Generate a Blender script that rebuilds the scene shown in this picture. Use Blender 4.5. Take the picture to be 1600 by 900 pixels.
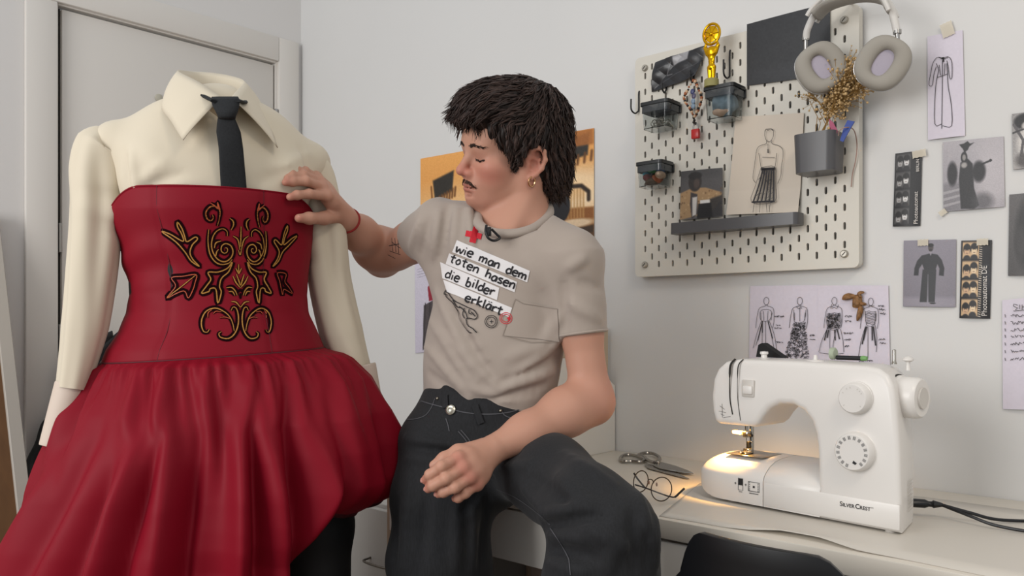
import bpy, bmesh, math, random
import numpy as np
from mathutils import Vector, Matrix
from mathutils.bvhtree import BVHTree

for _o in list(bpy.data.objects):
    bpy.data.objects.remove(_o)
scene = bpy.context.scene
COL = scene.collection
random.seed(7)
RNG = np.random.default_rng(7)

# ------------------------------------------------------------------ camera
F = 1289.0                       # focal length in pixels of the 1600x900 frame
HORIZON = 504.0
CAM = Vector((2.713, -1.82, 1.09))
FWD = Vector((-0.6665, 0.7456, 0)).normalized()
RGT = Vector((FWD.y, -FWD.x, 0))
UP = Vector((0, 0, 1))
cam_data = bpy.data.cameras.new('camera')
cam = bpy.data.objects.new('camera', cam_data)
COL.objects.link(cam)
cam.location = CAM
cam.rotation_euler = (math.pi / 2, 0, math.atan2(-FWD.x, FWD.y))
cam_data.sensor_width = 36.0
cam_data.lens = 36.0 * F / 1600.0
cam_data.shift_y = (HORIZON - 450.0) / 1600.0
cam_data.clip_start = 0.05
scene.camera = cam

# ------------------------------------------------------------------ light
world = bpy.data.worlds.new('daylight')
scene.world = world
world.use_nodes = True
world.node_tree.nodes['Background'].inputs[0].default_value = (0.93, 0.965, 1.0, 1)
world.node_tree.nodes['Background'].inputs[1].default_value = 0.62

def area_light(name, loc, target, sx, sy, power, color):
    ld = bpy.data.lights.new(name, 'AREA')
    ld.shape = 'RECTANGLE'; ld.size = sx; ld.size_y = sy
    ld.energy = power; ld.color = color
    lo = bpy.data.objects.new(name, ld); COL.objects.link(lo)
    lo.location = loc
    lo.rotation_euler = (Vector(target) - Vector(loc)).to_track_quat('-Z', 'Y').to_euler()
    return lo
# added area light for an assumed, unbuilt window behind the camera, to its left
area_light('assumed_window_light', (1.35, -3.9, 1.8), (1.7, -0.2, 1.05), 1.6, 1.6, 60, (1.0, 0.985, 0.97))
# added warm area light for an assumed ceiling lamp right of the camera
area_light('assumed_ceiling_lamp', (3.3, -1.3, 2.55), (3.3, -1.0, 0), 0.5, 0.5, 13, (1.0, 0.86, 0.70))

vs = scene.view_settings
vs.view_transform = 'Standard'
vs.look = 'None'
vs.exposure = 0.08
vs.gamma = 1.0
vs.use_curve_mapping = False

# ------------------------------------------------------------------ coordinates
def P(px, py, d):
    """point seen at picture position (px, py), d metres in front of the camera"""
    return CAM + RGT * ((px - 800.0) / F * d) + FWD * d + UP * (-(py - HORIZON) / F * d)
def RD(r, d, z):
    """point from right / depth / height measured at the camera's foot"""
    return Vector((CAM.x, CAM.y, 0)) + RGT * r + FWD * d + UP * z
def ray(px, py):
    return (RGT * ((px - 800.0) / F) + FWD + UP * (-(py - HORIZON) / F))
def on_y(px, py, y):
    v = ray(px, py); return CAM + v * ((y - CAM.y) / v.y)
def on_x(px, py, x):
    v = ray(px, py); return CAM + v * ((x - CAM.x) / v.x)
def on_z(px, py, z):
    v = ray(px, py); return CAM + v * ((z - CAM.z) / v.z)

# ------------------------------------------------------------------ materials
def lin(c):
    if isinstance(c, str):
        c = c.lstrip('#'); c = [int(c[i:i + 2], 16) / 255 for i in (0, 2, 4)]
    return tuple((x / 12.92 if x <= 0.04045 else ((x + 0.055) / 1.055) ** 2.4) for x in c)
def lin_np(a):
    return np.where(a <= 0.04045, a / 12.92, ((np.maximum(a, 0) + 0.055) / 1.055) ** 2.4)

MATS = {}
def mat(name, color=None, rough=0.6, metal=0.0, bump=None, vary=None, sheen=0.0, trans=0.0,
        ior=1.45, spec=0.5, alpha=1.0, coat=0.0, sss=0.0, attr=None, emit=None, weave=None, stretch=None):
    if name in MATS: return MATS[name]
    m = bpy.data.materials.new(name); m.use_nodes = True
    nt = m.node_tree; b = nt.nodes['Principled BSDF']
    c = lin(color) if color else (0.8, 0.8, 0.8)
    b.inputs['Base Color'].default_value = (*c, 1)
    b.inputs['Roughness'].default_value = rough
    b.inputs['Metallic'].default_value = metal
    b.inputs['IOR'].default_value = ior
    b.inputs['Specular IOR Level'].default_value = spec
    b.inputs['Transmission Weight'].default_value = trans
    b.inputs['Alpha'].default_value = alpha
    b.inputs['Coat Weight'].default_value = coat
    b.inputs['Sheen Weight'].default_value = sheen
    if sss:
        b.inputs['Subsurface Weight'].default_value = sss
        b.inputs['Subsurface Radius'].default_value = (0.012, 0.005, 0.003)
        b.inputs['Subsurface Scale'].default_value = 1.0
    tc = nt.nodes.new('ShaderNodeTexCoord')
    src = tc.outputs['Object']
    if stretch:
        mp = nt.nodes.new('ShaderNodeMapping'); mp.inputs['Scale'].default_value = stretch
        nt.links.new(src, mp.inputs['Vector']); src = mp.outputs['Vector']
    colsock = None
    if attr:
        a = nt.nodes.new('ShaderNodeAttribute'); a.attribute_name = attr
        colsock = a.outputs['Color']
    if vary:                      # (noise scale, amount)
        n = nt.nodes.new('ShaderNodeTexNoise'); n.inputs['Scale'].default_value = vary[0]
        n.inputs['Detail'].default_value = 5
        nt.links.new(src, n.inputs['Vector'])
        mr = nt.nodes.new('ShaderNodeMapRange')
        mr.inputs['From Min'].default_value = 0.25; mr.inputs['From Max'].default_value = 0.75
        mr.inputs['To Min'].default_value = 1 - vary[1]; mr.inputs['To Max'].default_value = 1 + vary[1]
        nt.links.new(n.outputs['Fac'], mr.inputs['Value'])
        mx = nt.nodes.new('ShaderNodeVectorMath'); mx.operation = 'SCALE'
        if colsock: nt.links.new(colsock, mx.inputs[0])
        else: mx.inputs[0].default_value = c
        nt.links.new(mr.outputs['Result'], mx.inputs['Scale'])
        colsock = mx.outputs['Vector']
    if colsock: nt.links.new(colsock, b.inputs['Base Color'])
    if emit:
        b.inputs['Emission Color'].default_value = (*lin(emit[0]), 1)
        b.inputs['Emission Strength'].default_value = emit[1]
    if bump or weave:
        bp = nt.nodes.new('ShaderNodeBump')
        if bump:                  # (scale, strength, distance)
            n2 = nt.nodes.new('ShaderNodeTexNoise'); n2.inputs['Scale'].default_value = bump[0]
            n2.inputs['Detail'].default_value = 6
            nt.links.new(src, n2.inputs['Vector'])
            nt.links.new(n2.outputs['Fac'], bp.inputs['Height'])
            bp.inputs['Strength'].default_value = bump[1]
            bp.inputs['Distance'].default_value = bump[2] if len(bump) > 2 else 0.002
        else:
            w = nt.nodes.new('ShaderNodeTexWave'); w.inputs['Scale'].default_value = weave[0]
            w.inputs['Distortion'].default_value = 1.5
            nt.links.new(src, w.inputs['Vector'])
            nt.links.new(w.outputs['Fac'], bp.inputs['Height'])
            bp.inputs['Strength'].default_value = weave[1]
            bp.inputs['Distance'].default_value = 0.001
        nt.links.new(bp.outputs['Normal'], b.inputs['Normal'])
    MATS[name] = m
    return m

# ------------------------------------------------------------------ objects
def tag(o, label=None, cat=None, group=None, kind=None):
    if label: o['label'] = label
    if cat: o['category'] = cat
    if group: o['group'] = group
    if kind: o['kind'] = kind
    return o
def empty(name, loc, label=None, cat=None, group=None):
    o = bpy.data.objects.new(name, None); COL.objects.link(o)
    o.location = loc; o.empty_display_size = 0.05
    return tag(o, label, cat, group)
def set_parent(o, parent):
    if parent is None: return
    o.parent = parent
    if parent.type == 'EMPTY':
        o.matrix_parent_inverse = Matrix.Translation(parent.location).inverted()
def mesh_obj(name, verts, faces, material, parent=None, smooth=True, colors=None, autosmooth=None):
    me = bpy.data.meshes.new(name)
    me.from_pydata([tuple(v) for v in verts] if not isinstance(verts, np.ndarray) else verts.tolist(), [],
                   faces if not isinstance(faces, np.ndarray) else faces.tolist())
    me.validate()
    if colors is not None:
        at = me.color_attributes.new('Col', 'FLOAT_COLOR', 'POINT')
        cc = np.ones((len(me.vertices), 4), np.float32); cc[:, :3] = colors
        at.data.foreach_set('color', cc.ravel())
    if smooth: me.polygons.foreach_set('use_smooth', [True] * len(me.polygons))
    me.update()
    if autosmooth is not None and smooth: me.set_sharp_from_angle(angle=math.radians(autosmooth))
    if material: me.materials.append(material)
    o = bpy.data.objects.new(name, me); COL.objects.link(o)
    set_parent(o, parent)
    return o

def frame_of(t):
    t = Vector(t).normalized()
    a = Vector((0, 0, 1)) if abs(t.z) < 0.9 else Vector((1, 0, 0))
    x = t.cross(a).normalized(); y = t.cross(x).normalized()
    return x, y, t
def catmull(pts, n=6, closed=False):
    pts = [Vector(p) for p in pts]; out = []
    m = len(pts); rng = range(m if closed else m - 1)
    for i in rng:
        p0 = pts[(i - 1) % m] if closed or i > 0 else pts[0] * 2 - pts[1]
        p1 = pts[i]; p2 = pts[(i + 1) % m]
        p3 = pts[(i + 2) % m] if closed or i + 2 < m else pts[-1] * 2 - pts[-2]
        for k in range(n):
            t = k / n
            out.append(0.5 * ((2 * p1) + (p2 - p0) * t + (2 * p0 - 5 * p1 + 4 * p2 - p3) * t * t + (3 * p1 - p0 - 3 * p2 + p3) * t ** 3))
    if not closed: out.append(pts[-1])
    return out

class MB:
    """collects shapes and links them as one mesh object"""
    def __init__(s): s.v = []; s.f = []
    def add(s, vs, fs, M=None):
        b = len(s.v)
        for v in vs: s.v.append((M @ Vector(v)) if M is not None else Vector(v))
        for f in fs: s.f.append([b + i for i in f])
        return s
    def bm(s, bm, M=None):
        bm.verts.ensure_lookup_table(); bm.verts.index_update()
        s.add([v.co.copy() for v in bm.verts], [[v.index for v in f.verts] for f in bm.faces], M)
        bm.free(); return s
    def box(s, lo, hi, bev=0.0, seg=2, M=None):
        lo, hi = Vector(lo), Vector(hi)
        bm = bmesh.new()
        bmesh.ops.create_cube(bm, size=1.0)
        c = (lo + hi) / 2; d = hi - lo
        for v in bm.verts: v.co = Vector((v.co.x * d.x + c.x, v.co.y * d.y + c.y, v.co.z * d.z + c.z))
        if bev: bmesh.ops.bevel(bm, geom=bm.edges[:], offset=bev, segments=seg, profile=0.5, affect='EDGES')
        return s.bm(bm, M)
    def tube(s, pts, rad, seg=8, closed=False, cap=True, flat=1.0, up=None):
        pts = [Vector(p) for p in pts]; n = len(pts)
        rr = rad if isinstance(rad, (list, tuple)) else [rad] * n
        x, y = None, None; vs = []; fs = []
        for i, p in enumerate(pts):
            if closed: t = pts[(i + 1) % n] - pts[i - 1]
            else: t = pts[min(i + 1, n - 1)] - pts[max(i - 1, 0)]
            if t.length < 1e-9: t = Vector((0, 0, 1))
            t.normalize()
            if up is not None:
                x = t.cross(Vector(up)); x = x.normalized() if x.length > 1e-6 else frame_of(t)[0]
            elif x is None: x, y, _ = frame_of(t)
            else:
                x = x - t * x.dot(t); x.normalize()
            y = t.cross(x)
            for k in range(seg):
                a = 2 * math.pi * k / seg
                vs.append(p + x * math.cos(a) * rr[i] + y * math.sin(a) * rr[i] * flat)
        m = n if closed else n - 1
        for i in range(m):
            for k in range(seg):
                a, b = i * seg + k, i * seg + (k + 1) % seg
                c, d = ((i + 1) % n) * seg + (k + 1) % seg, ((i + 1) % n) * seg + k
                fs.append([a, b, c, d])
        if cap and not closed:
            fs.append(list(range(seg))[::-1]); fs.append([(n - 1) * seg + k for k in range(seg)])
        return s.add(vs, fs)
    def lathe(s, prof, M=None, seg=32, cap=True):
        vs = []; fs = []
        for r, z in prof:
            for k in range(seg):
                a = 2 * math.pi * k / seg; vs.append((r * math.cos(a), r * math.sin(a), z))
        for i in range(len(prof) - 1):
            for k in range(seg):
                fs.append([i * seg + k, i * seg + (k + 1) % seg, (i + 1) * seg + (k + 1) % seg, (i + 1) * seg + k])
        if cap:
            fs.append(list(range(seg))[::-1]); fs.append([(len(prof) - 1) * seg + k for k in range(seg)])
        return s.add(vs, fs, M)
    def ball(s, c, r, M=None, seg=12, rings=8):
        rx, ry, rz = (r, r, r) if not isinstance(r, (tuple, list)) else r
        vs = [(c[0], c[1], c[2] + rz)]; fs = []
        for i in range(1, rings):
            t = math.pi * i / rings
            for k in range(seg):
                a = 2 * math.pi * k / seg
                vs.append((c[0] + rx * math.sin(t) * math.cos(a), c[1] + ry * math.sin(t) * math.sin(a), c[2] + rz * math.cos(t)))
        vs.append((c[0], c[1], c[2] - rz))
        for k in range(seg): fs.append([0, 1 + k, 1 + (k + 1) % seg])
        for i in range(rings - 2):
            for k in range(seg):
                a = 1 + i * seg
                fs.append([a + k, a + seg + k, a + seg + (k + 1) % seg, a + (k + 1) % seg])
        a = 1 + (rings - 2) * seg; e = len(vs) - 1
        for k in range(seg): fs.append([a + (k + 1) % seg, a + k, e])
        return s.add(vs, fs, M)
    def prism(s, outline, z0, z1, M=None, bev=0.0, seg=2):
        """2-D outline extruded from z0 to z1, rims bevelled"""
        bm = bmesh.new()
        vs = [bm.verts.new((p[0], p[1], z0)) for p in outline]
        f = bm.faces.new(vs)
        r = bmesh.ops.extrude_face_region(bm, geom=[f])
        top = [g for g in r['geom'] if isinstance(g, bmesh.types.BMVert)]
        for v in top: v.co.z = z1
        bmesh.ops.recalc_face_normals(bm, faces=bm.faces[:])
        if bev:
            es = [e for e in bm.edges if abs(e.verts[0].co.z - e.verts[1].co.z) < 1e-9]
            bmesh.ops.bevel(bm, geom=es, offset=bev, segments=seg, profile=0.5, affect='EDGES', clamp_overlap=True)
        ng = [f for f in bm.faces if len(f.verts) > 4]
        bmesh.ops.triangulate(bm, faces=ng)
        return s.bm(bm, M)
    def ribbon(s, pts, w, nrm, off=0.0, ends=True):
        """flat stroke along pts; nrm one normal or one per point; w width or widths"""
        pts = [Vector(p) for p in pts]; n = len(pts)
        if n < 2: return s
        vs = []; fs = []
        for i, p in enumerate(pts):
            N = Vector(nrm[i]) if isinstance(nrm, list) else Vector(nrm)
            t = pts[min(i + 1, n - 1)] - pts[max(i - 1, 0)]
            sd = t.cross(N)
            if sd.length < 1e-9: sd = Vector((1, 0, 0))
            sd.normalize()
            ww = (w[i] if isinstance(w, (list, tuple)) else w) / 2
            q = p + N * off
            vs += [q - sd * ww, q + sd * ww]
        for i in range(n - 1): fs.append([2 * i, 2 * i + 1, 2 * i + 3, 2 * i + 2])
        return s.add(vs, fs)
    def build(s, name, material, parent=None, smooth=True, autosmooth=40):
        return mesh_obj(name, s.v, s.f, material, parent, smooth, autosmooth=autosmooth)

def axes(o, x, y, z):
    """matrix from a local frame to the world"""
    m = Matrix.Identity(4)
    for i, a in enumerate((x, y, z)):
        a = Vector(a)
        m[0][i], m[1][i], m[2][i] = a.x, a.y, a.z
    o = Vector(o); m[0][3], m[1][3], m[2][3] = o.x, o.y, o.z
    return m
def copy_tree(o, parent=None):
    c = o.copy(); COL.objects.link(c)
    if parent is not None: c.parent = parent
    for ch in list(o.children): copy_tree(ch, c)
    return c

# ------------------------------------------------------------------ implicit surfaces
def sm_min(a, b, k):
    if k <= 0: return np.minimum(a, b)
    h = np.maximum(k - np.abs(a - b), 0) / k
    return np.minimum(a, b) - h * h * k * 0.25
class SDF:
    def __init__(s): s.ops = []          # (fn, op, k, centre, radius)
    def _push(s, fn, op, k, c, R): s.ops.append((fn, op, k, np.array(c, float), R)); return s
    def cone(s, a, b, r1, r2=None, k=0.02, op='u', squash=None):
        """tapered capsule; squash=(direction, factor) flattens it across one direction"""
        r2 = r1 if r2 is None else r2
        a = np.array(a, float); b = np.array(b, float); ba = b - a; L2 = max(ba @ ba, 1e-12)
        if squash is not None:
            dirn = np.array(squash[0], float); u = ba / math.sqrt(L2)
            dirn = dirn - u * (dirn @ u); dirn /= np.linalg.norm(dirn); fac = squash[1]
        def fn(p):
            q = p - a; t = np.clip(q @ ba / L2, 0, 1)
            w = q - t[:, None] * ba
            if squash is not None:
                h = w @ dirn
                w = w + (h * (1 / fac - 1))[:, None] * dirn
                return (np.sqrt((w * w).sum(1)) - (r1 + t * (r2 - r1))) * min(1.0, 0.5 + fac / 2)
            return np.sqrt((w * w).sum(1)) - (r1 + t * (r2 - r1))
        f = 1.0 if squash is None else max(1.0, squash[1])
        return s._push(fn, op, k, (a + b) / 2, math.sqrt(L2) / 2 + max(r1, r2) * f)
    def tub(s, a, b, r1, r2, k=0.02, op='u'):
        """tapered cylinder with flat ends"""
        a = np.array(a, float); b = np.array(b, float); L = np.linalg.norm(b - a); u = (b - a) / L
        def fn(p):
            q = p - a; t = q @ u; w = q - t[:, None] * u
            return np.maximum(np.maximum(np.sqrt((w * w).sum(1)) - (r1 + (r2 - r1) * np.clip(t / L, 0, 1)), t - L), -t)
        return s._push(fn, op, k, (a + b) / 2, math.hypot(L / 2, max(r1, r2)))
    def chain(s, pts, rs, k=0.02, op='u', squash=None):
        for i in range(len(pts) - 1):
            s.cone(pts[i], pts[i + 1], rs[i], rs[i + 1], k, op, squash)
        return s
    def ell(s, c, r, R=None, k=0.02, op='u'):
        """ellipsoid; R = 3 unit axes"""
        c = np.array(c, float); r = np.array(r, float)
        A = np.eye(3) if R is None else np.array([list(v) for v in R], float)
        def fn(p):
            q = (p - c) @ A.T
            k0 = np.sqrt(((q / r) ** 2).sum(1)); k1 = np.sqrt(((q / (r * r)) ** 2).sum(1)) + 1e-9
            return k0 * (k0 - 1) / k1
        return s._push(fn, op, k, c, r.max())
    def half(s, c, n, k=0.005):
        """cut away everything on the n side of the plane"""
        c = np.array(c, float); n = np.array(n, float); n = n / np.linalg.norm(n)
        return s._push(lambda p: -((p - c) @ n), 's', k, c, 1e6)
    def disp(s, fn):
        """add a displacement to everything before"""
        return s._push(fn, 'd', 0, (0, 0, 0), 1e6)
    def __call__(s, p, ops=None):
        d = np.full(len(p), 1.0)
        for fn, op, k, c, R in (s.ops if ops is None else ops):
            if op == 'd': d = d + fn(p)
            else:
                v = fn(p)
                if op == 'u': d = sm_min(d, v, k)
                elif op == 's': d = -sm_min(-d, v, k)
        return d
    def mesh(s, h, lo=None, hi=None, n=20):
        un = [o for o in s.ops if o[1] == 'u']
        if lo is None: lo = np.min([o[3] - o[4] for o in un], axis=0) - 3 * h
        if hi is None: hi = np.max([o[3] + o[4] for o in un], axis=0) + 3 * h
        lo = np.array(lo, float); hi = np.array(hi, float)
        nb = np.ceil((hi - lo) / (h * n)).astype(int)
        g = np.arange(n + 1); GX, GY, GZ = np.meshgrid(g, g, g, indexing='ij')
        G = np.stack([GX, GY, GZ], -1).reshape(-1, 3)
        half = n * h / 2; diag = half * math.sqrt(3)
        ids = []; vv = []; quads = []
        S = np.int64(1 << 20)
        def key(c): return (c[:, 0] * S + c[:, 1]) * S + c[:, 2]
        cn = [(0,0,0),(1,0,0),(0,1,0),(1,1,0),(0,0,1),(1,0,1),(0,1,1),(1,1,1)]
        ed = [(0,1),(2,3),(4,5),(6,7),(0,2),(1,3),(4,6),(5,7),(0,4),(1,5),(2,6),(3,7)]
        for bx in range(nb[0]):
            for by in range(nb[1]):
                for bz in range(nb[2]):
                    base = np.array([bx, by, bz]) * n
                    cen = lo + (base + n / 2) * h
                    ops = []; hit = False
                    for o in s.ops:
                        if o[4] > 1e5: ops.append(o); continue
                        gap = np.linalg.norm(cen - o[3]) - o[4] - diag
                        if gap < (max(o[2], 0.006) * 3.0 + (0.06 if o[2] > 0.0155 else 0.004)):
                            ops.append(o)
                            if o[1] == 'u' and gap < 0.02: hit = True
                    if not hit: continue
                    c0 = s(cen[None, :], ops)[0]
                    if abs(c0) > diag * 1.7 + 0.01: continue
                    D = s(lo + (G + base) * h, ops).reshape(n + 1, n + 1, n + 1)
                    I = D < 0
                    if I.all() or not I.any(): continue
                    cs = [I[a:a + n, b:b + n, c:c + n] for a, b, c in cn]
                    cnt = sum(x.astype(np.int8) for x in cs)
                    act = np.argwhere((cnt > 0) & (cnt < 8))
                    V = np.stack([D[act[:, 0] + a, act[:, 1] + b, act[:, 2] + c] for a, b, c in cn], 1)
                    acc = np.zeros((len(act), 3)); num = np.zeros(len(act))
                    for a, b in ed:
                        va, vb = V[:, a], V[:, b]
                        m = (va < 0) != (vb < 0)
                        t = np.where(m, va / np.where(m, va - vb, 1), 0)
                        pa = np.array(cn[a], float); pb = np.array(cn[b], float)
                        acc += np.where(m[:, None], pa + t[:, None] * (pb - pa), 0); num += m
                    vv.append(lo + (act + base + acc / num[:, None]) * h)
                    ids.append(key((act + base).astype(np.int64)))
                    for ax in range(3):
                        sl0 = [slice(0, n)] * 3; sl1 = [slice(0, n)] * 3; sl1[ax] = slice(1, n + 1)
                        A, B = I[tuple(sl0)], I[tuple(sl1)]
                        e = np.argwhere(A != B)
                        if not len(e): continue
                        fl = A[e[:, 0], e[:, 1], e[:, 2]]
                        e = (e + base).astype(np.int64)
                        u = np.zeros(3, np.int64); w = np.zeros(3, np.int64)
                        u[(ax + 1) % 3] = 1; w[(ax + 2) % 3] = 1
                        q = np.stack([key(e - u - w), key(e - w), key(e), key(e - u)], 1)
                        q[~fl] = q[~fl][:, ::-1]
                        quads.append(q)
        ids = np.concatenate(ids); vv = np.concatenate(vv); quads = np.concatenate(quads)
        order = np.argsort(ids); sid = ids[order]
        pos = np.clip(np.searchsorted(sid, quads), 0, len(sid) - 1)
        ok = (sid[pos] == quads).all(1)
        return vv, order[pos[ok]]
def relax(v, q, it=2, lam=0.5):
    n = len(v)
    e = np.concatenate([q[:, [0, 1]], q[:, [1, 2]], q[:, [2, 3]], q[:, [3, 0]]])
    for _ in range(it):
        acc = np.zeros_like(v); cnt = np.zeros(n)
        for a, b in ((0, 1), (1, 0)):
            for c in range(3): acc[:, c] += np.bincount(e[:, a], v[e[:, b], c], n)
            cnt += np.bincount(e[:, a], minlength=n)
        v = v + lam * (acc / np.maximum(cnt, 1)[:, None] - v)
    return v
A3 = lambda v: np.array(v, float)
# folds given as picture lines, found on the cloth by following the sight lines
def fold_px(sd_, lines, gain=1.0):
    segs = []
    for x0_, y0_, x1_, y1_, am, w in lines:
        n_ = 6; prev = None
        for k in range(n_ + 1):
            t = k / n_; dv = A3(ray(x0_ + (x1_ - x0_) * t, y0_ + (y1_ - y0_) * t)); dv = dv / np.linalg.norm(dv); dist = 0.9; ok = False
            for _ in range(60):
                d_ = float(sd_((A3(CAM) + dv * dist)[None, :])[0])
                if d_ < 0.0008: ok = True; break
                dist += d_ * 0.85
                if dist > 2.4: break
            cur = A3(CAM) + dv * dist if ok else None
            if cur is not None and prev is not None: segs.append((prev, cur, am * gain * math.sin(math.pi * (0.12 + 0.76 * (t - 0.5 / n_))), w))
            prev = cur
    def fn(p):
        tot = np.zeros(len(p))
        if not len(p): return tot
        lo_, hi_2 = p.min(0), p.max(0)
        for a, c, am, w in segs:
            if np.any(np.minimum(a, c) - 3 * w > hi_2) or np.any(np.maximum(a, c) + 3 * w < lo_): continue
            ba = c - a; t = (p - a) @ ba / max(ba @ ba, 1e-12); tc = np.clip(t, 0, 1)
            d2 = ((p - a - tc[:, None] * ba) ** 2).sum(1)
            part = am * np.exp(-d2 / w ** 2)
            tot = np.where(np.abs(part) > np.abs(tot), part, tot) if False else tot + part * np.where((t < 0) | (t > 1), 0.5, 1.0) * 0.8
        return -tot
    return fn
def bvh_of(v, q): return BVHTree.FromPolygons([tuple(x) for x in v], [tuple(int(i) for i in f) for f in q])
# ================================================================== ROOM
M_WALL = mat('wall_paint', '#d3d2d0', 0.75, bump=(60, 0.06, 0.002), vary=(1.5, 0.02))
M_WALL2 = mat('side_wall_paint', '#d8d5d2', 0.75, bump=(60, 0.06, 0.002))
M_TRIM = mat('door_enamel', '#d8d3cc', 0.45, bump=(25, 0.03, 0.002))
M_FLOOR = mat('floor_wood', '#6d5a49', 0.5, bump=(30, 0.1), vary=(8, 0.15), stretch=(1, 12, 1))
M_STEEL = mat('steel', '#a9a7a4', 0.3, 1.0)
M_DARKGAP = mat('dark_gap', '#2a2724', 0.9)
M_WHITE = mat('white_laminate', '#d6d2cb', 0.4, bump=(40, 0.03, 0.001))
M_DESK = mat('desk_laminate', '#d0c9bd', 0.42, bump=(40, 0.03, 0.001), vary=(6, 0.015))
M_BLACK = mat('black_plastic', '#101114', 0.38)

def structure(o): o['kind'] = 'structure'; return o
structure(MB().box((-0.1, 0, 0), (5.2, 0.1, 2.75)).build('wall_back', M_WALL, smooth=False))
DY0, DY1, DZ = -0.866, -0.112, 2.058          # door opening
wl = MB()
wl.box((-0.1, -5.0, 0), (0, DY0 - 0.012, 2.75)); wl.box((-0.1, DY1 + 0.012, 0), (0, 0, 2.75))
wl.box((-0.1, DY0 - 0.012, DZ + 0.012), (0, DY1 + 0.012, 2.75))
structure(wl.build('wall_left', M_WALL2, smooth=False))
fl = structure(mesh_obj('floor', [(-0.1, -5, -0.05), (5.2, -5, -0.05), (5.2, 0.1, -0.05), (-0.1, 0.1, -0.05)], [[0, 1, 2, 3]], M_DARKGAP, smooth=False))
pm = None
for i in range(26):                            # floor boards
    y0 = -5 + i * 0.195
    if pm is None:
        o = MB().box((-0.1, y0, -0.05), (5.2, y0 + 0.192, 0), 0.002, 1).build('plank', M_FLOOR, fl, smooth=False); pm = o
    else:
        c = pm.copy(); COL.objects.link(c); c.location.y = i * 0.195
structure(MB().box((0.0, -0.012, 0), (5.2, 0, 0.07), 0.003, 1).build('baseboard_back', M_TRIM, smooth=False))
structure(MB().box((0.0, -5, 0), (0.012, DY0 - 0.1, 0.07), 0.003, 1).build('baseboard_left', M_TRIM, smooth=False))

# door casing: two uprights and a head, plus the jamb behind it
cs = 0.088
t1 = structure(empty('trim_1', (0, (DY0 + DY1) / 2, 0)))
MB().box((0, DY0 - cs - 0.006, 0), (0.018, DY0 - 0.006, DZ + 0.006), 0.004).build('casing_upright', M_TRIM, t1)
MB().box((0, DY1 + 0.006, 0), (0.018, DY1 + cs + 0.004, DZ + cs + 0.008), 0.004).build('casing_upright', M_TRIM, t1)
MB().box((0, DY0 - cs - 0.006, DZ + 0.006), (0.0182, DY1 + 0.006, DZ + cs + 0.008), 0.004).build('casing_head', M_TRIM, t1)
MB().box((-0.1, DY0 - 0.012, 0), (0.004, DY0 - 0.001, DZ + 0.012)).build('jamb', M_TRIM, t1, smooth=False)
MB().box((-0.1, DY1 + 0.001, 0), (0.004, DY1 + 0.012, DZ + 0.012)).build('jamb', M_TRIM, t1, smooth=False)
MB().box((-0.1, DY0, DZ + 0.001), (0.004, DY1, DZ + 0.012)).build('jamb', M_TRIM, t1, smooth=False)
d1 = structure(empty('door_1', (0, (DY0 + DY1) / 2, 0)))
MB().box((-0.045, DY0 + 0.013, 0.006), (-0.004, DY1 - 0.005, DZ - 0.006), 0.003).build('door_leaf', mat('door_paint', '#d3cec7', 0.5, bump=(20, 0.03, 0.002)), d1)
MB().box((-0.05, DY0 + 0.001, 0.0), (-0.02, DY0 + 0.013, DZ - 0.002)).build('gap_shade', M_DARKGAP, d1, smooth=False)  # dark strips along both door edges, standing in for shade in the gaps
MB().box((-0.03, DY1 - 0.006, 0.0), (-0.02, DY1 - 0.001, DZ - 0.002)).build('gap_shade', M_DARKGAP, d1, smooth=False)
for zc in (1.84, 1.02, 0.25):
    h = MB().lathe([(0.0065, -0.045), (0.0075, -0.043), (0.0075, -0.017), (0.006, -0.016), (0.0075, -0.015), (0.0075, 0.015), (0.006, 0.016), (0.0075, 0.017), (0.0075, 0.043), (0.0065, 0.045)],
                   Matrix.Translation((0.010, DY1 - 0.002, zc)), 12)
    h.build('hinge', M_STEEL, d1)
for zc in (1.35, 1.04, 0.80):
    MB().box((-0.012, DY0 + 0.003, zc - 0.045), (0.002, DY0 + 0.011, zc + 0.045), 0.001, 1).build('strike_plate', M_STEEL, d1)
c = on_x(248, 153, -0.003)
MB().lathe([(0.002, 0), (0.013, 0), (0.013, 0.003), (0.010, 0.005), (0.002, 0.005)], axes(c, (0, 1, 0), (0, 0, 1), (1, 0, 0)), 20).build('screw_cap', mat('screw_cap', '#b9b4a4', 0.5), d1)
hz = 1.04
hd = MB().lathe([(0.022, 0), (0.024, 0.002), (0.024, 0.008), (0.012, 0.010), (0.010, 0.05), (0.010, 0.055)], axes((-0.004, DY0 + 0.075, hz), (0, 1, 0), (0, 0, 1), (1, 0, 0)), 20)
hd.tube([(0.046, DY0 + 0.07, hz), (0.048, DY0 + 0.1, hz), (0.048, DY0 + 0.2, hz), (0.046, DY0 + 0.215, hz)], [0.009, 0.0095, 0.009, 0.007], 12)
hd.build('lever_handle', M_STEEL, d1)

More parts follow.
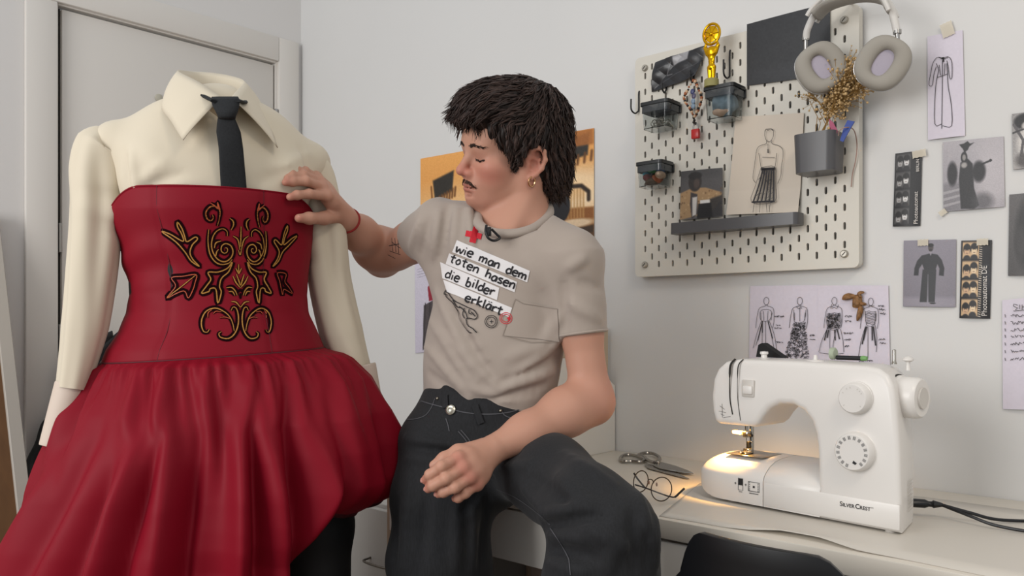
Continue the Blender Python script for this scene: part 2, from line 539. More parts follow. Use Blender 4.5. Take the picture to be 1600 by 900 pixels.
# ------------------------------------------------------------------ desk
DF = -0.583
desk = empty('desk', (2.6, -0.3, 0), 'long white laminate desk with flat drawer fronts along the wall', 'desk')
MB().box((1.19, DF, 0.716), (4.4, -0.002, 0.75), 0.002, 2).build('desk_top', M_DESK, desk)
for x0, x1 in ((1.22, 1.92), (1.925, 2.62), (2.625, 3.5)):
    MB().box((x0, DF + 0.004, 0.607), (x1, DF + 0.022, 0.711), 0.0015, 1).build('drawer_front', M_WHITE, desk)
MB().box((1.24, DF + 0.03, 0.62), (4.3, -0.03, 0.714)).build('drawer_box', mat('drawer_inside', '#8d857c', 0.7), desk, smooth=False)
M_PALEWOOD = mat('pale_birch', '#b39c86', 0.55, vary=(30, 0.08), stretch=(8, 8, 1), bump=(30, 0.05))
MB().box((1.192, DF + 0.02, 0), (1.214, DF + 0.06, 0.715), 0.0015, 1).build('leg', M_PALEWOOD, desk)
MB().box((1.192, -0.06, 0), (1.214, -0.02, 0.715), 0.0015, 1).build('leg', M_PALEWOOD, desk)
MB().box((1.56, -0.47, 0), (1.58, -0.01, 0.62), 0.001, 1).build('side_panel', mat('panel_grey_brown', '#9a8d82', 0.6), desk)
MB().box((3.6, DF + 0.03, 0), (3.63, -0.01, 0.716), 0.001, 1).build('side_panel', M_WHITE, desk)
MB().box((1.60, -0.035, 0.1), (3.6, -0.02, 0.62)).build('back_panel', mat('back_panel_brown', '#6f645b', 0.7), desk, smooth=False)

# low drawer unit standing left of the desk
du = empty('drawer_unit', (0.95, -0.25, 0), 'low white drawer cabinet with thin wire pulls beside the desk leg', 'cabinet')
x0, x1, y0 = 0.70, 1.185, -0.47
MB().box((x0, y0 + 0.018, 0), (x1, -0.03, 0.62), 0.002, 1).build('carcass', mat('cabinet_white', '#b5b3ae', 0.45), du)
for i, (z0, z1) in enumerate(((0.03, 0.215), (0.222, 0.405), (0.412, 0.61))):
    dr = MB().box((x0 + 0.004, y0, z0), (x1 - 0.004, y0 + 0.018, z1), 0.002, 1).build('drawer', mat('cabinet_white', ), du)
    for xm in (0.83, 1.06):
        zc = z0 + (z1 - z0) * 0.32
        MB().tube(catmull([(xm - 0.045, y0, zc + 0.006), (xm - 0.045, y0 - 0.022, zc), (xm + 0.045, y0 - 0.022, zc), (xm + 0.045, y0, zc + 0.006)], 5), 0.003, 8).build('wire_pull', mat('pull_metal', '#77736c', 0.35, 1.0), dr)

# framed board leaning against the door wall
bx = empty('leaning_board', (0.45, -1.3, 0), 'brown board with a pale frame leaning against the wall by the door', 'board')
tb, tt = Vector((0.475, 0, 0.0)), Vector((0.012, 0, 1.40))
up_ = (tt - tb); Lb = up_.length; up_.normalize(); nb_ = Vector((up_.z, 0, -up_.x))
Mb = axes(tb + Vector((0, -1.037, 0)) + nb_ * 0.002, (0, -1, 0), up_, nb_)
MB().box((0.03, 0.03, 0.004), (0.55, Lb - 0.03, 0.014), M=Mb).build('panel', mat('panel_brown', '#6b4a2c', 0.55, vary=(6, 0.12), stretch=(10, 10, 1)), bx, smooth=False)
for lo, hi in (((0, 0, 0), (0.034, Lb, 0.024)), ((0.55, 0, 0), (0.584, Lb, 0.024)), ((0.034, 0, 0), (0.55, 0.034, 0.024)), ((0.034, Lb - 0.034, 0), (0.55, Lb, 0.024))):
    MB().box(lo, hi, 0.002, 1, M=Mb).build('frame_rail', mat('frame_pale', '#b3aca2', 0.5), bx)

# black shoulder bag on the door handle
bag = empty('shoulder_bag', (0.06, -0.75, 0.45), 'slouchy black bag hanging by its strap from the door handle', 'bag')
s = SDF()
hx = Vector((0.055, DY0 + 0.10, hz))
yc = -0.80
s.cone((0.075, yc - 0.13, 0.50), (0.075, yc + 0.15, 0.50), 0.06, 0.06, 0.05, squash=((1, 0, 0), 0.7))
s.cone((0.075, yc - 0.11, 0.60), (0.075, yc + 0.12, 0.60), 0.07, 0.07, 0.08, squash=((1, 0, 0), 0.7))
s.cone((0.07, yc - 0.09, 0.70), (0.07, yc + 0.09, 0.71), 0.065, 0.065, 0.08, squash=((1, 0, 0), 0.6))
s.cone((0.065, yc - 0.06, 0.80), (0.065, yc + 0.06, 0.80), 0.05, 0.05, 0.08, squash=((1, 0, 0), 0.5))
s.disp(lambda p: 0.006 * np.sin(p[:, 1] * 40 + p[:, 2] * 22) * np.sin(p[:, 2] * 17))
v, q = s.mesh(0.008)
M_BAG = mat('black_nylon', '#0d0d10', 0.5, bump=(90, 0.15, 0.001))
mesh_obj('bag_body', v, q, M_BAG, bag)
st = MB()
for dy in (-0.035, 0.05):
    st.tube(catmull([(0.06, yc - 0.02 + dy, 0.80), (0.058, yc - 0.03 + dy * 0.8, 0.95), (0.055, DY0 + 0.15 + dy * 0.3, hz + 0.014), (0.05, yc - 0.01 + dy * 0.6, 0.95), (0.05, yc + dy, 0.80)], 6), 0.011, 8, flat=0.3)
st.build('strap', M_BAG, bag)
MB().tube(catmull([(0.10, yc - 0.11, 0.70), (0.13, yc - 0.15, 0.66), (0.13, yc - 0.19, 0.63), (0.12, yc - 0.205, 0.635)], 5), 0.005, 6).build('strap_end', M_BAG, bag)

# white magazine file on the desk, against the wall
mf = empty('magazine_file', (1.40, -0.15, 0.75), 'white magazine file with a slanted side standing on the desk by the wall', 'file holder')
prof = [(-0.29, 0.75), (-0.004, 0.75), (-0.004, 0.922), (-0.12, 1.002), (-0.29, 1.002)]
Mz = lambda x: axes((x, 0, 0), (0, 1, 0), (0, 0, 1), (1, 0, 0))
MB().prism(prof, -0.003, 0.0, Mz(1.457), 0.0008, 1).build('side', M_WHITE, mf, autosmooth=30)
MB().prism(prof, -0.003, 0.0, Mz(1.372), 0.0008, 1).build('side', M_WHITE, mf, autosmooth=30)
MB().box((1.372, -0.29, 0.75), (1.454, -0.005, 0.753)).build('bottom', M_WHITE, mf, smooth=False)
MB().box((1.372, -0.29, 0.753), (1.454, -0.287, 1.0)).build('front', M_WHITE, mf, smooth=False)
tag(MB().box((1.425, -0.22, 0.754), (1.440, -0.012, 1.075), 0.001, 1).build('folder', mat('beige_card', '#b9a78f', 0.7), None, smooth=False), 'beige card folder standing upright in the white magazine file', 'folder')
# ================================================================== FLAT PRINT HELPERS
class Canvas:
    """paints colours on a grid of (u, v), u to the right and v down, both 0..1"""
    def __init__(s, w, h, aspect, base):
        s.w, s.h, s.a = w, h, aspect            # aspect = height / width
        u, v = np.meshgrid(np.linspace(0, 1, w), np.linspace(0, 1, h))
        s.u, s.v = u, v
        s.c = np.zeros((h, w, 3)); s.c[:] = s.hexc(base)
    @staticmethod
    def hexc(c):
        if not isinstance(c, str): return np.array(c, float)
        c = c.lstrip('#'); return np.array([int(c[i:i + 2], 16) / 255 for i in (0, 2, 4)])
    def mix(s, m, col, al=1.0):
        m = np.clip(m, 0, 1)[..., None] * al
        s.c = s.c * (1 - m) + s.hexc(col) * m
        return s
    def ell(s, cx, cy, rx, ry, col, soft=0.15, al=1.0, rot=0.0):
        x = (s.u - cx); y = (s.v - cy) * s.a; ry = ry * s.a
        cr, sr = math.cos(rot), math.sin(rot)
        x, y = x * cr + y * sr, -x * sr + y * cr
        d = np.sqrt((x / rx) ** 2 + (y / ry) ** 2)
        return s.mix((1 + soft / 2 - d) / soft, col, al)
    def rect(s, x0, y0, x1, y1, col, al=1.0, soft=0.004):
        m = np.clip((s.u - x0) / soft + .5, 0, 1) * np.clip((x1 - s.u) / soft + .5, 0, 1) * np.clip((s.v - y0) / soft + .5, 0, 1) * np.clip((y1 - s.v) / soft + .5, 0, 1)
        return s.mix(m, col, al)
    def poly(s, pts, col, al=1.0, soft=0.01):
        inside = np.zeros(s.u.shape, bool); dist = np.full(s.u.shape, 9.0)
        n = len(pts)
        for i in range(n):
            x0, y0 = pts[i]; x1, y1 = pts[(i + 1) % n]
            cond = ((y0 > s.v) != (y1 > s.v))
            xi = x0 + (s.v - y0) * (x1 - x0) / ((y1 - y0) if y1 != y0 else 1e-9)
            inside ^= cond & (s.u < xi)
            ax, ay, bx, by = x0, y0 * s.a, x1, y1 * s.a
            L = max((bx - ax) ** 2 + (by - ay) ** 2, 1e-12)
            t = np.clip(((s.u - ax) * (bx - ax) + (s.v * s.a - ay) * (by - ay)) / L, 0, 1)
            dist = np.minimum(dist, np.hypot(s.u - ax - t * (bx - ax), s.v * s.a - ay - t * (by - ay)))
        sd = np.where(inside, dist, -dist)
        return s.mix(sd / soft + 0.5, col, al)
    def line(s, pts, w, col, al=1.0):
        dist = np.full(s.u.shape, 9.0)
        for (x0, y0), (x1, y1) in zip(pts[:-1], pts[1:]):
            ax, ay, bx, by = x0, y0 * s.a, x1, y1 * s.a
            L = max((bx - ax) ** 2 + (by - ay) ** 2, 1e-12)
            t = np.clip(((s.u - ax) * (bx - ax) + (s.v * s.a - ay) * (by - ay)) / L, 0, 1)
            dist = np.minimum(dist, np.hypot(s.u - ax - t * (bx - ax), s.v * s.a - ay - t * (by - ay)))
        return s.mix((w / 2 - dist) / 0.008 + 0.5, col, al)
    def vgrad(s, c0, c1, y0=0, y1=1):
        t = np.clip((s.v - y0) / (y1 - y0), 0, 1)[..., None]
        s.c = s.hexc(c0) * (1 - t) + s.hexc(c1) * t; return s
    def noise(s, amt, seed=0, cell=1):
        r = np.random.default_rng(seed).normal(size=(s.h // cell + 2, s.w // cell + 2))
        r = np.repeat(np.repeat(r, cell, 0), cell, 1)[:s.h, :s.w]
        s.c = np.clip(s.c + amt * r[..., None], 0, 1); return s

M_PRINT = mat('photo_print', rough=0.45, attr='Col')
M_PAPERPRINT = mat('paper_print', rough=0.8, attr='Col')
def sheet(name, tl, tr, br, bl, canvas, material, curl=None, parent=None, thick=0.0006):
    """a sheet of paper: front grid with printed colours, back and rim; curl(u, v) lifts it off its plane"""
    tl, tr, br, bl = [np.array(x) for x in (tl, tr, br, bl)]
    h, w = canvas.h, canvas.w
    u = canvas.u[..., None]; v = canvas.v[..., None]
    p = (tl * (1 - u) + tr * u) * (1 - v) + (bl * (1 - u) + br * u) * v
    n = np.cross(tr - tl, bl - tl); n = -n / np.linalg.norm(n)
    if n @ (np.array(CAM) - tl) < 0: n = -n
    if curl is not None: p = p + n * curl(canvas.u, canvas.v)[..., None]
    front = p.reshape(-1, 3)
    idx = np.arange(h * w).reshape(h, w)
    fq = np.stack([idx[:-1, :-1], idx[1:, :-1], idx[1:, 1:], idx[:-1, 1:]], -1).reshape(-1, 4)
    rim = np.concatenate([idx[0, :], idx[1:, -1], idx[-1, -2::-1], idx[-2:0:-1, 0]])
    rb = len(front) + np.arange(len(rim))
    verts = np.concatenate([front, front[rim] - n * thick])
    faces = fq.tolist()
    m = len(rim)
    for i in range(m): faces.append([int(rim[i]), int(rim[(i + 1) % m]), int(rb[(i + 1) % m]), int(rb[i])])
    cols = lin_np(canvas.c.reshape(-1, 3)); cols = np.concatenate([cols, cols[rim]])
    return mesh_obj(name, verts, faces, material, parent, True, colors=cols, autosmooth=50)

def wall_sheet(name, corners, canvas_base, paint, label, cat, ppx=1.1, off=0.0035, material=None, group=None, curl=None):
    """print fixed to the back wall; corners = picture positions tl, tr, br, bl"""
    c = [on_y(x, y, -off) for x, y in corners]
    W = (c[1] - c[0]).length; H = (c[3] - c[0]).length
    pw = max(abs(corners[1][0] - corners[0][0]), abs(corners[2][0] - corners[3][0])); ph = abs(corners[3][1] - corners[0][1])
    cv = Canvas(max(8, int(pw * ppx)), max(8, int(ph * ppx)), H / W, canvas_base)
    if paint: paint(cv)
    cu = curl if curl else (lambda u, v: 0.0025 * np.sin(u * 3.1) * (0.3 + v))
    o = sheet(name, *c, cv, material or M_PRINT, cu)
    return tag(o, label, cat, group)
WN = Vector((0, -1, 0))
M_INK = mat('ink', '#2b292c', 0.7)
M_PENCIL = mat('pencil', '#6b666c', 0.8)
M_TAPE = mat('masking_tape', '#cfc6b4', 0.6, alpha=0.85)
def ink_on_wall(strokes, w, parent, name='ink_drawing', off=0.0075, m=None, sm=4):
    mb = MB()
    for st in strokes:
        pts = [on_y(x, y, -off) for x, y in st]
        if len(pts) > 2 and sm > 1: pts = catmull(pts, sm)
        mb.ribbon(pts, w, WN)
    return mb.build(name, m or M_INK, parent, smooth=False)
def wall_tape(px, py, w, h, rot, parent, off=0.0072):
    c = on_y(px, py, -off); cr, sr = math.cos(rot), math.sin(rot)
    M = axes(c, (cr, 0, sr), (-sr, 0, cr), (0, -1, 0))
    vs = []; fs = []
    for i in range(7):
        x = -w / 2 + w * i / 6
        vs += [(x, -h / 2 + (0.0012 if i % 2 else 0), 0.0004 * (i % 2)), (x, h / 2 - (0.001 if i % 2 else 0), 0)]
    for i in range(6): fs.append([2 * i, 2 * i + 2, 2 * i + 3, 2 * i + 1])
    return MB().add(vs, fs, M).build('tape', M_TAPE, parent)
def scribble(x, y, w, n, seed, amp=4):
    r = random.Random(seed); out = []; cur = []
    for i in range(n * 4):
        t = i / (n * 4)
        cur.append((x + w * t, y + 0.2 * w * t * 0 + r.uniform(-amp, amp)))
        if r.random() < 0.16 and len(cur) > 2: out.append(cur); cur = []
    if len(cur) > 1: out.append(cur)
    return out

# ================================================================== PRINTS ON THE BACK WALL
PAPER = '#d2cbd6'
def p_orange(c):
    c.vgrad('#e8a65a', '#c98a4a')
    c.ell(0.35, 0.75, 0.5, 0.35, '#f3d2a0', 1.2, 0.9); c.ell(0.86, 0.55, 0.28, 0.22, '#fbe6c4', 1.0, 0.9)
    c.ell(0.78, 0.52, 0.22, 0.1, '#f7c98e', 0.8, 0.7)
    for x0, w in ((0.085, 0.14), (0.72, 0.26)):
        yb = 0.30 if x0 < 0.5 else 0.16
        c.poly([(x0, yb - 0.06), (x0 + w, yb - 0.13), (x0 + w - 0.01, yb + 0.07), (x0 + 0.015, yb + 0.14)], '#2c2924')
        for k in range(9):
            t = k / 8; c.line([(x0 + 0.01 + w * t, yb + 0.13 - 0.09 * t), (x0 + 0.006 + w * t, yb + 0.2 - 0.08 * t)], 0.012, '#6b4320')
        c.line([(x0 - 0.01, yb), (x0, yb + 0.2)], 0.01, '#70451e')
    c.rect(0.9, 0.0, 1.0, 0.14, '#a5642c', 0.9, 0.02); c.rect(0.87, 0.0, 0.9, 0.2, '#5c3818', 0.8, 0.01)
    c.poly([(0.6, 0.66), (1.0, 0.7), (1.0, 1.0), (0.6, 1.0)], '#8a5526'); c.poly([(0.85, 0.88), (1.0, 0.86), (1, 1), (0.8, 1)], '#3d2b1c')
    c.ell(0.9, 0.83, 0.1, 0.04, '#f5e0c0', 0.5, 0.8)
    for k in range(9): c.line([(0.83 + 0.015 * k, 0.53), (0.83 + 0.015 * k, 0.78)], 0.007, '#b98b52')
    c.line([(0.80, 0.54), (0.86, 0.49), (0.94, 0.50), (0.975, 0.56), (0.975, 0.63)], 0.018, '#2b1d13')
    c.ell(0.825, 0.66, 0.06, 0.16, '#15141a', 0.1); c.ell(0.80, 0.54, 0.026, 0.05, '#3a2418', 0.3); c.ell(0.775, 0.555, 0.02, 0.03, '#b4805a', 0.3)
    c.rect(0.0, 0.93, 1, 1, '#7a542c', 0.6, 0.02)
    c.noise(0.012, 1)
wall_sheet('wall_poster', [(657, 248), (928, 200), (928, 375), (657, 405)], '#e0a765', p_orange,
           'large amber interior photo print taped to the wall behind the person', 'poster', 0.8)
def p_red(c):
    c.vgrad('#cdc8d6', '#c2bccb')
    c.ell(0.55, 0.18, 0.1, 0.045, '#a98474', 0.4); c.ell(0.54, 0.14, 0.1, 0.03, '#2c2422', 0.4)
    c.poly([(0.36, 0.28), (0.5, 0.23), (0.75, 0.25), (0.8, 0.42), (0.4, 0.44)], '#8e2435')
    c.poly([(0.25, 0.48), (0.6, 0.42), (0.95, 0.44), (0.95, 0.9), (0.5, 0.9), (0.22, 0.98)], '#4c4548')
    for k in range(5): c.line([(0.3 + k * 0.13, 0.46), (0.25 + k * 0.15, 0.92)], 0.03, '#2a2628', 0.7)
    for k in range(4): c.line([(0.08, 0.07 + k * 0.03), (0.3, 0.06 + k * 0.03)], 0.008, '#8b8598')
    c.noise(0.015, 2)
wall_sheet('fashion_print', [(648, 412), (706, 404), (706, 545), (649, 552)], '#cdc8d6', p_red,
           'pale print of a figure in red on the wall behind the grey T-shirt', 'poster')

def p_paper(c): c.noise(0.004, 5, 2)
sk = wall_sheet('gown_sketch', [(1449, 57), (1504, 47), (1508, 212), (1450, 219)], PAPER, p_paper,
                'narrow sheet with a line sketch of a long-sleeved gown, taped up beside the headphones', 'drawing', 0.6, material=M_PAPERPRINT)
X = lambda s: [(1360 + x / 2.647, y / 2.647) for x, y in s]
ink_on_wall([X(s) for s in [
    [(298, 238), (275, 238), (258, 262), (250, 300), (242, 350), (256, 352), (262, 310), (272, 275)],
    [(302, 238), (325, 236), (337, 262), (337, 320), (328, 322), (322, 280), (316, 250)],
    [(272, 262), (282, 290), (276, 318), (268, 380), (266, 512), (296, 512)], [(316, 262), (318, 300), (322, 360), (334, 430), (336, 520), (298, 520)],
    [(276, 320), (296, 314), (318, 306)], [(298, 250), (297, 380), (295, 532)], [(284, 268), (290, 312)], [(308, 262), (306, 308)], [(280, 236), (300, 244), (322, 236)]]], 0.0011, sk, sm=3)
ink_on_wall([X(s) for s in [[(300, 236), (302, 256)], [(294, 242), (306, 240)]]], 0.003, sk, name='ink_accent', sm=1)
wall_tape(1480, 46, 0.022, 0.03, 0.25, sk)

def p_strip(warm):
    def f(c):
        c.c[:] = c.hexc('#141214')
        sk_, hl, bgc = ('#c9a583', '#e0c6a2', '#c7a780') if warm else ('#9c9a99', '#cfcdcb', '#4a4848')
        for k in range(4):
            y0 = 0.02 + k * 0.245; y1 = y0 + 0.22
            c.rect(0.05, y0, 0.60, y1, bgc, 1, 0.03)
            for j, (cx, dy) in enumerate(((0.2, 0.03), (0.44, 0.0))):
                cy = y0 + 0.10 + dy * (1 if k % 2 else 0.3)
                c.ell(cx, cy - 0.018, 0.125, 0.07, '#1c1a1a', 0.25)
                c.ell(cx, cy + 0.012, 0.095, 0.055, sk_ if j == 0 else hl, 0.3)
                c.ell(cx, cy - 0.04, 0.11, 0.035, '#191717', 0.3)
                c.line([(cx - 0.05, cy), (cx - 0.02, cy)], 0.02, '#2c2422', 0.8); c.line([(cx + 0.02, cy), (cx + 0.05, cy)], 0.02, '#2c2422', 0.8)
                c.line([(cx - 0.03, cy + 0.035), (cx + 0.03, cy + 0.035)], 0.02, '#4c342e', 0.8)
                c.ell(cx, cy + 0.11, 0.12, 0.05, '#242224', 0.3)
            c.rect(0.0, y1, 1, y1 + 0.025, '#141214', 1, 0.01); c.rect(0.6, y0, 1, y1, '#141214', 1, 0.01)
        c.rect(0.0, 0.0, 0.05, 1, '#141214')
        if warm:
            for k in range(34): c.line([(0.62, 0.03 + k * 0.0285), (0.69, 0.035 + k * 0.0285)], 0.025, '#cdbfae')
            c.ell(0.87, 0.5, 0.12, 0.2, '#3a3a40', 1.0, 0.8)
        c.noise(0.02, 4)
    return f
def vtext(txt, px, py, size, parent, m, off=0.0085, rot=math.pi / 2):
    """small upright lettering on the wall running upward"""
    o = text_mesh(txt, size); c = on_y(px, py, -off); cr, sr = math.cos(rot), math.sin(rot)
    M = axes(c, (cr, 0, sr), (-sr, 0, cr), (0, -1, 0))
    return MB().add(o[0], o[1], M).build('lettering', m, parent, smooth=False)
def text_mesh(txt, size, shear=0.0, bold=0.0):
    cu = bpy.data.curves.new('lettering_tmp', 'FONT'); cu.body = txt; cu.size = size; cu.shear = shear; cu.offset = bold; cu.resolution_u = 3
    o = bpy.data.objects.new('lettering_tmp', cu); COL.objects.link(o)
    dg = bpy.context.evaluated_depsgraph_get(); dg.update()
    me = bpy.data.meshes.new_from_object(o.evaluated_get(dg))
    vs = [v.co.copy() for v in me.vertices]; fs = [list(p.vertices) for p in me.polygons]
    bpy.data.objects.remove(o); bpy.data.meshes.remove(me); bpy.data.curves.remove(cu)
    return vs, fs
M_WHITEINK = mat('white_ink', '#d8d2cc', 0.6)
ps = wall_sheet('photo_strip', [(1399, 240), (1441, 235), (1438, 353), (1395, 354)], '#141214', p_strip(False),
                'black and white photo booth strip of two people, taped right of the pegboard', 'photo', 1.8)
vtext('Photoautomat', 1434, 350, 0.0115, ps, M_WHITEINK); vtext('BERLIN', 1436, 268, 0.008, ps, M_WHITEINK)
wall_tape(1436, 240, 0.026, 0.016, 0.1, ps, 0.009)
ps2 = wall_sheet('photo_strip', [(1502, 376), (1550, 375), (1547, 498), (1499, 497)], '#141214', p_strip(True),
                 'sepia photo booth strip of two people with a perforated edge', 'photo', 1.8)
vtext('Photoautomat DE', 1542, 494, 0.0135, ps2, M_WHITEINK); wall_tape(1535, 378, 0.02, 0.014, 0, ps2, 0.009)

def p_gown(c):
    c.vgrad('#a9a4a8', '#8f8b90'); c.ell(0.85, 0.55, 0.3, 0.5, '#b9b3b6', 1.0, 0.8); c.rect(0, 0.6, 0.35, 1, '#6d6a6e', 0.6, 0.05)
    for k in range(3): c.poly([(0, 0.72 + k * 0.09), (0.3, 0.68 + k * 0.09), (0.3, 0.71 + k * 0.09), (0, 0.76 + k * 0.09)], '#a6a2a5', 0.8)
    c.poly([(0.30, 0.98), (0.27, 0.55), (0.3, 0.32), (0.42, 0.27), (0.5, 0.35), (0.52, 0.7), (0.6, 0.95), (0.52, 1.0)], '#2a292b', 1, 0.02)
    c.ell(0.66, 0.9, 0.16, 0.12, '#4a484b', 0.8, 0.7)
    c.ell(0.16, 0.47, 0.085, 0.17, '#2b2a2c', 0.4); c.ell(0.60, 0.47, 0.11, 0.15, '#2b2a2c', 0.4)
    c.ell(0.36, 0.25, 0.055, 0.08, '#232224', 0.2); c.ell(0.36, 0.25, 0.03, 0.045, '#8a8583', 0.5); c.ell(0.36, 0.36, 0.05, 0.04, '#9c9794', 0.6)
    c.line([(0.55, 0.42), (0.68, 0.36), (0.78, 0.33)], 0.035, '#29282a'); c.ell(0.79, 0.325, 0.025, 0.02, '#29282a')
    c.poly([(0.38, 0.17), (0.28, 0.06), (0.36, 0.05), (0.42, 0.02), (0.46, 0.06), (0.53, 0.05), (0.45, 0.1), (0.42, 0.15)], '#29282a', 1, 0.015)
    c.line([(0.36, 0.12), (0.38, 0.2)], 0.03, '#29282a')
    c.noise(0.02, 6)
g = wall_sheet('fashion_photo', [(1473, 222), (1568, 213), (1570, 323), (1474, 331)], '#9d989c', p_gown,
               'grey photo of a figure in a dark puff-sleeved gown and feathered headdress', 'photo', 1.3)
wall_tape(1473, 332, 0.014, 0.012, 0.6, g)
def p_suit(c):
    c.vgrad('#85808a', '#7b767f', 0, 0.85); c.rect(0, 0.86, 1, 1, '#8d8892', 1, 0.06)
    dk = '#26262a'
    c.poly([(0.52, 0.20), (0.36, 0.23), (0.27, 0.31), (0.22, 0.42), (0.21, 0.53), (0.30, 0.53), (0.31, 0.43), (0.37, 0.36), (0.42, 0.46), (0.62, 0.46), (0.66, 0.36), (0.70, 0.43), (0.69, 0.53), (0.78, 0.54), (0.79, 0.42), (0.74, 0.30), (0.66, 0.22)], dk, 1, 0.012)
    c.poly([(0.38, 0.44), (0.64, 0.44), (0.62, 0.93), (0.50, 0.93), (0.49, 0.5), (0.47, 0.93), (0.33, 0.93)], '#2b2c2f', 1, 0.012)
    c.line([(0.485, 0.52), (0.475, 0.92)], 0.018, '#6e6a72', 0.7); c.ell(0.58, 0.945, 0.06, 0.012, '#1c1c1e', 0.3)
    c.ell(0.53, 0.115, 0.05, 0.055, '#4b4241', 0.25); c.ell(0.53, 0.08, 0.055, 0.03, '#1d1b1c', 0.3); c.ell(0.53, 0.15, 0.035, 0.02, '#2b2626', 0.5)
    c.poly([(0.50, 0.18), (0.56, 0.18), (0.53, 0.24)], '#8c8890'); c.noise(0.01, 7)
sp = wall_sheet('fashion_photo', [(1412, 376), (1494, 374), (1493, 480), (1411, 479)], '#84808a', p_suit,
                'grey photo of a figure in a broad-shouldered dark suit, taped to the wall', 'photo', 1.3)
wall_tape(1442, 379, 0.02, 0.014, 0, sp)
def p_torso(c):
    c.vgrad('#8d8a89', '#a4a09e'); c.ell(0.35, 0.16, 0.3, 0.14, '#1f1e1f', 0.3); c.ell(0.42, 0.24, 0.16, 0.08, '#b1aba7', 0.4)
    c.ell(0.45, 0.55, 0.32, 0.3, '#c6c1bc', 0.4); c.line([(0.05, 0.2), (0.3, 0.5), (0.2, 0.9)], 0.08, '#555253'); c.line([(0, 0.35), (0.3, 0.3)], 0.06, '#3c3a3b')
    c.ell(0.5, 0.85, 0.4, 0.16, '#54504f', 0.5); c.ell(0.9, 0.4, 0.2, 0.4, '#2c2b2c', 0.5); c.noise(0.03, 8)
wall_sheet('portrait_photo', [(1581, 178), (1640, 171), (1641, 259), (1583, 265)], '#888888', p_torso,
           'black and white photo of a bare-chested figure with dark headwear on the wall', 'photo', 1.2)
def p_dark(c):
    c.vgrad('#5a5757', '#4a4848'); c.ell(0.4, 0.5, 0.25, 0.4, '#2e2d2d', 0.5); c.ell(0.42, 0.22, 0.12, 0.09, '#3a3838', 0.4); c.ell(0.25, 0.6, 0.12, 0.2, '#3d3b3b', 0.6); c.noise(0.015, 9)
wall_sheet('portrait_photo', [(1577, 304), (1650, 298), (1650, 430), (1575, 431)], '#555555', p_dark,
           'dark murky photo of a draped figure above the handwritten list', 'photo', 1.0)
ls = wall_sheet('handwritten_list', [(1566, 469), (1650, 461), (1650, 641), (1567, 639)], PAPER, p_paper,
                'pale sheet with a handwritten numbered list pinned by the sewing machine wheel', 'note', 0.6, material=M_PAPERPRINT)
hand = []
for k, y in enumerate((494, 505, 516, 526, 538, 550, 562)):
    hand.append([(1570, y - 3), (1571, y + 2)]); hand += scribble(1579, y - 1, 55, 10, 50 + k, 2.6)
hand += [[(1590, 477), (1584, 475), (1584, 479), (1590, 481), (1586, 484)], [(1593, 476), (1593, 483)], [(1597, 476), (1597, 484)], [(1597, 480), (1602, 479)], [(1602, 475), (1603, 484)], [(1583, 486), (1606, 484)]]
ink_on_wall(hand, 0.001, ls, sm=2)

# two joined sheets with four figure sketches
fs_ = wall_sheet('figure_sketch_sheet', [(1172, 447), (1281, 445), (1283, 585), (1170, 583)], PAPER, p_paper,
                 'white sheet with inked bustier gown and lace skirt figures above the sewing machine', 'drawing', 0.6, material=M_PAPERPRINT)
fs2 = wall_sheet('figure_sketch_sheet', [(1278, 446), (1388, 446), (1391, 590), (1279, 586)], PAPER, p_paper,
                 'white sheet with two inked figures in pleated skirts, a brown leaf scrap pinned on it', 'drawing', 0.6, off=0.0045, material=M_PAPERPRINT)
Z = lambda s: [(1150 + x / 5, 420 + y / 5) for x, y in s]
def figure(cx, top, mirror=1):
    x = lambda d: cx + d * mirror
    c = [[(cx + 20 * math.cos(a), top + 30 + 30 * math.sin(a)) for a in [i * 0.63 for i in range(11)]],
         [(x(-8), top + 58), (x(-8), top + 68), (x(-50), top + 82), (x(-66), top + 120), (x(-78), top + 200), (x(-82), top + 240)],
         [(x(8), top + 58), (x(8), top + 68), (x(50), top + 82), (x(60), top + 120), (x(60), top + 190), (x(50), top + 240)],
         [(x(-42), top + 120), (x(-40), top + 180)], [(x(42), top + 120), (x(38), top + 180)]]
    return c
st1 = figure(236, 222) + [
    [(186, 352), (196, 325), (236, 316), (270, 326), (282, 350)], [(186, 352), (196, 405), (258, 405), (282, 350)], [(212, 330), (218, 404)], [(250, 330), (246, 404)],
    [(198, 408), (165, 500), (134, 620)], [(210, 408), (185, 500), (155, 600)], [(258, 406), (300, 520), (326, 690)], [(250, 406), (272, 500), (300, 640)], [(205, 410), (204, 620)], [(230, 410), (232, 620)],
    *scribble(302, 372, 75, 8, 1, 7), *scribble(302, 462, 55, 6, 2, 7), *scribble(310, 440, 40, 4, 3, 5), *scribble(315, 572, 55, 5, 4, 8)]
st1 += figure(498, 222) + [[(472, 296), (498, 290), (512, 310), (498, 304), (486, 312), (472, 296)], [(498, 305), (498, 410)], [(450, 320), (456, 414), (530, 412), (545, 320)],
    *scribble(575, 520, 40, 5, 5, 8), *scribble(575, 552, 45, 5, 6, 4)]
ink_on_wall([Z(s) for s in st1], 0.0010, fs_, sm=2)
r = random.Random(3); lace = []
for _ in range(420):
    t = r.random(); y = 420 + t * 280; hw0 = 44 + t * 50; x = 496 - 22 * t + r.uniform(-1, 1) * hw0
    a = r.random() * 6.28; k = r.uniform(4, 9)
    lace.append([(x + k * math.cos(a + j * 1.3), y + k * math.sin(a + j * 1.3)) for j in range(4)])
ink_on_wall([Z(s) for s in lace], 0.0009, fs_, name='lace_scribble', sm=1)['kind'] = 'stuff'
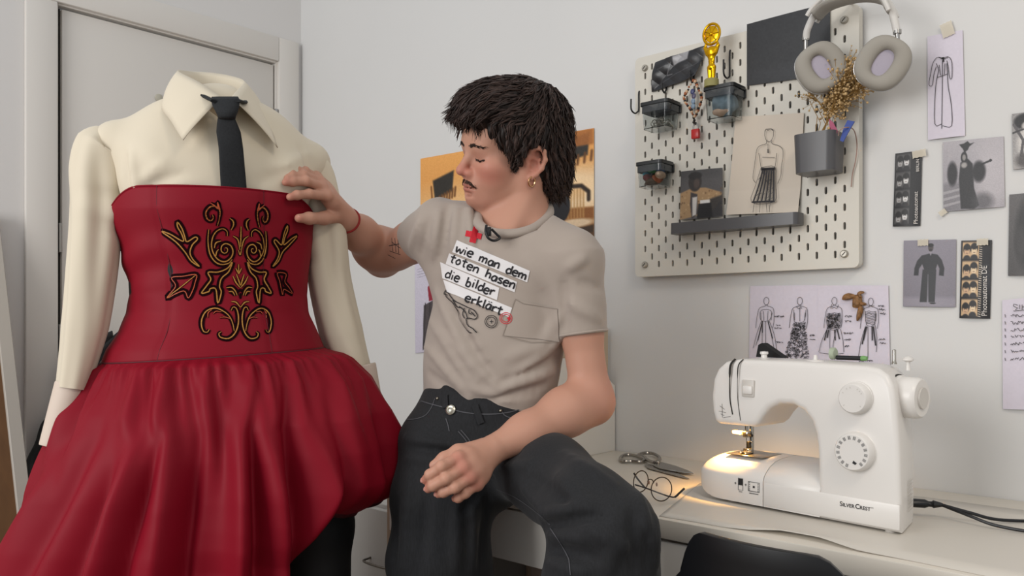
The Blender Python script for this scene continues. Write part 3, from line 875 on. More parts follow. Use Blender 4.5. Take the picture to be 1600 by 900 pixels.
st2 = figure(768, 222) + [[(748, 276), (740, 310), (768, 300), (785, 312), (800, 280)], [(712, 352), (812, 350), (806, 468), (714, 465), (712, 352)], [(712, 470), (670, 560), (648, 650)], [(815, 470), (835, 560), (842, 650)],
    [(648, 655), (750, 668), (842, 660)], [(735, 475), (732, 600), (740, 680)], [(780, 475), (760, 580), (752, 680)],
    *scribble(850, 372, 55, 5, 7, 10), *scribble(850, 410, 50, 5, 8, 8), *scribble(840, 505, 75, 7, 9, 9), *scribble(845, 552, 60, 5, 10, 8), *scribble(850, 605, 35, 4, 11, 8)]
st2 += figure(1052, 228) + [[(1030, 290), (1080, 290)], [(1012, 330), (1018, 440), (1082, 436), (1090, 330)], [(1012, 445), (975, 570), (955, 700)], [(1085, 440), (1100, 540), (1095, 650)], [(1030, 450), (1030, 700)],
    *scribble(1110, 292, 50, 5, 12, 8), *scribble(1115, 318, 55, 5, 13, 9), *scribble(1125, 350, 45, 5, 14, 9), *scribble(1112, 550, 55, 6, 15, 8), *scribble(1120, 582, 50, 5, 16, 8), *scribble(960, 718, 110, 10, 17, 7)]
for k in range(9):
    st2.append([(1016 + r.uniform(-4, 4), 335 + k * 12), (1040, 330 + k * 12 + r.uniform(-6, 6)), (1064, 338 + k * 12), (1088, 332 + k * 12)])
ink_on_wall([Z(s) for s in st2], 0.0010, fs2, off=0.009, sm=2)
lace = []
for _ in range(170):
    x, y = r.uniform(714, 808), r.uniform(354, 466); a = r.random() * 6.28; k = r.uniform(4, 9)
    lace.append([(x + k * math.cos(a + j * 1.3), y + k * math.sin(a + j * 1.3)) for j in range(4)])
ink_on_wall([Z(s) for s in lace], 0.0009, fs2, name='lace_scribble', off=0.009, sm=1)['kind'] = 'stuff'
pl = [[(710, 475 + 0), (690, 560)], [(724, 475), (712, 540)], [(770, 475), (775, 560)], [(790, 475), (808, 550)], [(1020, 450), (995, 560)], [(1012, 455), (985, 590)], [(1062, 450), (1064, 560)], [(1072, 450), (1090, 600)]]
for s_ in pl: ink_on_wall([Z(s_)], 0.0024, fs2, name='ink_shading', off=0.009, sm=1)
for s_ in [[(205, 415), (170, 560)], [(250, 412), (285, 545)], [(204, 410), (206, 500)]]: ink_on_wall([Z(s_)], 0.0022, fs_, name='ink_shading', sm=1)

# brown leaf-shaped fabric scrap pinned over the sketch
lf = empty('leaf_scrap', on_y(1335, 480, -0.012), 'brown gold leaf-shaped fabric scrap pinned over the inked figures', 'fabric scrap')
M_LEAF = mat('bronze_lace', '#7f5a33', 0.55, vary=(160, 0.5), bump=(200, 0.6, 0.003))
def leaf_mesh(pts, off=0.014):
    mb = MB(); P0 = [on_y(*q, -off) for q in Z(pts)]
    c = sum(P0, Vector()) / len(P0)
    sm_ = catmull(P0, 3, True); n = len(sm_)
    inner = [p.lerp(c, 0.45) + WN * 0.004 for p in sm_]
    back = [p - WN * 0.002 for p in sm_]
    vs = sm_ + inner + [c + WN * 0.003] + back; fs = []
    for i in range(n):
        j = (i + 1) % n
        fs += [[i, j, n + j, n + i], [n + i, n + j, 2 * n], [2 * n + 1 + i, 2 * n + 1 + j, j, i]]
    return mb.add(vs, fs)
for pts in ([(828, 240), (840, 205), (880, 190), (925, 202), (935, 222), (900, 236), (860, 245)],
            [(915, 225), (945, 200), (975, 215), (985, 262), (960, 300), (925, 305), (908, 290)],
            [(945, 195), (965, 175), (995, 176), (1000, 190), (975, 200), (985, 225), (965, 235)],
            [(965, 260), (1000, 262), (1018, 275), (1005, 288), (970, 285)],
            [(962, 290), (985, 292), (992, 330), (975, 375), (945, 410), (940, 370), (950, 320)]):
    leaf_mesh(pts).build('leaf', M_LEAF, lf)

# ================================================================== PEGBOARD
PB_OFF = 0.030
pb = empty('pegboard', on_y(1175, 430, -0.02), 'white metal pegboard with rows of staggered slots on the wall', 'pegboard')
A0 = on_y(992.5, 432, -PB_OFF); A1 = on_y(1359, 418, -PB_OFF)
PBX0, PBZ0 = A0.x, (A0.z + A1.z) / 2
PBS = 0.56
CELL = 0.02; NC = 28
M_PEG = mat('pegboard_white', '#cfcabf', 0.5, bump=(30, 0.02, 0.001))
def pegboard_mesh():
    mb = MB(); hw, hh = 0.0029, 0.0083
    slot = []
    for k in range(5): a = math.pi * k / 4; slot.append((hw * math.cos(a), hh - hw + hw * math.sin(a)))
    for k in range(5): a = math.pi + math.pi * k / 4; slot.append((hw * math.cos(a), -hh + hw + hw * math.sin(a)))
    h = CELL / 2
    outer = [(h, 0.0), (h, h), (0, h), (-h, h), (-h, 0.0), (-h, 0.0), (-h, -h), (0, -h), (h, -h), (h, 0.0)]
    x0 = PBX0; z0 = PBZ0; y = -PB_OFF; yb = y + 0.006
    rc = 0.012
    for i in range(NC):
        for j in range(NC):
            cx, cz = x0 + (i + .5) * CELL, z0 + (j + .5) * CELL
            edge = i in (0, NC - 1) or j in (0, NC - 1)
            if (i + j) % 2 == 0 and not edge and not ((i in (1, NC - 2)) and (j in (1, NC - 2))):
                vs = [(cx + a, y, cz + b) for a, b in outer] + [(cx + a, y, cz + b) for a, b in slot] + [(cx + a, yb, cz + b) for a, b in slot]
                fs = []
                for k in range(10):
                    l = (k + 1) % 10
                    if k not in (4, 9): fs.append([k, l, 10 + l, 10 + k])
                    else: fs.append([k, 10 + l, 10 + k])
                    fs.append([10 + k, 10 + l, 20 + l, 20 + k])
                mb.add(vs, fs)
            else:
                pts = [(cx - h, cz - h), (cx + h, cz - h), (cx + h, cz + h), (cx - h, cz + h)]
                if i in (0, NC - 1) and j in (0, NC - 1):
                    sx = -1 if i == 0 else 1; sz = -1 if j == 0 else 1
                    ox, oz = cx + sx * (h - rc), cz + sz * (h - rc)
                    pts = [(cx - sx * h, cz - sz * h), (cx + sx * h, cz - sz * h)]
                    for k in range(6):
                        a = math.pi / 2 * k / 5; pts.append((ox + sx * rc * math.cos(a), oz + sz * rc * math.sin(a)))
                    pts.append((cx - sx * h, cz + sz * h))
                    if sx * sz < 0: pts = pts[::-1]
                mb.add([(a, y, b) for a, b in pts], [list(range(len(pts)))])
    # folded rim
    per = []
    for sx, sz, a0 in ((1, -1, -90), (1, 1, 0), (-1, 1, 90), (-1, -1, 180)):
        ox = x0 + (PBS - rc if sx > 0 else rc); oz = z0 + (PBS - rc if sz > 0 else rc)
        for k in range(6):
            a = math.radians(a0 + 18 * k); per.append((ox + rc * math.cos(a), oz + rc * math.sin(a)))
    n = len(per)
    mb.add([(a, y, b) for a, b in per] + [(a, -0.008, b) for a, b in per], [[k, (k + 1) % n, n + (k + 1) % n, n + k] for k in range(n)])
    return mb
pegboard_mesh().build('board', M_PEG, pb, smooth=False)
for sx, sz in ((1.5, 1.5), (NC - 1.5, 1.5), (1.5, NC - 1.5), (NC - 1.5, NC - 1.5)):
    c = Vector((PBX0 + sx * CELL, -PB_OFF - 0.0005, PBZ0 + sz * CELL))
    m_ = axes(c, (1, 0, 0), (0, 0, 1), (0, -1, 0))
    sc = MB().lathe([(0.0, 0), (0.0085, 0), (0.0085, 0.003), (0.006, 0.006), (0.0, 0.006)], m_, 16, cap=False).build('screw', mat('screw_zinc', '#a7a298', 0.4, 0.6), pb)
    mm = MB(); mm.box((-0.005, -0.0008, 0.006), (0.005, 0.0008, 0.0066), M=m_ @ Matrix.Rotation(0.8, 4, 'Z'))
    mm.build('slot', M_DARKGAP, sc, smooth=False)
def pb_pt(px, py, out=0.0): return on_y(px, py, -PB_OFF - out)

# hooks
M_HOOK = mat('hook_black', '#1a1a1c', 0.4)
HK = 'black wire hook on the pegboard '
def hook(px, py, hgt, reach, label, dx=0.0):
    p = pb_pt(px, py)
    pts = [p + Vector((0, 0.012, hgt)), p + Vector((0, -0.002, hgt + 0.002)), p + Vector((0, -0.003, 0.008)), p + Vector((dx * .2, -0.007, 0.001)), p + Vector((dx * .6, -reach * 0.55, -0.004)), p + Vector((dx, -reach, 0.004)), p + Vector((dx, -reach - 0.001, hgt * 0.6))]
    o = MB().tube(catmull(pts, 6), 0.0021, 8).build('peg_hook', M_HOOK)
    return tag(o, HK + label, 'hook', 'pegboard hooks')
hook(999, 176, 0.05, 0.028, 'beside the lidded box of metal findings', -0.006)
hook(1042, 144, 0.03, 0.022, 'below the crumpled black film')
hook(1085, 126, 0.035, 0.02, 'carrying the beaded key fob')
hook(1141, 122, 0.06, 0.032, 'right of the golden statuette')
hook(1295, 162, 0.04, 0.022, 'among the dried flowers')
hook(1331, 8, 0.02, 0.085, 'holding up the headphones')

# sheets on the pegboard
def peg_sheet(name, corners, base, paint, label, cat, out=0.004, ppx=1.0, material=None, curl=None, outs=None):
    outs = outs or [out] * 4
    c = [pb_pt(x, y, o) for (x, y), o in zip(corners, outs)]
    pw = abs(corners[1][0] - corners[0][0]); ph = abs(corners[3][1] - corners[0][1])
    cv = Canvas(int(pw * ppx) + 4, int(ph * ppx) + 4, (c[3] - c[0]).length / (c[1] - c[0]).length, base)
    if paint: paint(cv)
    return tag(sheet(name, *c, cv, material or M_PRINT, curl or (lambda u, v: 0.002 * np.sin(u * 3))), label, cat)
M_FILM = mat('black_film', rough=0.3, attr='Col', bump=(35, 0.25, 0.004))
def crumple(u, v):
    return 0.004 * np.abs(np.sin(u * 5 + v * 3)) + 0.0018 * np.abs(np.sin(u * 11 - v * 7 + 1)) + 0.003 * np.sin(v * 4 + u * 3) + 0.012 * u * u * v
def p_film(c):
    c.c[:] = c.hexc('#242427')
    c.poly([(0.38, 0.02), (0.7, -0.05), (0.7, 0.26), (0.52, 0.3), (0.42, 0.34)], '#98979a', 1, 0.03)
    c.line([(0.36, 0.2), (0.30, 0.6), (0.42, 0.62)], 0.02, '#77777a', 0.7); c.line([(0.05, 0.9), (0.5, 0.65), (0.95, 0.5)], 0.012, '#55555a', 0.7)
    c.line([(0.1, 0.3), (0.33, 0.25)], 0.01, '#5a5a5e', 0.7)
peg_sheet('film_scrap', [(1024, 98), (1103, 72), (1092, 120), (1018, 144)], '#2a2a2d', p_film,
          'crumpled shiny black film scrap with a torn silver patch on the pegboard', 'film scrap', 0.006, 1.6, M_FILM, crumple)
peg_sheet('black_card', [(1167, 38), (1297, 4), (1297, 117), (1167, 134)], '#232427', lambda c: (c.ell(0.5, 0.85, 0.4, 0.1, '#2e2f33', 1.0, 0.6), c.noise(0.008, 3, 2)),
          'plain matt black card fixed to the pegboard beside the headphones', 'card', 0.004, 0.6)
CREAM = '#cfc3b4'
dw = peg_sheet('skirt_drawing', [(1152, 183), (1256, 176), (1249, 332), (1136, 336)], CREAM, None,
               'cream paper with an ink drawing of a man in a striped skirt on the ledge', 'drawing', 0.006, 0.6, M_PAPERPRINT,
               lambda u, v: 0.010 * np.clip(v - 0.75, 0, 1) * 4 * (0.5 + u * 0.3) + 0.008 * (1 - v) * np.clip(1 - u * 3, 0, 1))
Q = lambda s: [(960 + x / 3.3333, 200 + y / 3.3333) for x, y in s]
def ink_on_peg(strokes, w, parent, out=0.0125, name='ink_drawing', m=None, sm=3):
    mb = MB()
    for st in strokes:
        pts = []
        for x, y in st:
            v = min(1, max(0, (y - 180) / 155)); pts.append(pb_pt(x, y, out + 0.016 * max(0, v - 0.72) * 4 * 0.75))
        if len(pts) > 2 and sm > 1: pts = catmull(pts, sm)
        mb.ribbon(pts, w, WN)
    return mb.build(name, m or M_INK, parent, smooth=False)
dr_ = [[(783, 40), (785, 12), (800, 5), (825, 8), (828, 40), (820, 60), (806, 72), (790, 62), (783, 40)],
       [(785, 18), (790, 5), (800, 12), (812, 3), (826, 14)], [(792, 66), (790, 82), (760, 92), (742, 112), (732, 180), (722, 260), (735, 285)],
       [(820, 64), (822, 82), (855, 92), (876, 112), (878, 150), (870, 200), (866, 250), (850, 290)],
       [(752, 130), (760, 180), (764, 205)], [(846, 130), (840, 180), (836, 204)], [(770, 152), (835, 154)], [(800, 84), (800, 130)],
       [(764, 206), (836, 203), (842, 300), (834, 384), (714, 388), (735, 300), (764, 206)],
       [(728, 390), (722, 440)], [(760, 388), (755, 440)], [(790, 388), (795, 440)], [(812, 386), (806, 438)]]
ink_on_peg([Q(s) for s in dr_], 0.0011, dw)
st_ = []
for k in range(6):
    t = k / 5; st_.append([(772 + 58 * t, 222), (752 + 78 * t, 300), (724 + 106 * t, 384)])
ink_on_peg([Q(s) for s in st_], 0.0036, dw, name='skirt_stripes')
for s_, n_ in (([(764, 212), (836, 209)], 'waistband_line'), ([(764, 218), (836, 216)], 'waistband_line'), ([(716, 386), (834, 382)], 'hem_line')): ink_on_peg([Q(s_)], 0.004, dw, name=n_)
hatch = []
for k in range(46):
    t = r.random(); y = 225 + t * 155; x = 752 - 28 * t + r.random() * (80 + 14 * t); hatch.append([(x, y), (x + 9, y - 8)])
hatch += [[(796, 112 + k * 3), (806, 110 + k * 4)] for k in range(6)]
ink_on_peg([Q(s) for s in hatch], 0.0009, dw, name='hatching', sm=1)['kind'] = 'stuff'
def p_card(c):
    c.vgrad('#4b494a', '#5c5959'); c.rect(0, 0, 1, 0.12, '#3b393a', 0.8, 0.2)
    c.poly([(0.0, 0.45), (0.3, 0.36), (0.62, 0.38), (0.98, 0.5), (1, 0.62), (0.75, 0.9), (0, 1)], '#a5855f', 1, 0.03)
    rr = random.Random(5)
    for _ in range(60):
        x, y = rr.random(), 0.42 + rr.random() * 0.55
        c.ell(x, y, 0.02, 0.02, rr.choice(['#5f4630', '#c4a67c', '#7d6245']), 0.6, 0.55)
    c.ell(0.36, 0.24, 0.16, 0.2, '#2f2927', 0.2); c.ell(0.36, 0.12, 0.16, 0.08, '#1d1a1a', 0.3); c.ell(0.40, 0.28, 0.07, 0.1, '#4a3d37', 0.6)
    c.poly([(0.26, 0.45), (0.42, 0.5), (0.44, 0.9), (0.3, 1.0), (0.25, 0.7)], '#393436', 1, 0.03)
    c.poly([(0.30, 0.56), (0.42, 0.55), (0.40, 0.92), (0.31, 0.95)], '#c9c4be', 1, 0.03)
    c.poly([(0.45, 0.7), (0.75, 0.68), (0.8, 1.0), (0.42, 1.0)], '#0f0f11', 1, 0.03); c.rect(0.49, 0.63, 0.72, 0.7, '#d9d6d2', 1, 0.02)
    c.poly([(0.72, 0.62), (1, 0.55), (1, 1), (0.78, 1)], '#2c2a2b', 0.9, 0.05)
    c.noise(0.015, 11)
peg_sheet('portrait_card', [(1064, 268), (1129, 262), (1129, 338), (1062, 344)], '#555555', p_card,
          'small portrait card of a figure in a patterned jacket standing on the ledge', 'photo', 0.010, 1.8)

# ledge shelf
M_GREYP = mat('grey_plastic', '#4d4c4e', 0.35)
lg = empty('pegboard_ledge', pb_pt(1145, 360, 0.02), 'long narrow dark grey ledge clipped across the pegboard', 'shelf')
L0 = pb_pt(1047, 346, 0.0); L1 = pb_pt(1245, 346, 0.0)
zt = pb_pt(1145, 340, 0.045).z; zb = pb_pt(1145, 358, 0.045).z
xl, xr = pb_pt(1046, 350, 0.045).x, pb_pt(1246, 350, 0.045).x
def rrect(x0, x1, y0, y1, rad, n=5):
    out = []
    for cx, cy, a0 in ((x1 - rad, y0 + rad, -90), (x1 - rad, y1 - rad, 0), (x0 + rad, y1 - rad, 90), (x0 + rad, y0 + rad, 180)):
        for k in range(n + 1):
            a = math.radians(a0 + 90 * k / n); out.append((cx + rad * math.cos(a), cy + rad * math.sin(a)))
    return out
def tray(outer, t, z0, z1, floor_t=0.002, M=None):
    """open-topped thin-walled tray from an outline"""
    n = len(outer); cx = sum(p[0] for p in outer) / n; cy = sum(p[1] for p in outer) / n
    inner = []
    for i in range(n):
        a, b, c_ = Vector((*outer[i - 1], 0)), Vector((*outer[i], 0)), Vector((*outer[(i + 1) % n], 0))
        tg = (c_ - a).normalized(); nn = Vector((-tg.y, tg.x, 0)); q = b + nn * t; inner.append((q.x, q.y))
    vs = [(x, y, z0) for x, y in outer] + [(x, y, z1) for x, y in outer] + [(x, y, z1) for x, y in inner] + [(x, y, z0 + floor_t) for x, y in inner]
    fs = [list(range(n))[::-1], [3 * n + k for k in range(n)]]
    for k in range(n):
        l = (k + 1) % n
        fs += [[k, l, n + l, n + k], [n + k, n + l, 2 * n + l, 2 * n + k], [2 * n + k, 2 * n + l, 3 * n + l, 3 * n + k]]
    return MB().add(vs, fs, M)
tray(rrect(xl, xr, -PB_OFF - 0.047, -PB_OFF - 0.002, 0.012), 0.0022, zb, zt).build('tray', M_GREYP, lg, autosmooth=40)
for x in (xl + 0.03, xr - 0.03): MB().box((x - 0.004, -PB_OFF - 0.004, zt - 0.006), (x + 0.004, -PB_OFF - 0.001, zt + 0.004), 0.001, 1).build('clip', M_GREYP, lg)

# clear lidded boxes
M_CLEAR = mat('clear_plastic', '#e3e7e8', 0.05, trans=1.0, ior=1.2, spec=0.8)
M_SMOKE = mat('smoke_plastic', '#3a3e42', 0.12, alpha=0.72, spec=0.8)
M_LID = mat('smoke_lid', '#232527', 0.3)
def clear_box(cx_px, top_py, w, dep, hgt, label, out0=0.006, smoke=0.022):
    c = pb_pt(cx_px, top_py, out0 + dep / 2)
    t = empty('storage_box', (c.x, c.y, c.z - hgt), label, 'storage box', 'clear boxes on the pegboard')
    o = rrect(c.x - w / 2, c.x + w / 2, c.y - dep / 2, c.y + dep / 2, 0.008)
    bxm = tray(o, 0.0015, c.z - hgt, c.z - 0.003)
    n = len(o)
    for i, v in enumerate(bxm.v):              # tapering walls
        if v.z < c.z - hgt + 0.004: v.x = c.x + (v.x - c.x) * 0.9; v.y = c.y + (v.y - c.y) * 0.9
    bxm.build('bin', M_CLEAR, t, autosmooth=40)
    fr = tray(rrect(c.x - w / 2 - 0.003, c.x + w / 2 + 0.003, c.y - dep / 2 - 0.003, c.y + dep / 2 + 0.003, 0.009), 0.005, c.z - 0.005, c.z + 0.003, 0.0)
    fr.f = [f for f in fr.f if len(f) <= 4]
    fr.build('rim', M_LID, t, autosmooth=40)
    bd = tray([(c.x + (a - c.x) * 1.008, c.y + (b - c.y) * 1.008) for a, b in o], 0.001, c.z - smoke, c.z - 0.004, 0.0)
    bd.f = [f for f in bd.f if len(f) <= 4]
    bd.build('smoke_band', M_SMOKE, t, autosmooth=40)
    MB().box((c.x - w / 2 + 0.004, -PB_OFF - 0.008, c.z - 0.022), (c.x + w / 2 + 0.002, -PB_OFF - 0.001, c.z + 0.001), 0.003).build('bracket', M_LID, t)
    return t, c
# box of metal findings
t, c = clear_box(1032, 163, 0.074, 0.062, 0.062, 'clear plastic box holding loose metal rings, hung beneath the film scrap')
M_RING = mat('dull_metal', '#9b958a', 0.3, 1.0)
def ring_mesh(rad, th):
    return MB().tube([(rad * math.cos(a), rad * math.sin(a), 0) for a in [i * 2 * math.pi / 16 for i in range(16)]], th, 6, closed=True)
rm = None
for k in range(15):
    rr_ = random.Random(k)
    m_ = Matrix.Translation((c.x + rr_.uniform(-.022, .022), c.y + rr_.uniform(-.014, .014), c.z - 0.052 + 0.003 * (k // 4) + rr_.uniform(0, .006))) @ Matrix.Rotation(rr_.uniform(-1, 1), 4, 'X') @ Matrix.Rotation(rr_.uniform(-1, 1), 4, 'Y')
    if rm is None: o = ring_mesh(0.009, 0.0011).build('metal_ring', M_RING); rm = o
    else: o = rm.copy(); COL.objects.link(o)
    o.matrix_world = m_ @ Matrix.Scale(rr_.uniform(.7, 1.2), 4)
    tag(o, 'small loose metal ring inside the clear box under the film scrap', 'ring', 'metal rings in the clear box')
# box with blue grey cloth
t, c2 = clear_box(1132, 139, 0.072, 0.062, 0.072, 'clear plastic box packed with grey blue cloth, golden statuette standing on it')
def cloth_lump(name, c, r, seed, material, label, cat, group=None, amp=0.25, n=0.004):
    s = SDF(); s.ell(c, r)
    s.disp(lambda p: -amp * min(r) * np.sin(p[:, 0] * 160 + seed) * np.sin(p[:, 2] * 130 + seed * 2 + p[:, 1] * 60))
    v, q = s.mesh(n); return tag(mesh_obj(name, v, q, material), label, cat, group)
cloth_lump('cloth_bundle', (c2.x, c2.y, c2.z - 0.036), (0.029, 0.023, 0.031), 1, mat('grey_blue_cloth', '#7b8b95', 0.8, vary=(40, 0.35)), 'grey blue cloth folded inside the clear box below the statuette', 'cloth', n=0.003)
cloth_lump('ribbon_bundle', (c2.x - 0.004, c2.y - 0.012, c2.z - 0.055), (0.02, 0.013, 0.009), 2, mat('peach_ribbon', '#c4a48c', 0.6), 'peach ribbon lying low in the clear box below the statuette', 'ribbon', n=0.0025)
# box with coloured scraps
t, c3 = clear_box(1023, 256, 0.070, 0.058, 0.058, 'clear plastic box of colourful fabric scraps low on the pegboard edge')
for k, (dx, dz, rr_, hx_, nm) in enumerate(((0.0, -0.012, 0.017, '#2f7a4a', 'green'), (-0.016, -0.034, 0.013, '#7a3a35', 'maroon'), (0.006, -0.036, 0.014, '#a5562f', 'rust'), (0.019, -0.030, 0.012, '#c9a98f', 'pale pink'), (-0.022, -0.024, 0.009, '#4d9db0', 'turquoise'), (0.016, -0.016, 0.010, '#3f6aa0', 'blue'), (-0.004, -0.046, 0.014, '#5d4630', 'brown'))):
    cloth_lump('fabric_scrap', (c3.x + dx, c3.y - 0.006 + 0.004 * (k % 3), c3.z + dz), (rr_, 0.016, rr_ * 0.75), k, mat('scrap_' + nm.replace(' ', '_'), hx_, 0.7, vary=(90, 0.4)), nm + ' fabric scrap squeezed into the low clear box', 'fabric scrap', n=0.0026)

# golden statuette on the box lid
stt = empty('statuette', (c2.x - 0.012, c2.y, c2.z + 0.003), 'small golden statuette lifting a wheel, standing on a clear box', 'trophy')
GOLD = mat('gold', '#d9a417', 0.22, 1.0)
sb = Vector((c2.x - 0.018, c2.y - 0.028, c2.z + 0.002))
Ms = Matrix.Translation(sb)
MB().lathe([(0.0, 0), (0.017, 0), (0.0165, 0.016), (0.015, 0.018), (0.0, 0.018)], Ms, 20, cap=False).build('plinth', mat('plinth_green', '#8b8450', 0.5), stt)
s = SDF()
b0 = np.array(sb)
for sx in (-1, 1):
    s.cone(b0 + (sx * 0.0045, 0, 0.018), b0 + (sx * 0.005, 0, 0.05), 0.0042, 0.006, 0.004)
    s.cone(b0 + (sx * 0.011, 0, 0.086), b0 + (sx * 0.0175, 0, 0.105), 0.0032, 0.0026, 0.003)
    s.cone(b0 + (sx * 0.0175, 0, 0.105), b0 + (sx * 0.013, 0, 0.122), 0.0026, 0.0022, 0.003)
s.cone(b0 + (0, 0, 0.05), b0 + (0, 0, 0.066), 0.0072, 0.0065, 0.004); s.cone(b0 + (0, 0, 0.066), b0 + (0, 0, 0.083), 0.007, 0.0105, 0.004, squash=((0, 1, 0), 0.6))
s.ell(b0 + (0, 0, 0.098), (0.0055, 0.0058, 0.007)); s.cone(b0 + (0, 0, 0.085), b0 + (0, 0, 0.094), 0.003, 0.003, 0.002)
v, q = s.mesh(0.0013); v[:, 2] = b0[2] + 0.018 + (v[:, 2] - b0[2] - 0.018) * 0.86; mesh_obj('figure', v, q, GOLD, stt)
wc = sb + Vector((0, 0, 0.122))
wh = MB().tube([wc + Vector((0.0205 * math.cos(a), 0, 0.0235 * math.sin(a))) for a in [i * 2 * math.pi / 28 for i in range(28)]], 0.0032, 8, closed=True)
for k in range(7):
    a = math.pi * 2 * k / 7; wh.tube([wc, wc + Vector((0.019 * math.cos(a), 0, 0.022 * math.sin(a)))], 0.0017, 6)
wh.ball(wc, 0.005); wh.ball(wc, (0.017, 0.0012, 0.019)); wh.build('wheel', GOLD, stt)

# beaded key fob with a red padlock
kf = empty('key_fob', pb_pt(1085, 215, 0.02), 'beaded brown loop of charms with a small red padlock on a hook', 'key fob')
M_BEADS = [mat('bead_brown', '#9c5a36', 0.4), mat('bead_dark', '#231d1b', 0.35), mat('bead_cream', '#c9a98a', 0.4)]
lp = catmull([pb_pt(x, y, 0.019) for x, y in ((1084, 126), (1075, 140), (1069, 152), (1073, 163), (1080, 172), (1085, 182), (1090, 172), (1096, 160), (1094, 145), (1089, 133))], 4, True)
for i, p in enumerate(lp):
    MB().ball(p + Vector((random.uniform(-.001, .001), random.uniform(-.002, .002), 0)), random.uniform(0.0026, 0.0044), seg=8, rings=6).build('bead', M_BEADS[i * 7 % 3], kf)
for i, (x, y, hx_) in enumerate(((1082, 143, '#41466e'), (1084, 150, '#55506a'), (1083, 158, '#8296ac'), (1083, 166, '#7d90a2'))):
    p = pb_pt(x, y, 0.019); MB().ball(p, (0.006, 0.003, 0.007), seg=10, rings=7).build('charm', mat('charm_%d' % i, hx_, 0.35, vary=(200, 0.4)), kf)
for i, (x, y) in enumerate(((1084, 184), (1085, 188), (1084, 191), (1087, 193))): MB().ball(pb_pt(x, y, 0.019), 0.0034, seg=8, rings=6).build('bead', M_BEADS[1], kf)
pc = pb_pt(1087, 209, 0.019)
MB().box(pc + Vector((-0.0105, -0.005, -0.0125)), pc + Vector((0.0105, 0.005, 0.0115)), 0.003).build('padlock', mat('padlock_red', '#b21f1c', 0.3), kf)
MB().tube(catmull([pc + Vector((-0.006, 0, 0.011)), pc + Vector((-0.006, 0, 0.018)), pc + Vector((0, 0, 0.024)), pc + Vector((0.006, 0, 0.018)), pc + Vector((0.006, 0, 0.011))], 4), 0.0018, 8).build('shackle', M_STEEL, kf)

# planter with dried flowers
pt = empty('peg_planter', pb_pt(1285, 275, 0.04), 'dark grey plastic pot clipped to the pegboard', 'pot')
cx_ = pb_pt(1280, 245, 0.042); wz = 0.098
zt2 = pb_pt(1280, 211, 0.042).z; zb2 = pb_pt(1280, 271, 0.042).z
po = tray(rrect(cx_.x - 0.045, cx_.x + 0.045, -PB_OFF - 0.080, -PB_OFF - 0.004, 0.018), 0.0025, zb2, zt2)
for v in po.v:
    if v.z < zt2 - 0.02: v.x = cx_.x + (v.x - cx_.x) * 0.93; v.y = cx_.y + (v.y - cx_.y) * 0.93
po.build('pot', M_GREYP, pt, autosmooth=40)
MB().box((cx_.x - 0.02, -PB_OFF - 0.006, zt2 - 0.02), (cx_.x + 0.02, -PB_OFF - 0.001, zt2 - 0.006), 0.001, 1).build('clip', M_GREYP, pt)
df = empty('dried_flowers', Vector((cx_.x, cx_.y, zb2 + 0.006)), 'bunch of dried tan flowers standing in the grey pot', 'dried flowers')
M_STEM = mat('dry_stem', '#96743f', 0.8); M_BUD = mat('dry_bud', '#b3966a', 0.85, vary=(120, 0.35))
rr_ = random.Random(11)
buds = []; stems = MB()
base = Vector((cx_.x - 0.012, cx_.y, zt2 - 0.03))
neck = pb_pt(1297, 180, 0.05)
clusters = [(1335, 125), (1322, 135), (1310, 148), (1345, 118), (1328, 112), (1338, 140), (1350, 130), (1315, 122), (1306, 160), (1262, 145), (1268, 152), (1325, 100), (1302, 172), (1312, 158), (1320, 148), (1296, 165)]
for cxp, cyp in clusters:
    tip = pb_pt(cxp, cyp, 0.03 + rr_.random() * 0.05)
    stems.tube(catmull([base, base.lerp(neck, 0.8), neck.lerp(tip, 0.5) + Vector((0, 0, 0.004)), tip], 4), [0.0012] * 13, 5)
    for _ in range(60 if cxp > 1290 else 14):
        q_ = tip + Vector((rr_.gauss(0, .014), rr_.gauss(0, .010), rr_.gauss(0, .014)))
        stems.tube([neck.lerp(tip, 0.75) + Vector((rr_.gauss(0, .003), 0, 0)), q_], 0.0004, 4, cap=False)
        buds.append(q_)
for px_, py_ in ((1278, 170), (1285, 160), (1270, 168), (1265, 158)): stems.tube([base, pb_pt(px_ + 12, py_ + 24, 0.05), pb_pt(px_, py_, 0.05)], 0.0008, 5)
stems.build('stems', M_STEM, df)
b0_ = None
rr_.shuffle(buds)
fine = MB()
for q_ in buds[280:]: fine.ball(q_, rr_.uniform(0.0013, 0.0026), seg=6, rings=4)
tag(fine.build('small_buds', M_BUD, df), kind='stuff')
for q_ in buds[:280]:
    if b0_ is None:
        b0_ = MB().ball((0, 0, 0), 0.0030, seg=7, rings=5).build('flower_bud', M_BUD); b0_.parent = df
        o = b0_
    else: o = b0_.copy(); COL.objects.link(o)
    o.matrix_parent_inverse = Matrix.Translation(df.location).inverted()
    o.location = q_; o.scale = [rr_.uniform(0.6, 1.25)] * 3
def scrap_poly(name, pts, out, material, label, cat, th=0.003):
    Pp = [pb_pt(x, y, out) for x, y in pts]; n = len(Pp)
    vs = Pp + [p + WN * th for p in Pp]
    fs = [list(range(n)), [n + k for k in range(n)][::-1]] + [[k, (k + 1) % n, n + (k + 1) % n, n + k] for k in range(n)]
    return tag(MB().add(vs, fs).build(name, material, smooth=False), label, cat)
scrap_poly('paper_tag', [(1296, 186), (1302, 191), (1309, 204), (1306, 220), (1299, 218)], 0.06, mat('pink_card', '#a4506c', 0.6), 'pink card tag sticking out of the grey pot', 'tag')
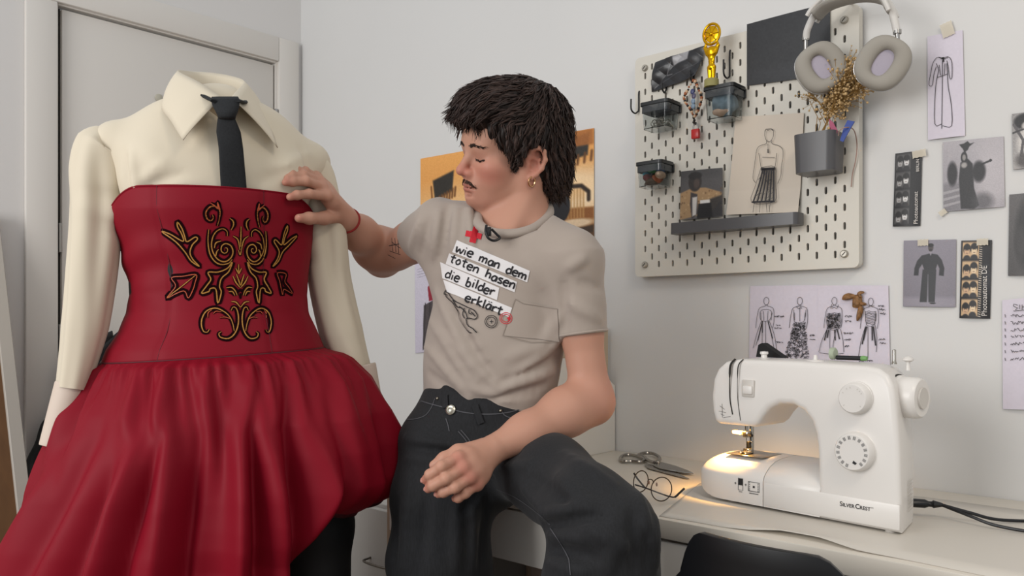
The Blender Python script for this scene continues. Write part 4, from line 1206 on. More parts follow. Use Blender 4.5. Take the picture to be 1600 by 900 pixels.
scrap_poly('paper_tag', [(1319, 200), (1325, 188), (1336, 190), (1330, 200), (1318, 222), (1313, 220)], 0.06, mat('blue_card', '#27428f', 0.5), 'blue folded card tag sticking out of the grey pot', 'tag')
tag(MB().tube(catmull([pb_pt(x, y, o) for x, y, o in ((1310, 212, .07), (1312, 204, .075), (1322, 199, .07), (1334, 203, .045), (1339, 225, .012), (1337, 250, .008), (1332, 272, .006), (1330, 292, .006))], 5), 0.0011, 6).build('string', mat('pink_string', '#9d7f74', 0.8)), 'thin pinkish string hanging out of the grey pot', 'string')

# ================================================================== HEADPHONES
hp = empty('headphones', pb_pt(1330, 150, 0.06), 'silver over-ear headphones with grey cushions hung on the pegboard top', 'headphones')
M_CUSH = mat('cushion_grey', '#9b968d', 0.85, bump=(250, 0.25, 0.001)); M_ALU = mat('anodised_silver', '#bdbcbc', 0.32, 0.85); M_CANOPY = mat('mesh_canopy', '#a5a19a', 0.8, weave=(300, 0.3)); M_GRILL = mat('ear_mesh', '#aaa3b0', 0.8, bump=(500, 0.4, 0.001)); M_BANDW = mat('band_white', '#d0cdc8', 0.45)
def cup(px, py, out, nrm, tilt, w, h):
    c = pb_pt(px, py, out); n = Vector(nrm).normalized()
    u = n.cross(UP).normalized() * -1; vv_ = u.cross(n).normalized()
    if vv_.z < 0: vv_ = -vv_
    cr, sr = math.cos(tilt), math.sin(tilt)
    u, vv_ = u * cr + vv_ * sr, vv_ * cr - u * sr
    M = axes(c, u, vv_, u.cross(vv_))
    def oval(rx, ry, z, n_=40, e=2.5):
        out_ = []
        for k in range(n_):
            a = 2 * math.pi * k / n_; ca, sa = math.cos(a), math.sin(a)
            out_.append((rx * math.copysign(abs(ca) ** (2 / e), ca), ry * math.copysign(abs(sa) ** (2 / e), sa), z))
        return out_
    def loft(rows, cap0=True, cap1=True):
        n_ = len(rows[0]); vs = [p for r_ in rows for p in r_]; fs = []
        for i in range(len(rows) - 1):
            for k in range(n_): fs.append([i * n_ + k, i * n_ + (k + 1) % n_, (i + 1) * n_ + (k + 1) % n_, (i + 1) * n_ + k])
        if cap0: fs.append(list(range(n_))[::-1])
        if cap1: fs.append([(len(rows) - 1) * n_ + k for k in range(n_)])
        return MB().add(vs, fs, M)
    W, H = w / 2, h / 2
    s1 = 1 if (M.to_3x3() @ Vector((0, 0, 1))).dot(n) > 0 else -1
    zz = lambda z: z * s1
    sh = loft([oval(W * .6, H * .6, zz(-0.030)), oval(W * .86, H * .86, zz(-0.026)), oval(W * .98, H * .98, zz(-0.016)), oval(W, H, zz(-0.006)), oval(W * .99, H * .99, zz(0.0)), oval(W * .9, H * .9, zz(0.001))]).build('ear_cup', M_ALU, hp)
    rows = []
    for k in range(15):
        a = math.pi * k / 14
        g_ = (1 - math.cos(a)) / 2; z = 0.001 + 0.018 * math.sin(a) ** 0.7
        rows.append(oval(W * (0.99 - 0.68 * g_), H * (0.99 - 0.50 * g_), zz(z), e=2.4))
    loft(rows, False, False).build('cushion', M_CUSH, hp)
    loft([oval(W * .36, H * .52, zz(0.006)), oval(W * .30, H * .48, zz(0.0065))], False, True).build('speaker_mesh', M_GRILL, hp)
    return M
nl = (FWD * -1 + RGT * -0.10 + UP * -0.12)
M1 = cup(1283, 106, 0.075, FWD * -0.93 + RGT * -0.25 + UP * -0.05, 0.55, 0.100, 0.104)
M2 = cup(1379, 99, 0.085, FWD * -0.93 + RGT * -0.42 + UP * -0.12, -0.60, 0.100, 0.104)
bp = [pb_pt(x, y, o) for x, y, o in ((1259, 62, .07), (1262, 45, .075), (1275, 20, .08), (1297, 0, .085), (1325, -10, .088), (1352, -13, .09), (1378, -6, .092), (1392, 14, .092), (1398, 34, .09), (1402, 52, .088))]
bs = catmull(bp, 5); nb__ = len(bs)
wid = [0.0068 + 0.006 * math.sin(math.pi * i / (nb__ - 1)) ** 2 * 0 for i in range(nb__)]
MB().tube(bs[:14], 0.0072, 10).build('band_arm', M_BANDW, hp); MB().tube(bs[-14:], 0.0072, 10).build('band_arm', M_BANDW, hp)
# canopy: a strip about 5 cm deep running front to back
cb = catmull([pb_pt(x, y, o) for x, y, o in ((1274, 24, .08), (1290, 9, .083), (1318, -1, .087), (1350, -6, .09), (1380, 0, .092), (1391, 16, .092))], 5)
vs_ = []; fs_c = []
for i, p in enumerate(cb):
    for k in range(7):
        t_ = k / 6 - 0.5; vs_.append(p + WN * (t_ * 0.052) + UP * (-0.006 * (1 - 4 * t_ * t_)))
for i in range(len(cb) - 1):
    for k in range(6): a = i * 7 + k; fs_c.append([a, a + 1, a + 8, a + 7])
cano = MB().add(vs_, fs_c).build('canopy', M_CANOPY, hp)
sd_ = cano.modifiers.new('thickness', 'SOLIDIFY'); sd_.thickness = 0.004
for dy in (-0.026, 0.026):
    MB().tube([p + WN * dy for p in bs[8:-8]], 0.0045, 8).build('band_rail', M_BANDW, hp)
for a_, b_ in (((1259, 60, .07), (1259, 80, .065)), ((1402, 50, .088), (1403, 68, .085))):
    MB().tube([pb_pt(*a_), pb_pt(*b_)], 0.0042, 10).build('stem', M_STEEL, hp)
MB().tube([pb_pt(1402, 47, .088), pb_pt(1402, 53, .088)], 0.0078, 12).build('collar', M_STEEL, hp)
MB().tube([pb_pt(1259, 57, .07), pb_pt(1259, 63, .07)], 0.0078, 12).build('collar', M_STEEL, hp)
# ================================================================== SEWING MACHINE
SM_O = Vector((2.297, -0.431, 0.75)); SM_X = Vector((0.369, -0.046, 0)).normalized(); SM_Y = Vector((-SM_X.y, SM_X.x, 0))
SMM = axes(SM_O, SM_X, SM_Y, UP)                 # x to the right, y away from the viewer, z up
SXZ = SMM @ Matrix(((1, 0, 0, 0), (0, 0, 1, 0), (0, 1, 0, 0), (0, 0, 0, 1)))   # outline (x, z) extruded in y
sm = empty('sewing_machine', SMM @ Vector((-0.2, 0.07, 0)), 'white domestic sewing machine with two dials and a lit needle area', 'sewing machine')
M_SMW = mat('machine_white', '#dcd8d3', 0.33, bump=(8, 0.02, 0.001)); M_SMG = mat('machine_grey', '#c6c1ba', 0.4)
M_MARK = mat('machine_print', '#1c1c1e', 0.6); M_CHROME = mat('chrome', '#b9b4aa', 0.18, 1.0)
ctrl = [(-0.139, 0.003), (-0.139, 0.09), (-0.1405, 0.120), (-0.144, 0.148), (-0.152, 0.170), (-0.166, 0.186), (-0.186, 0.195), (-0.212, 0.1945), (-0.232, 0.185), (-0.246, 0.170), (-0.256, 0.155), (-0.266, 0.148)]
out_ = [(0.003, 0.003), (0.004, 0.05), (0.002, 0.14), (-0.005, 0.215), (-0.010, 0.238), (-0.020, 0.255), (-0.036, 0.265), (-0.06, 0.2685), (-0.18, 0.2715), (-0.30, 0.2715), (-0.330, 0.266), (-0.347, 0.252), (-0.356, 0.232), (-0.358, 0.20), (-0.356, 0.172), (-0.350, 0.152), (-0.340, 0.147)]
body = MB().prism(out_ + ctrl[::-1], 0.0, 0.118, SXZ, 0.012, 4)
inv = SMM.inverted()
for v in body.v:
    l = inv @ v
    if l.x > -0.139: l.x -= 0.24 * l.y * (l.x + 0.139) / 0.139
    if l.z > 0.2: l.y += 0.10 * (l.z - 0.2) * (1 - l.y / 0.118)
    nv = SMM @ l; v.x, v.y, v.z = nv.x, nv.y, nv.z
body.build('body', M_SMW, sm, autosmooth=60)
def bed(x0, x1, name, left_round):
    prof = [(0.0, 0.0), (0.0, 0.55), (0.004, 0.66), (0.012, 0.76), (0.024, 0.86), (0.040, 0.94), (0.060, 0.985), (0.085, 1.0), (0.116, 1.0), (0.122, 0.97), (0.122, 0.0)]
    xs = [x0, x0 + 0.003, x0 + 0.008, x0 + 0.016, x0 + 0.028, x0 + 0.045, x0 + 0.06, x1] if left_round else [x0, x0 + 0.001, x1 - 0.001, x1]
    rows = []
    for i, x in enumerate(xs):
        zl, zh, ins = 0.006, 0.0875, 0.0
        if left_round:
            t = min(1.0, (x - x0) / 0.06); k = math.sqrt(max(0, 1 - (1 - t) ** 2))
            zl = 0.045 - 0.039 * k ** 0.8; zh = 0.060 + 0.0275 * k; ins = 0.028 * (1 - k)
        elif i in (0, 3): zl, zh, ins = 0.007, 0.0865, 0.0008
        row = []
        for y, f in prof:
            yy = ins + y * (0.122 - 2 * ins) / 0.122; row.append(SMM @ Vector((x, yy, zl + (zh - zl) * f)))
        rows.append(row)
    n = len(prof); vs = [p for r_ in rows for p in r_]; fs = []
    for i in range(len(rows) - 1):
        for k in range(n): fs.append([i * n + k, i * n + (k + 1) % n, (i + 1) * n + (k + 1) % n, (i + 1) * n + k])
    fs += [list(range(n))[::-1], [(len(rows) - 1) * n + k for k in range(n)]]
    return MB().add(vs, fs).build(name, M_SMW, sm, autosmooth=50)
bed(-0.396, -0.2445, 'accessory_bed', True); bed(-0.2435, -0.134, 'bed', False)
for x, y in ((-0.32, 0.02), (-0.02, 0.015), (-0.32, 0.10), (-0.03, 0.10)):
    MB().lathe([(0.008, 0.0012), (0.009, 0.007)], SMM @ Matrix.Translation((x, y, 0)), 12).build('foot', M_SMG, sm)
def sbox(lo, hi, bev, name, m, parent=sm, seg=2): return MB().box(lo, hi, bev, seg, SMM).build(name, m, parent, smooth=bev > 0)
# raised lower belt of the column and a crease along the bed front
sbox((-0.2428, -0.0012, 0.008), (0.002, 0.004, 0.050), 0.003, 'front_panel', M_SMW)
# slots of the thread path
for x, w, z0, z1 in ((-0.3135, 0.0030, 0.168, 0.262), (-0.2965, 0.0016, 0.158, 0.264)):
    pts = [SMM @ Vector((x + 0.004, 0.012, 0.2715)), SMM @ Vector((x + 0.001, 0.002, 0.262)), SMM @ Vector((x, -0.0006, 0.245)), SMM @ Vector((x, -0.0006, 0.20)), SMM @ Vector((x + 0.006, -0.0006, z0))]
    MB().ribbon(catmull(pts, 4), [w * (1.6 if i < 9 else 0.8) for i in range(17)], -SM_Y, 0.0004).build('thread_slot', M_DARKGAP, sm, smooth=False)
# tension window
pl_ = sbox((-0.288, -0.0015, 0.203), (-0.262, 0.004, 0.234), 0.0015, 'tension_window', M_SMG)
sbox((-0.284, -0.006, 0.208), (-0.264, 0.0, 0.224), 0.003, 'tension_wheel', M_SMW)
# dials
def dial(x, z, r0, depth, name, marks, pointer):
    M_ = SMM @ axes((x, 0.004, z), (1, 0, 0), (0, 0, 1), (0, -1, 0))
    d = MB().lathe([(0.0, 0), (r0 + 0.001, 0), (r0 + 0.001, 0.004), (r0, 0.005), (r0 - 0.0015, depth - 0.003), (r0 - 0.004, depth), (0.0, depth)], M_, 40, cap=False).build(name, M_SMW, sm, autosmooth=35)
    for k in range(marks):
        a = math.radians(250 - k * 320 / marks) if marks > 8 else math.radians((220, 150, 120, 100, 60, 45, 30, 320)[k])
        rr0, rr1 = r0 * 0.64, r0 * 0.82
        w = 0.0022 if marks > 8 else 0.0016
        c0 = M_ @ Vector((rr0 * math.cos(a), rr0 * math.sin(a), depth)); c1 = M_ @ Vector(((rr1 if marks > 8 else rr0 + 0.0025) * math.cos(a), (rr1 if marks > 8 else rr0 + 0.0025) * math.sin(a), depth))
        for j in ((-1, 0, 1) if marks > 8 else (0,)):
            off = M_.to_3x3() @ Vector((-math.sin(a), math.cos(a), 0)) * j * 0.0016
            MB().ribbon([c0 + off, c1 + off], w * (0.35 if marks > 8 else 1), -SM_Y, 0.0003).build('dial_mark', M_MARK if marks > 8 else M_SMG, d, smooth=False)
    MB().ribbon([M_ @ Vector((0, r0 + 0.004, -0.0036)), M_ @ Vector((0, r0 + 0.009, -0.0036))], 0.0008, -SM_Y, 0.001).build('dial_index', M_MARK, d, smooth=False)
    return d
dial(-0.069, 0.2150, 0.0265, 0.020, 'length_dial', 8, 0)
dd = dial(-0.069, 0.1270, 0.0325, 0.021, 'pattern_dial', 15, 0)
M_ = SMM @ axes((-0.069, 0.004, 0.127), (1, 0, 0), (0, 0, 1), (0, -1, 0))
MB().add([M_ @ Vector(p) for p in ((0.003, -0.013, 0.0214), (0.009, -0.017, 0.0214), (0.006, -0.020, 0.0214), (0.001, -0.0175, 0.0214))], [[0, 1, 2, 3]]).build('dial_pointer', M_MARK, dd, smooth=False)
# hand wheel
MW = SMM @ axes((-0.028, 0.062, 0.2165), (0, 1, 0), (0, 0, 1), (1, 0, 0))
hwm = MB().lathe([(0.0, 0), (0.034, 0), (0.0362, 0.002), (0.0362, 0.006), (0.034, 0.008), (0.034, 0.030), (0.0325, 0.036), (0.030, 0.0385), (0.0, 0.0385)], MW, 44, cap=False)
hw = hwm.build('hand_wheel', M_SMW, sm, autosmooth=35)
MB().lathe([(0.0375, -0.002), (0.0378, 0.0), (0.0375, 0.0015)], MW, 40).build('wheel_gap', M_DARKGAP, hw)
MB().lathe([(0.0, 0.0385), (0.018, 0.0386), (0.0175, 0.0415), (0.0, 0.0415)], MW, 32, cap=False).build('wheel_hub', M_SMG, hw, autosmooth=35)
# lettering and pictograms on the front
def front_text(txt, x, z, size, parent=sm, name='lettering', bold=0.00015):
    v, f = text_mesh(txt, size, bold=bold)
    MB().add(v, f, SMM @ axes((x, -0.0018, z), (1, 0, 0), (0, 0, 1), (0, -1, 0))).build(name, M_MARK, parent, smooth=False)
    return max(p.x for p in v)
x = -0.0975
x += front_text('S', x, 0.0325, 0.0112) + 0.0002; x += front_text('ILVER', x, 0.0325, 0.0084) + 0.0006
x += front_text('C', x, 0.0325, 0.0112) + 0.0002; x += front_text('REST', x, 0.0325, 0.0084); front_text('TM', x + 0.0005, 0.037, 0.003, bold=0)
FN = -SM_Y
def fr_line(pts, w, name, y=-0.0016):
    MB().ribbon([SMM @ Vector((a, y, b)) for a, b in pts], w, FN).build(name, M_MARK, sm, smooth=False)
yb_ = -0.0006
for cx in (-0.3015, -0.2795):
    fr_line([(cx - 0.0022, 0.0405), (cx + 0.0022, 0.0405)], 0.001, 'plus_sign', yb_); fr_line([(cx, 0.0383), (cx, 0.0427)], 0.001, 'plus_sign', yb_)
ph = [(-0.2955, 0.029), (-0.2855, 0.029), (-0.2855, 0.051), (-0.2955, 0.051), (-0.2955, 0.029)]
fr_line(ph, 0.0009, 'phone_symbol', yb_); fr_line([(-0.2905, 0.038), (-0.2905, 0.0505)], 0.0085, 'phone_screen', yb_)
fm = [(-0.274, 0.0305), (-0.251, 0.0305), (-0.251, 0.0475), (-0.274, 0.0475), (-0.274, 0.0305)]
fr_line(fm, 0.0012, 'film_symbol', yb_)
for xx in (-0.2715, -0.2535):
    for k in range(5): fr_line([(xx - 0.0009, 0.0325 + k * 0.0032), (xx + 0.0009, 0.0325 + k * 0.0032)], 0.0016, 'film_hole', yb_)
fr_line([(-0.2645, 0.039), (-0.2605, 0.039)], 0.004, 'film_eye', yb_); fr_line([(-0.272, 0.0265), (-0.253, 0.0265)], 0.0012, 'caption_line', yb_); fr_line([(-0.294, 0.026), (-0.287, 0.026)], 0.001, 'caption_line', yb_)
# threading diagram on the head
mb = MB()
for a, b in (((-0.336, 0.182), (-0.325, 0.176)), ((-0.331, 0.186), (-0.330, 0.160)), ((-0.338, 0.172), (-0.322, 0.170)), ((-0.328, 0.160), (-0.312, 0.164)), ((-0.334, 0.167), (-0.326, 0.164))):
    mb.ribbon([SMM @ Vector((a[0], -0.0006, a[1])), SMM @ Vector((b[0], -0.0006, b[1]))], 0.0007, FN)
mb.build('threading_diagram', M_MARK, sm, smooth=False)
# needle bar, clamp, presser foot, plate, lamp
NX, NY = -0.312, 0.052
nb2 = MB().tube([SMM @ Vector((NX, NY, 0.16)), SMM @ Vector((NX, NY, 0.120))], 0.003, 10).build('needle_bar', M_CHROME, sm)
sbox((NX - 0.005, NY - 0.006, 0.120), (NX + 0.006, NY + 0.005, 0.132), 0.0015, 'needle_clamp', M_CHROME)
MB().tube([SMM @ Vector((NX + 0.004, NY - 0.002, 0.126)), SMM @ Vector((NX + 0.015, NY - 0.004, 0.125))], 0.003, 8).build('clamp_screw', M_DARKGAP, sm)
MB().tube([SMM @ Vector((NX, NY, 0.12)), SMM @ Vector((NX, NY, 0.092))], [0.0009, 0.0004], 6).build('needle', M_CHROME, sm)
MB().tube([SMM @ Vector((NX + 0.004, NY + 0.012, 0.16)), SMM @ Vector((NX + 0.004, NY + 0.012, 0.098))], 0.0042, 10).build('presser_bar', M_CHROME, sm)
pf = MB()
pf.box((NX - 0.004, NY + 0.004, 0.096), (NX + 0.009, NY + 0.012, 0.112), 0.001, 1, SMM)
pf.box((NX - 0.009, NY - 0.014, 0.0895), (NX - 0.002, NY + 0.012, 0.0925), 0.0008, 1, SMM); pf.box((NX + 0.002, NY - 0.014, 0.0895), (NX + 0.009, NY + 0.012, 0.0925), 0.0008, 1, SMM)
pf.box((NX - 0.009, NY + 0.002, 0.0915), (NX + 0.009, NY + 0.012, 0.098), 0.001, 1, SMM)
pf.build('presser_foot', M_CHROME, sm)
sbox((NX - 0.032, NY - 0.020, 0.0868), (NX + 0.045, NY + 0.05, 0.0884), 0.0004, 'needle_plate', mat('plate_steel', '#a29a8e', 0.28, 1.0), seg=1)
for k in (-0.005, 0.001, 0.007): sbox((NX + k - 0.0009, NY - 0.012, 0.0884), (NX + k + 0.0009, NY + 0.012, 0.0890), 0, 'feed_dog', M_DARKGAP)
sbox((NX - 0.030, NY - 0.004, 0.124), (NX - 0.008, NY + 0.006, 0.131), 0.002, 'needle_threader', mat('warm_clear', '#e8d9a8', 0.2, trans=0.5))
lb = MB().ball((0, 0, 0), 0.006, SMM @ Matrix.Translation((NX - 0.018, NY + 0.022, 0.146))).build('lamp', mat('lamp_glow', '#ffd489', 0.4, emit=('#ffc060', 9.0)), sm)
ld = bpy.data.lights.new('machine_lamp', 'SPOT'); ld.energy = 4.2; ld.color = (1.0, 0.52, 0.12); ld.shadow_soft_size = 0.006; ld.spot_size = math.radians(120); ld.spot_blend = 0.7
lo_ = bpy.data.objects.new('machine_lamp', ld); COL.objects.link(lo_); lo_.location = SMM @ Vector((NX - 0.014, NY - 0.016, 0.141)); lo_.rotation_euler = (UP * -1 - SM_X * 0.15 + SM_Y * 0.48).to_track_quat('-Z', 'Y').to_euler(); set_parent(lo_, sm)
# top fittings
def top(x, y, prof, name, m, seg=20): return MB().lathe(prof, SMM @ Matrix.Translation((x, y, 0.2695)), seg, cap=False).build(name, m, sm, autosmooth=40)
top(-0.285, 0.07, [(0.0, 0), (0.014, 0), (0.013, 0.002), (0.006, 0.004), (0.0055, 0.009), (0.008, 0.011), (0.0075, 0.015), (0, 0.016)], 'thread_guide', mat('guide_clear', '#d9d6d2', 0.2))
top(-0.172, 0.055, [(0.0, 0), (0.016, 0), (0.015, 0.003), (0.004, 0.004), (0.003, 0.012), (0, 0.0125)], 'bobbin_winder', M_SMW)
top(-0.045, 0.085, [(0.0, 0), (0.0045, 0), (0.0035, 0.004), (0.003, 0.005), (0.003, 0.024), (0, 0.025)], 'spool_pin', M_CHROME)
top(-0.022, 0.085, [(0.0, -0.01), (0.004, -0.01), (0.003, 0.004), (0.009, 0.007), (0.009, 0.010), (0.004, 0.013), (0, 0.014)], 'bobbin_stop', M_SMW)
# vent lines on the right side
for k in range(9):
    z = 0.03 + k * 0.006
    MB().ribbon([SMM @ Vector((0.0042 - 0.24 * 0.05, 0.05, z)), SMM @ Vector((0.0042 - 0.24 * 0.09, 0.09, z))], 0.0016, SM_X, 0.0012).build('vent', M_SMG, sm, smooth=False)
# things lying on top of the machine
TZ = SM_O.z + 0.2722
def smp(x, y, z): return SMM @ Vector((x, y, z))
wd = [(-0.335, 0.100), (-0.332, 0.115), (-0.312, 0.135)]
pts = [smp(-0.325, 0.105, 0.272), smp(-0.265, 0.105, 0.272), smp(-0.312, 0.105, 0.300), smp(-0.320, 0.105, 0.296)]
bk = [p + SM_Y * 0.02 for p in pts]
tag(MB().add(pts + bk, [[0, 1, 2, 3], [7, 6, 5, 4], [0, 4, 5, 1], [1, 5, 6, 2], [2, 6, 7, 3], [3, 7, 4, 0]]).build('felt_wedge', mat('black_felt', '#131315', 0.8), smooth=False), 'small black felt wedge standing on top of the sewing machine', 'felt wedge')
tag(MB().lathe([(0.0, 0), (0.011, 0), (0.011, 0.006), (0.009, 0.008), (0.0, 0.008)], SMM @ axes((-0.168, 0.105, 0.2835), (0, 1, 0), (0, 0, 1), (1, 0, 0)), 24, cap=False).build('bobbin', mat('bobbin_green', '#a3ad97', 0.5), autosmooth=35), 'pale green bobbin disc standing on the sewing machine', 'bobbin')
pen = empty('seam_ripper', smp(-0.13, 0.105, 0.272), 'black seam ripper with green end lying on the sewing machine', 'seam ripper')
MB().tube([smp(-0.158, 0.105, 0.2765), smp(-0.112, 0.105, 0.2765)], 0.0042, 10).build('grip', M_BLACK, pen)
MB().tube([smp(-0.112, 0.105, 0.2765), smp(-0.108, 0.105, 0.2765), smp(-0.102, 0.105, 0.2765)], [0.0045, 0.0048, 0.004], 10).build('cap', mat('green_plastic', '#6d9a5c', 0.4), pen)

# mains lead
cd = empty('power_cord', smp(0.02, 0.12, 0.02), 'black twin power cord plugged into the sewing machine', 'cord')
q0 = on_z(1432, 786, 0.775); d_ = (on_z(1475, 789, 0.775) - q0)
MB().tube([q0 - d_ * 0.15, q0 + d_ * 0.3, q0 + d_ * 0.45, q0 + d_ * 0.55, q0 + d_ * 0.62, q0 + d_ * 0.95], [0.0095, 0.0095, 0.006, 0.006, 0.0085, 0.004], 10, flat=0.8).build('plug', M_BLACK, cd)
e = q0 + d_ * 0.9
for w1, w2, w3 in (((1515, 801), (1560, 812), (1640, 815)), ((1515, 806), (1560, 822), (1640, 834))):
    pts = [e, on_z(*w1, 0.766), on_z(*w2, 0.757), on_z(*w3, 0.755), on_z(w3[0] + 120, w3[1] + 4, 0.755)]
    MB().tube(catmull(pts, 8), 0.0028, 8).build('wire', M_BLACK, cd)

# ------------------------------------------------------------------ desk mat
M_MAT = mat('desk_mat', '#c9c3b9', 0.35, alpha=1.0)
fr_e = [on_z(x, y, 0.7512) for x, y in ((1030, 806), (1085, 815), (1130, 823), (1170, 829), (1220, 836), (1280, 847), (1340, 861), (1420, 875), (1560, 903), (1800, 946))]
bkx = [on_z(x, y, 0.7512) for x, y in ((1092, 756), (1110, 752), (1150, 757), (1190, 762), (1250, 771), (1300, 778), (1350, 770), (1430, 775), (1600, 797), (1850, 826))]
lift = [0, 0, 0.0, 0.002, 0.008, 0.008, 0.002, 0, 0, 0]
rows = []
fe = catmull(fr_e, 6); be = catmull(bkx, 6); li = [x for x in np.interp(np.linspace(0, 9, len(fe)), range(10), lift)]
vs_ = []; fs_m = []
NV = 10
for i in range(len(fe)):
    for k in range(NV):
        t_ = k / (NV - 1); p = fe[i].lerp(be[i], t_)
        p.y = max(min(p.y, -0.004), DF + 0.001); p.z = 0.7512 + li[i] * max(0, 1 - t_ * 9) ** 1.5
        vs_.append(p)
for i in range(len(fe) - 1):
    for k in range(NV - 1): a = i * NV + k; fs_m.append([a, a + NV, a + NV + 1, a + 1])
dm = MB().add(vs_, fs_m).build('desk_mat', M_MAT)
m_ = dm.modifiers.new('thickness', 'SOLIDIFY'); m_.thickness = 0.0008
tag(dm, 'thin pale desk mat with a curling front edge under the sewing machine', 'desk mat')

# ------------------------------------------------------------------ scissors
sc = empty('scissors', on_z(1025, 728, 0.7505), 'steel tailor scissors lying on the desk behind the eyeglasses', 'scissors')
M_SCI = mat('scissor_steel', '#9e9a94', 0.25, 1.0)
D = lambda x, y, h=0.754: on_z(960 + x / 6.43, 690 + y / 6.43, h)
def slab(pts, z0, z1, name):
    low = [Vector((p.x, p.y, z0)) for p in pts]; hi_ = [Vector((p.x, p.y, z1)) for p in pts]; n = len(pts)
    bm = bmesh.new(); vv_ = [bm.verts.new(p) for p in low]; f = bm.faces.new(vv_)
    r_ = bmesh.ops.extrude_face_region(bm, geom=[f])
    for g_ in r_['geom']:
        if isinstance(g_, bmesh.types.BMVert): g_.co.z = z1
    bmesh.ops.recalc_face_normals(bm, faces=bm.faces[:])
    bmesh.ops.bevel(bm, geom=[e_ for e_ in bm.edges if abs(e_.verts[0].co.z - e_.verts[1].co.z) < 1e-6], offset=0.0008, segments=1, affect='EDGES')
    return MB().bm(bm).build(name, M_SCI, sc, autosmooth=30)
slab([D(400, 215), D(480, 218), D(620, 255), D(740, 300), D(795, 328), D(700, 322), D(560, 300), D(450, 278), D(390, 250)], 0.7545, 0.7570, 'blade')
slab([D(300, 225), D(420, 235), D(600, 300), D(755, 372), D(660, 350), D(470, 300), D(330, 262)], 0.7515, 0.7542, 'blade')
def loop(pts, name, z):
    P_ = catmull([Vector((D(*p).x, D(*p).y, z)) for p in pts], 5, True)
    MB().tube(P_, 0.0042, 8, closed=True).build(name, M_SCI, sc)
loop([(60, 180), (90, 148), (160, 142), (250, 160), (300, 190), (260, 210), (170, 205), (90, 205)], 'handle', 0.756)
loop([(245, 150), (300, 132), (380, 135), (440, 165), (455, 200), (400, 225), (330, 200), (300, 170)], 'handle', 0.758)
MB().lathe([(0, 0), (0.005, 0), (0.005, 0.002), (0.0035, 0.0045), (0, 0.0045)], Matrix.Translation(D(437, 215, 0.7572)), 16, cap=False).build('pivot', M_SCI, sc)

# ------------------------------------------------------------------ eyeglasses
gl = empty('eyeglasses', on_z(1020, 784, 0.7505), 'round thin dark-rimmed eyeglasses lying open on the desk', 'eyeglasses')
M_RIM = mat('rim_dark', '#3b2f22', 0.35, 0.6); M_LENS = mat('lens_glass', '#f4f4f4', 0.02, alpha=0.08, spec=0.6); M_TEMP = mat('temple_dark', '#221c18', 0.3)
gd = 0.335 * F / (784 - HORIZON)
def G(x, y, dd=0.0): return P(960 + x / 6.43, 690 + y / 6.43, gd + dd)
def lens(cx, cy, rx, ry, dd, rot):
    ring = []
    for k in range(36):
        a = 2 * math.pi * k / 36
        x = rx * math.cos(a); y = ry * math.sin(a)
        ring.append(G(cx + x * math.cos(rot) - y * math.sin(rot), cy + x * math.sin(rot) + y * math.cos(rot), dd - 0.00013 * y + 0.0001 * x))
    rim = MB().tube(ring, 0.0011, 6, closed=True).build('rim', M_RIM, gl)
    c = sum(ring, Vector()) / 36
    MB().add(ring + [c + FWD * 0.001], [[k, (k + 1) % 36, 36] for k in range(36)]).build('lens', M_LENS, rim)
lens(265, 400, 72, 108, 0.03, 0.18); lens(473, 478, 103, 120, 0.0, 0.15)
MB().tube(catmull([G(333, 400, .025), G(350, 380, .02), G(380, 385, .012), G(395, 415, .005)], 5), 0.001, 6).build('bridge', M_RIM, gl)
MB().tube(catmull([G(195, 315, .05), G(230, 370, .045), G(300, 455, .03), G(320, 470, .03)], 4), 0.0018, 8).build('temple', M_TEMP, gl)
MB().tube(catmull([G(205, 432, .02), G(330, 472, .01), G(470, 525, .0), G(560, 553, -.005), G(610, 555, -.006), G(655, 515, -.006), G(705, 468, -.006)], 5), [0.0014] * 20 + [0.0021] * 11, 8).build('temple', M_TEMP, gl)
for x, y in ((345, 410), (425, 430)): MB().ball(G(x, y, 0.008), (0.0022, 0.0015, 0.004), seg=8, rings=6).build('nose_pad', mat('nose_pad', '#8b6a58', 0.3), gl)

# ================================================================== CHAIR
ch = empty('chair', (2.45, -0.95, 0), 'black plastic shell chair pulled up to the white desk', 'chair')
M_SHELL = mat('shell_black', '#0b0c0f', 0.42)
cl_, cr_ = P(1036, 862, 1.17), P(1352, 905, 0.97)
ax_ = (cr_ - cl_); ax_.z = 0; W_ = ax_.length; ax_.normalize(); fz = Vector((-ax_.y, ax_.x, 0))   # fz towards the desk
mid = (cl_ + cr_) / 2; mid.z = 0
ztop = P(1180, 848, 1.07).z
vs_ = []; fs_c = []
NU, NVV = 25, 22
for j in range(NVV):
    t_ = j / (NVV - 1)
    for i in range(NU):
        u_ = i / (NU - 1) * 2 - 1
        if t_ < 0.62:                      # backrest, top to bottom
            s_ = t_ / 0.62; z = ztop - s_ * 0.34
            back = -0.012 + 0.03 * s_
            wd_ = W_ / 2 * (1.0 + 0.03 * math.sin(s_ * 3))
            corner = 0.075 * max(0, abs(u_) - 0.55) ** 2 / 0.2 * max(0, 1 - s_ * 3.2) ** 2 * 1.2
            off = 0.055 * u_ * u_ * (1 - 0.4 * s_)
            z -= corner + 0.006 * u_ * u_
        else:
            s_ = (t_ - 0.62) / 0.38
            ang = min(1, s_ * 2.2) * math.pi / 2
            z = ztop - 0.34 - 0.06 * math.sin(ang) - 0.005 * s_; back = 0.018 + 0.06 * (1 - math.cos(ang)) + 0.36 * max(0, s_ - 0.12)
            wd_ = W_ / 2 * (1.0 + 0.06 * s_); off = 0.055 * u_ * u_ * 0.6 * (1 - s_); z += 0.02 * u_ * u_ * math.sin(s_ * 3.14)
        vs_.append(mid + ax_ * (u_ * wd_) + fz * (back + off) + UP * z)
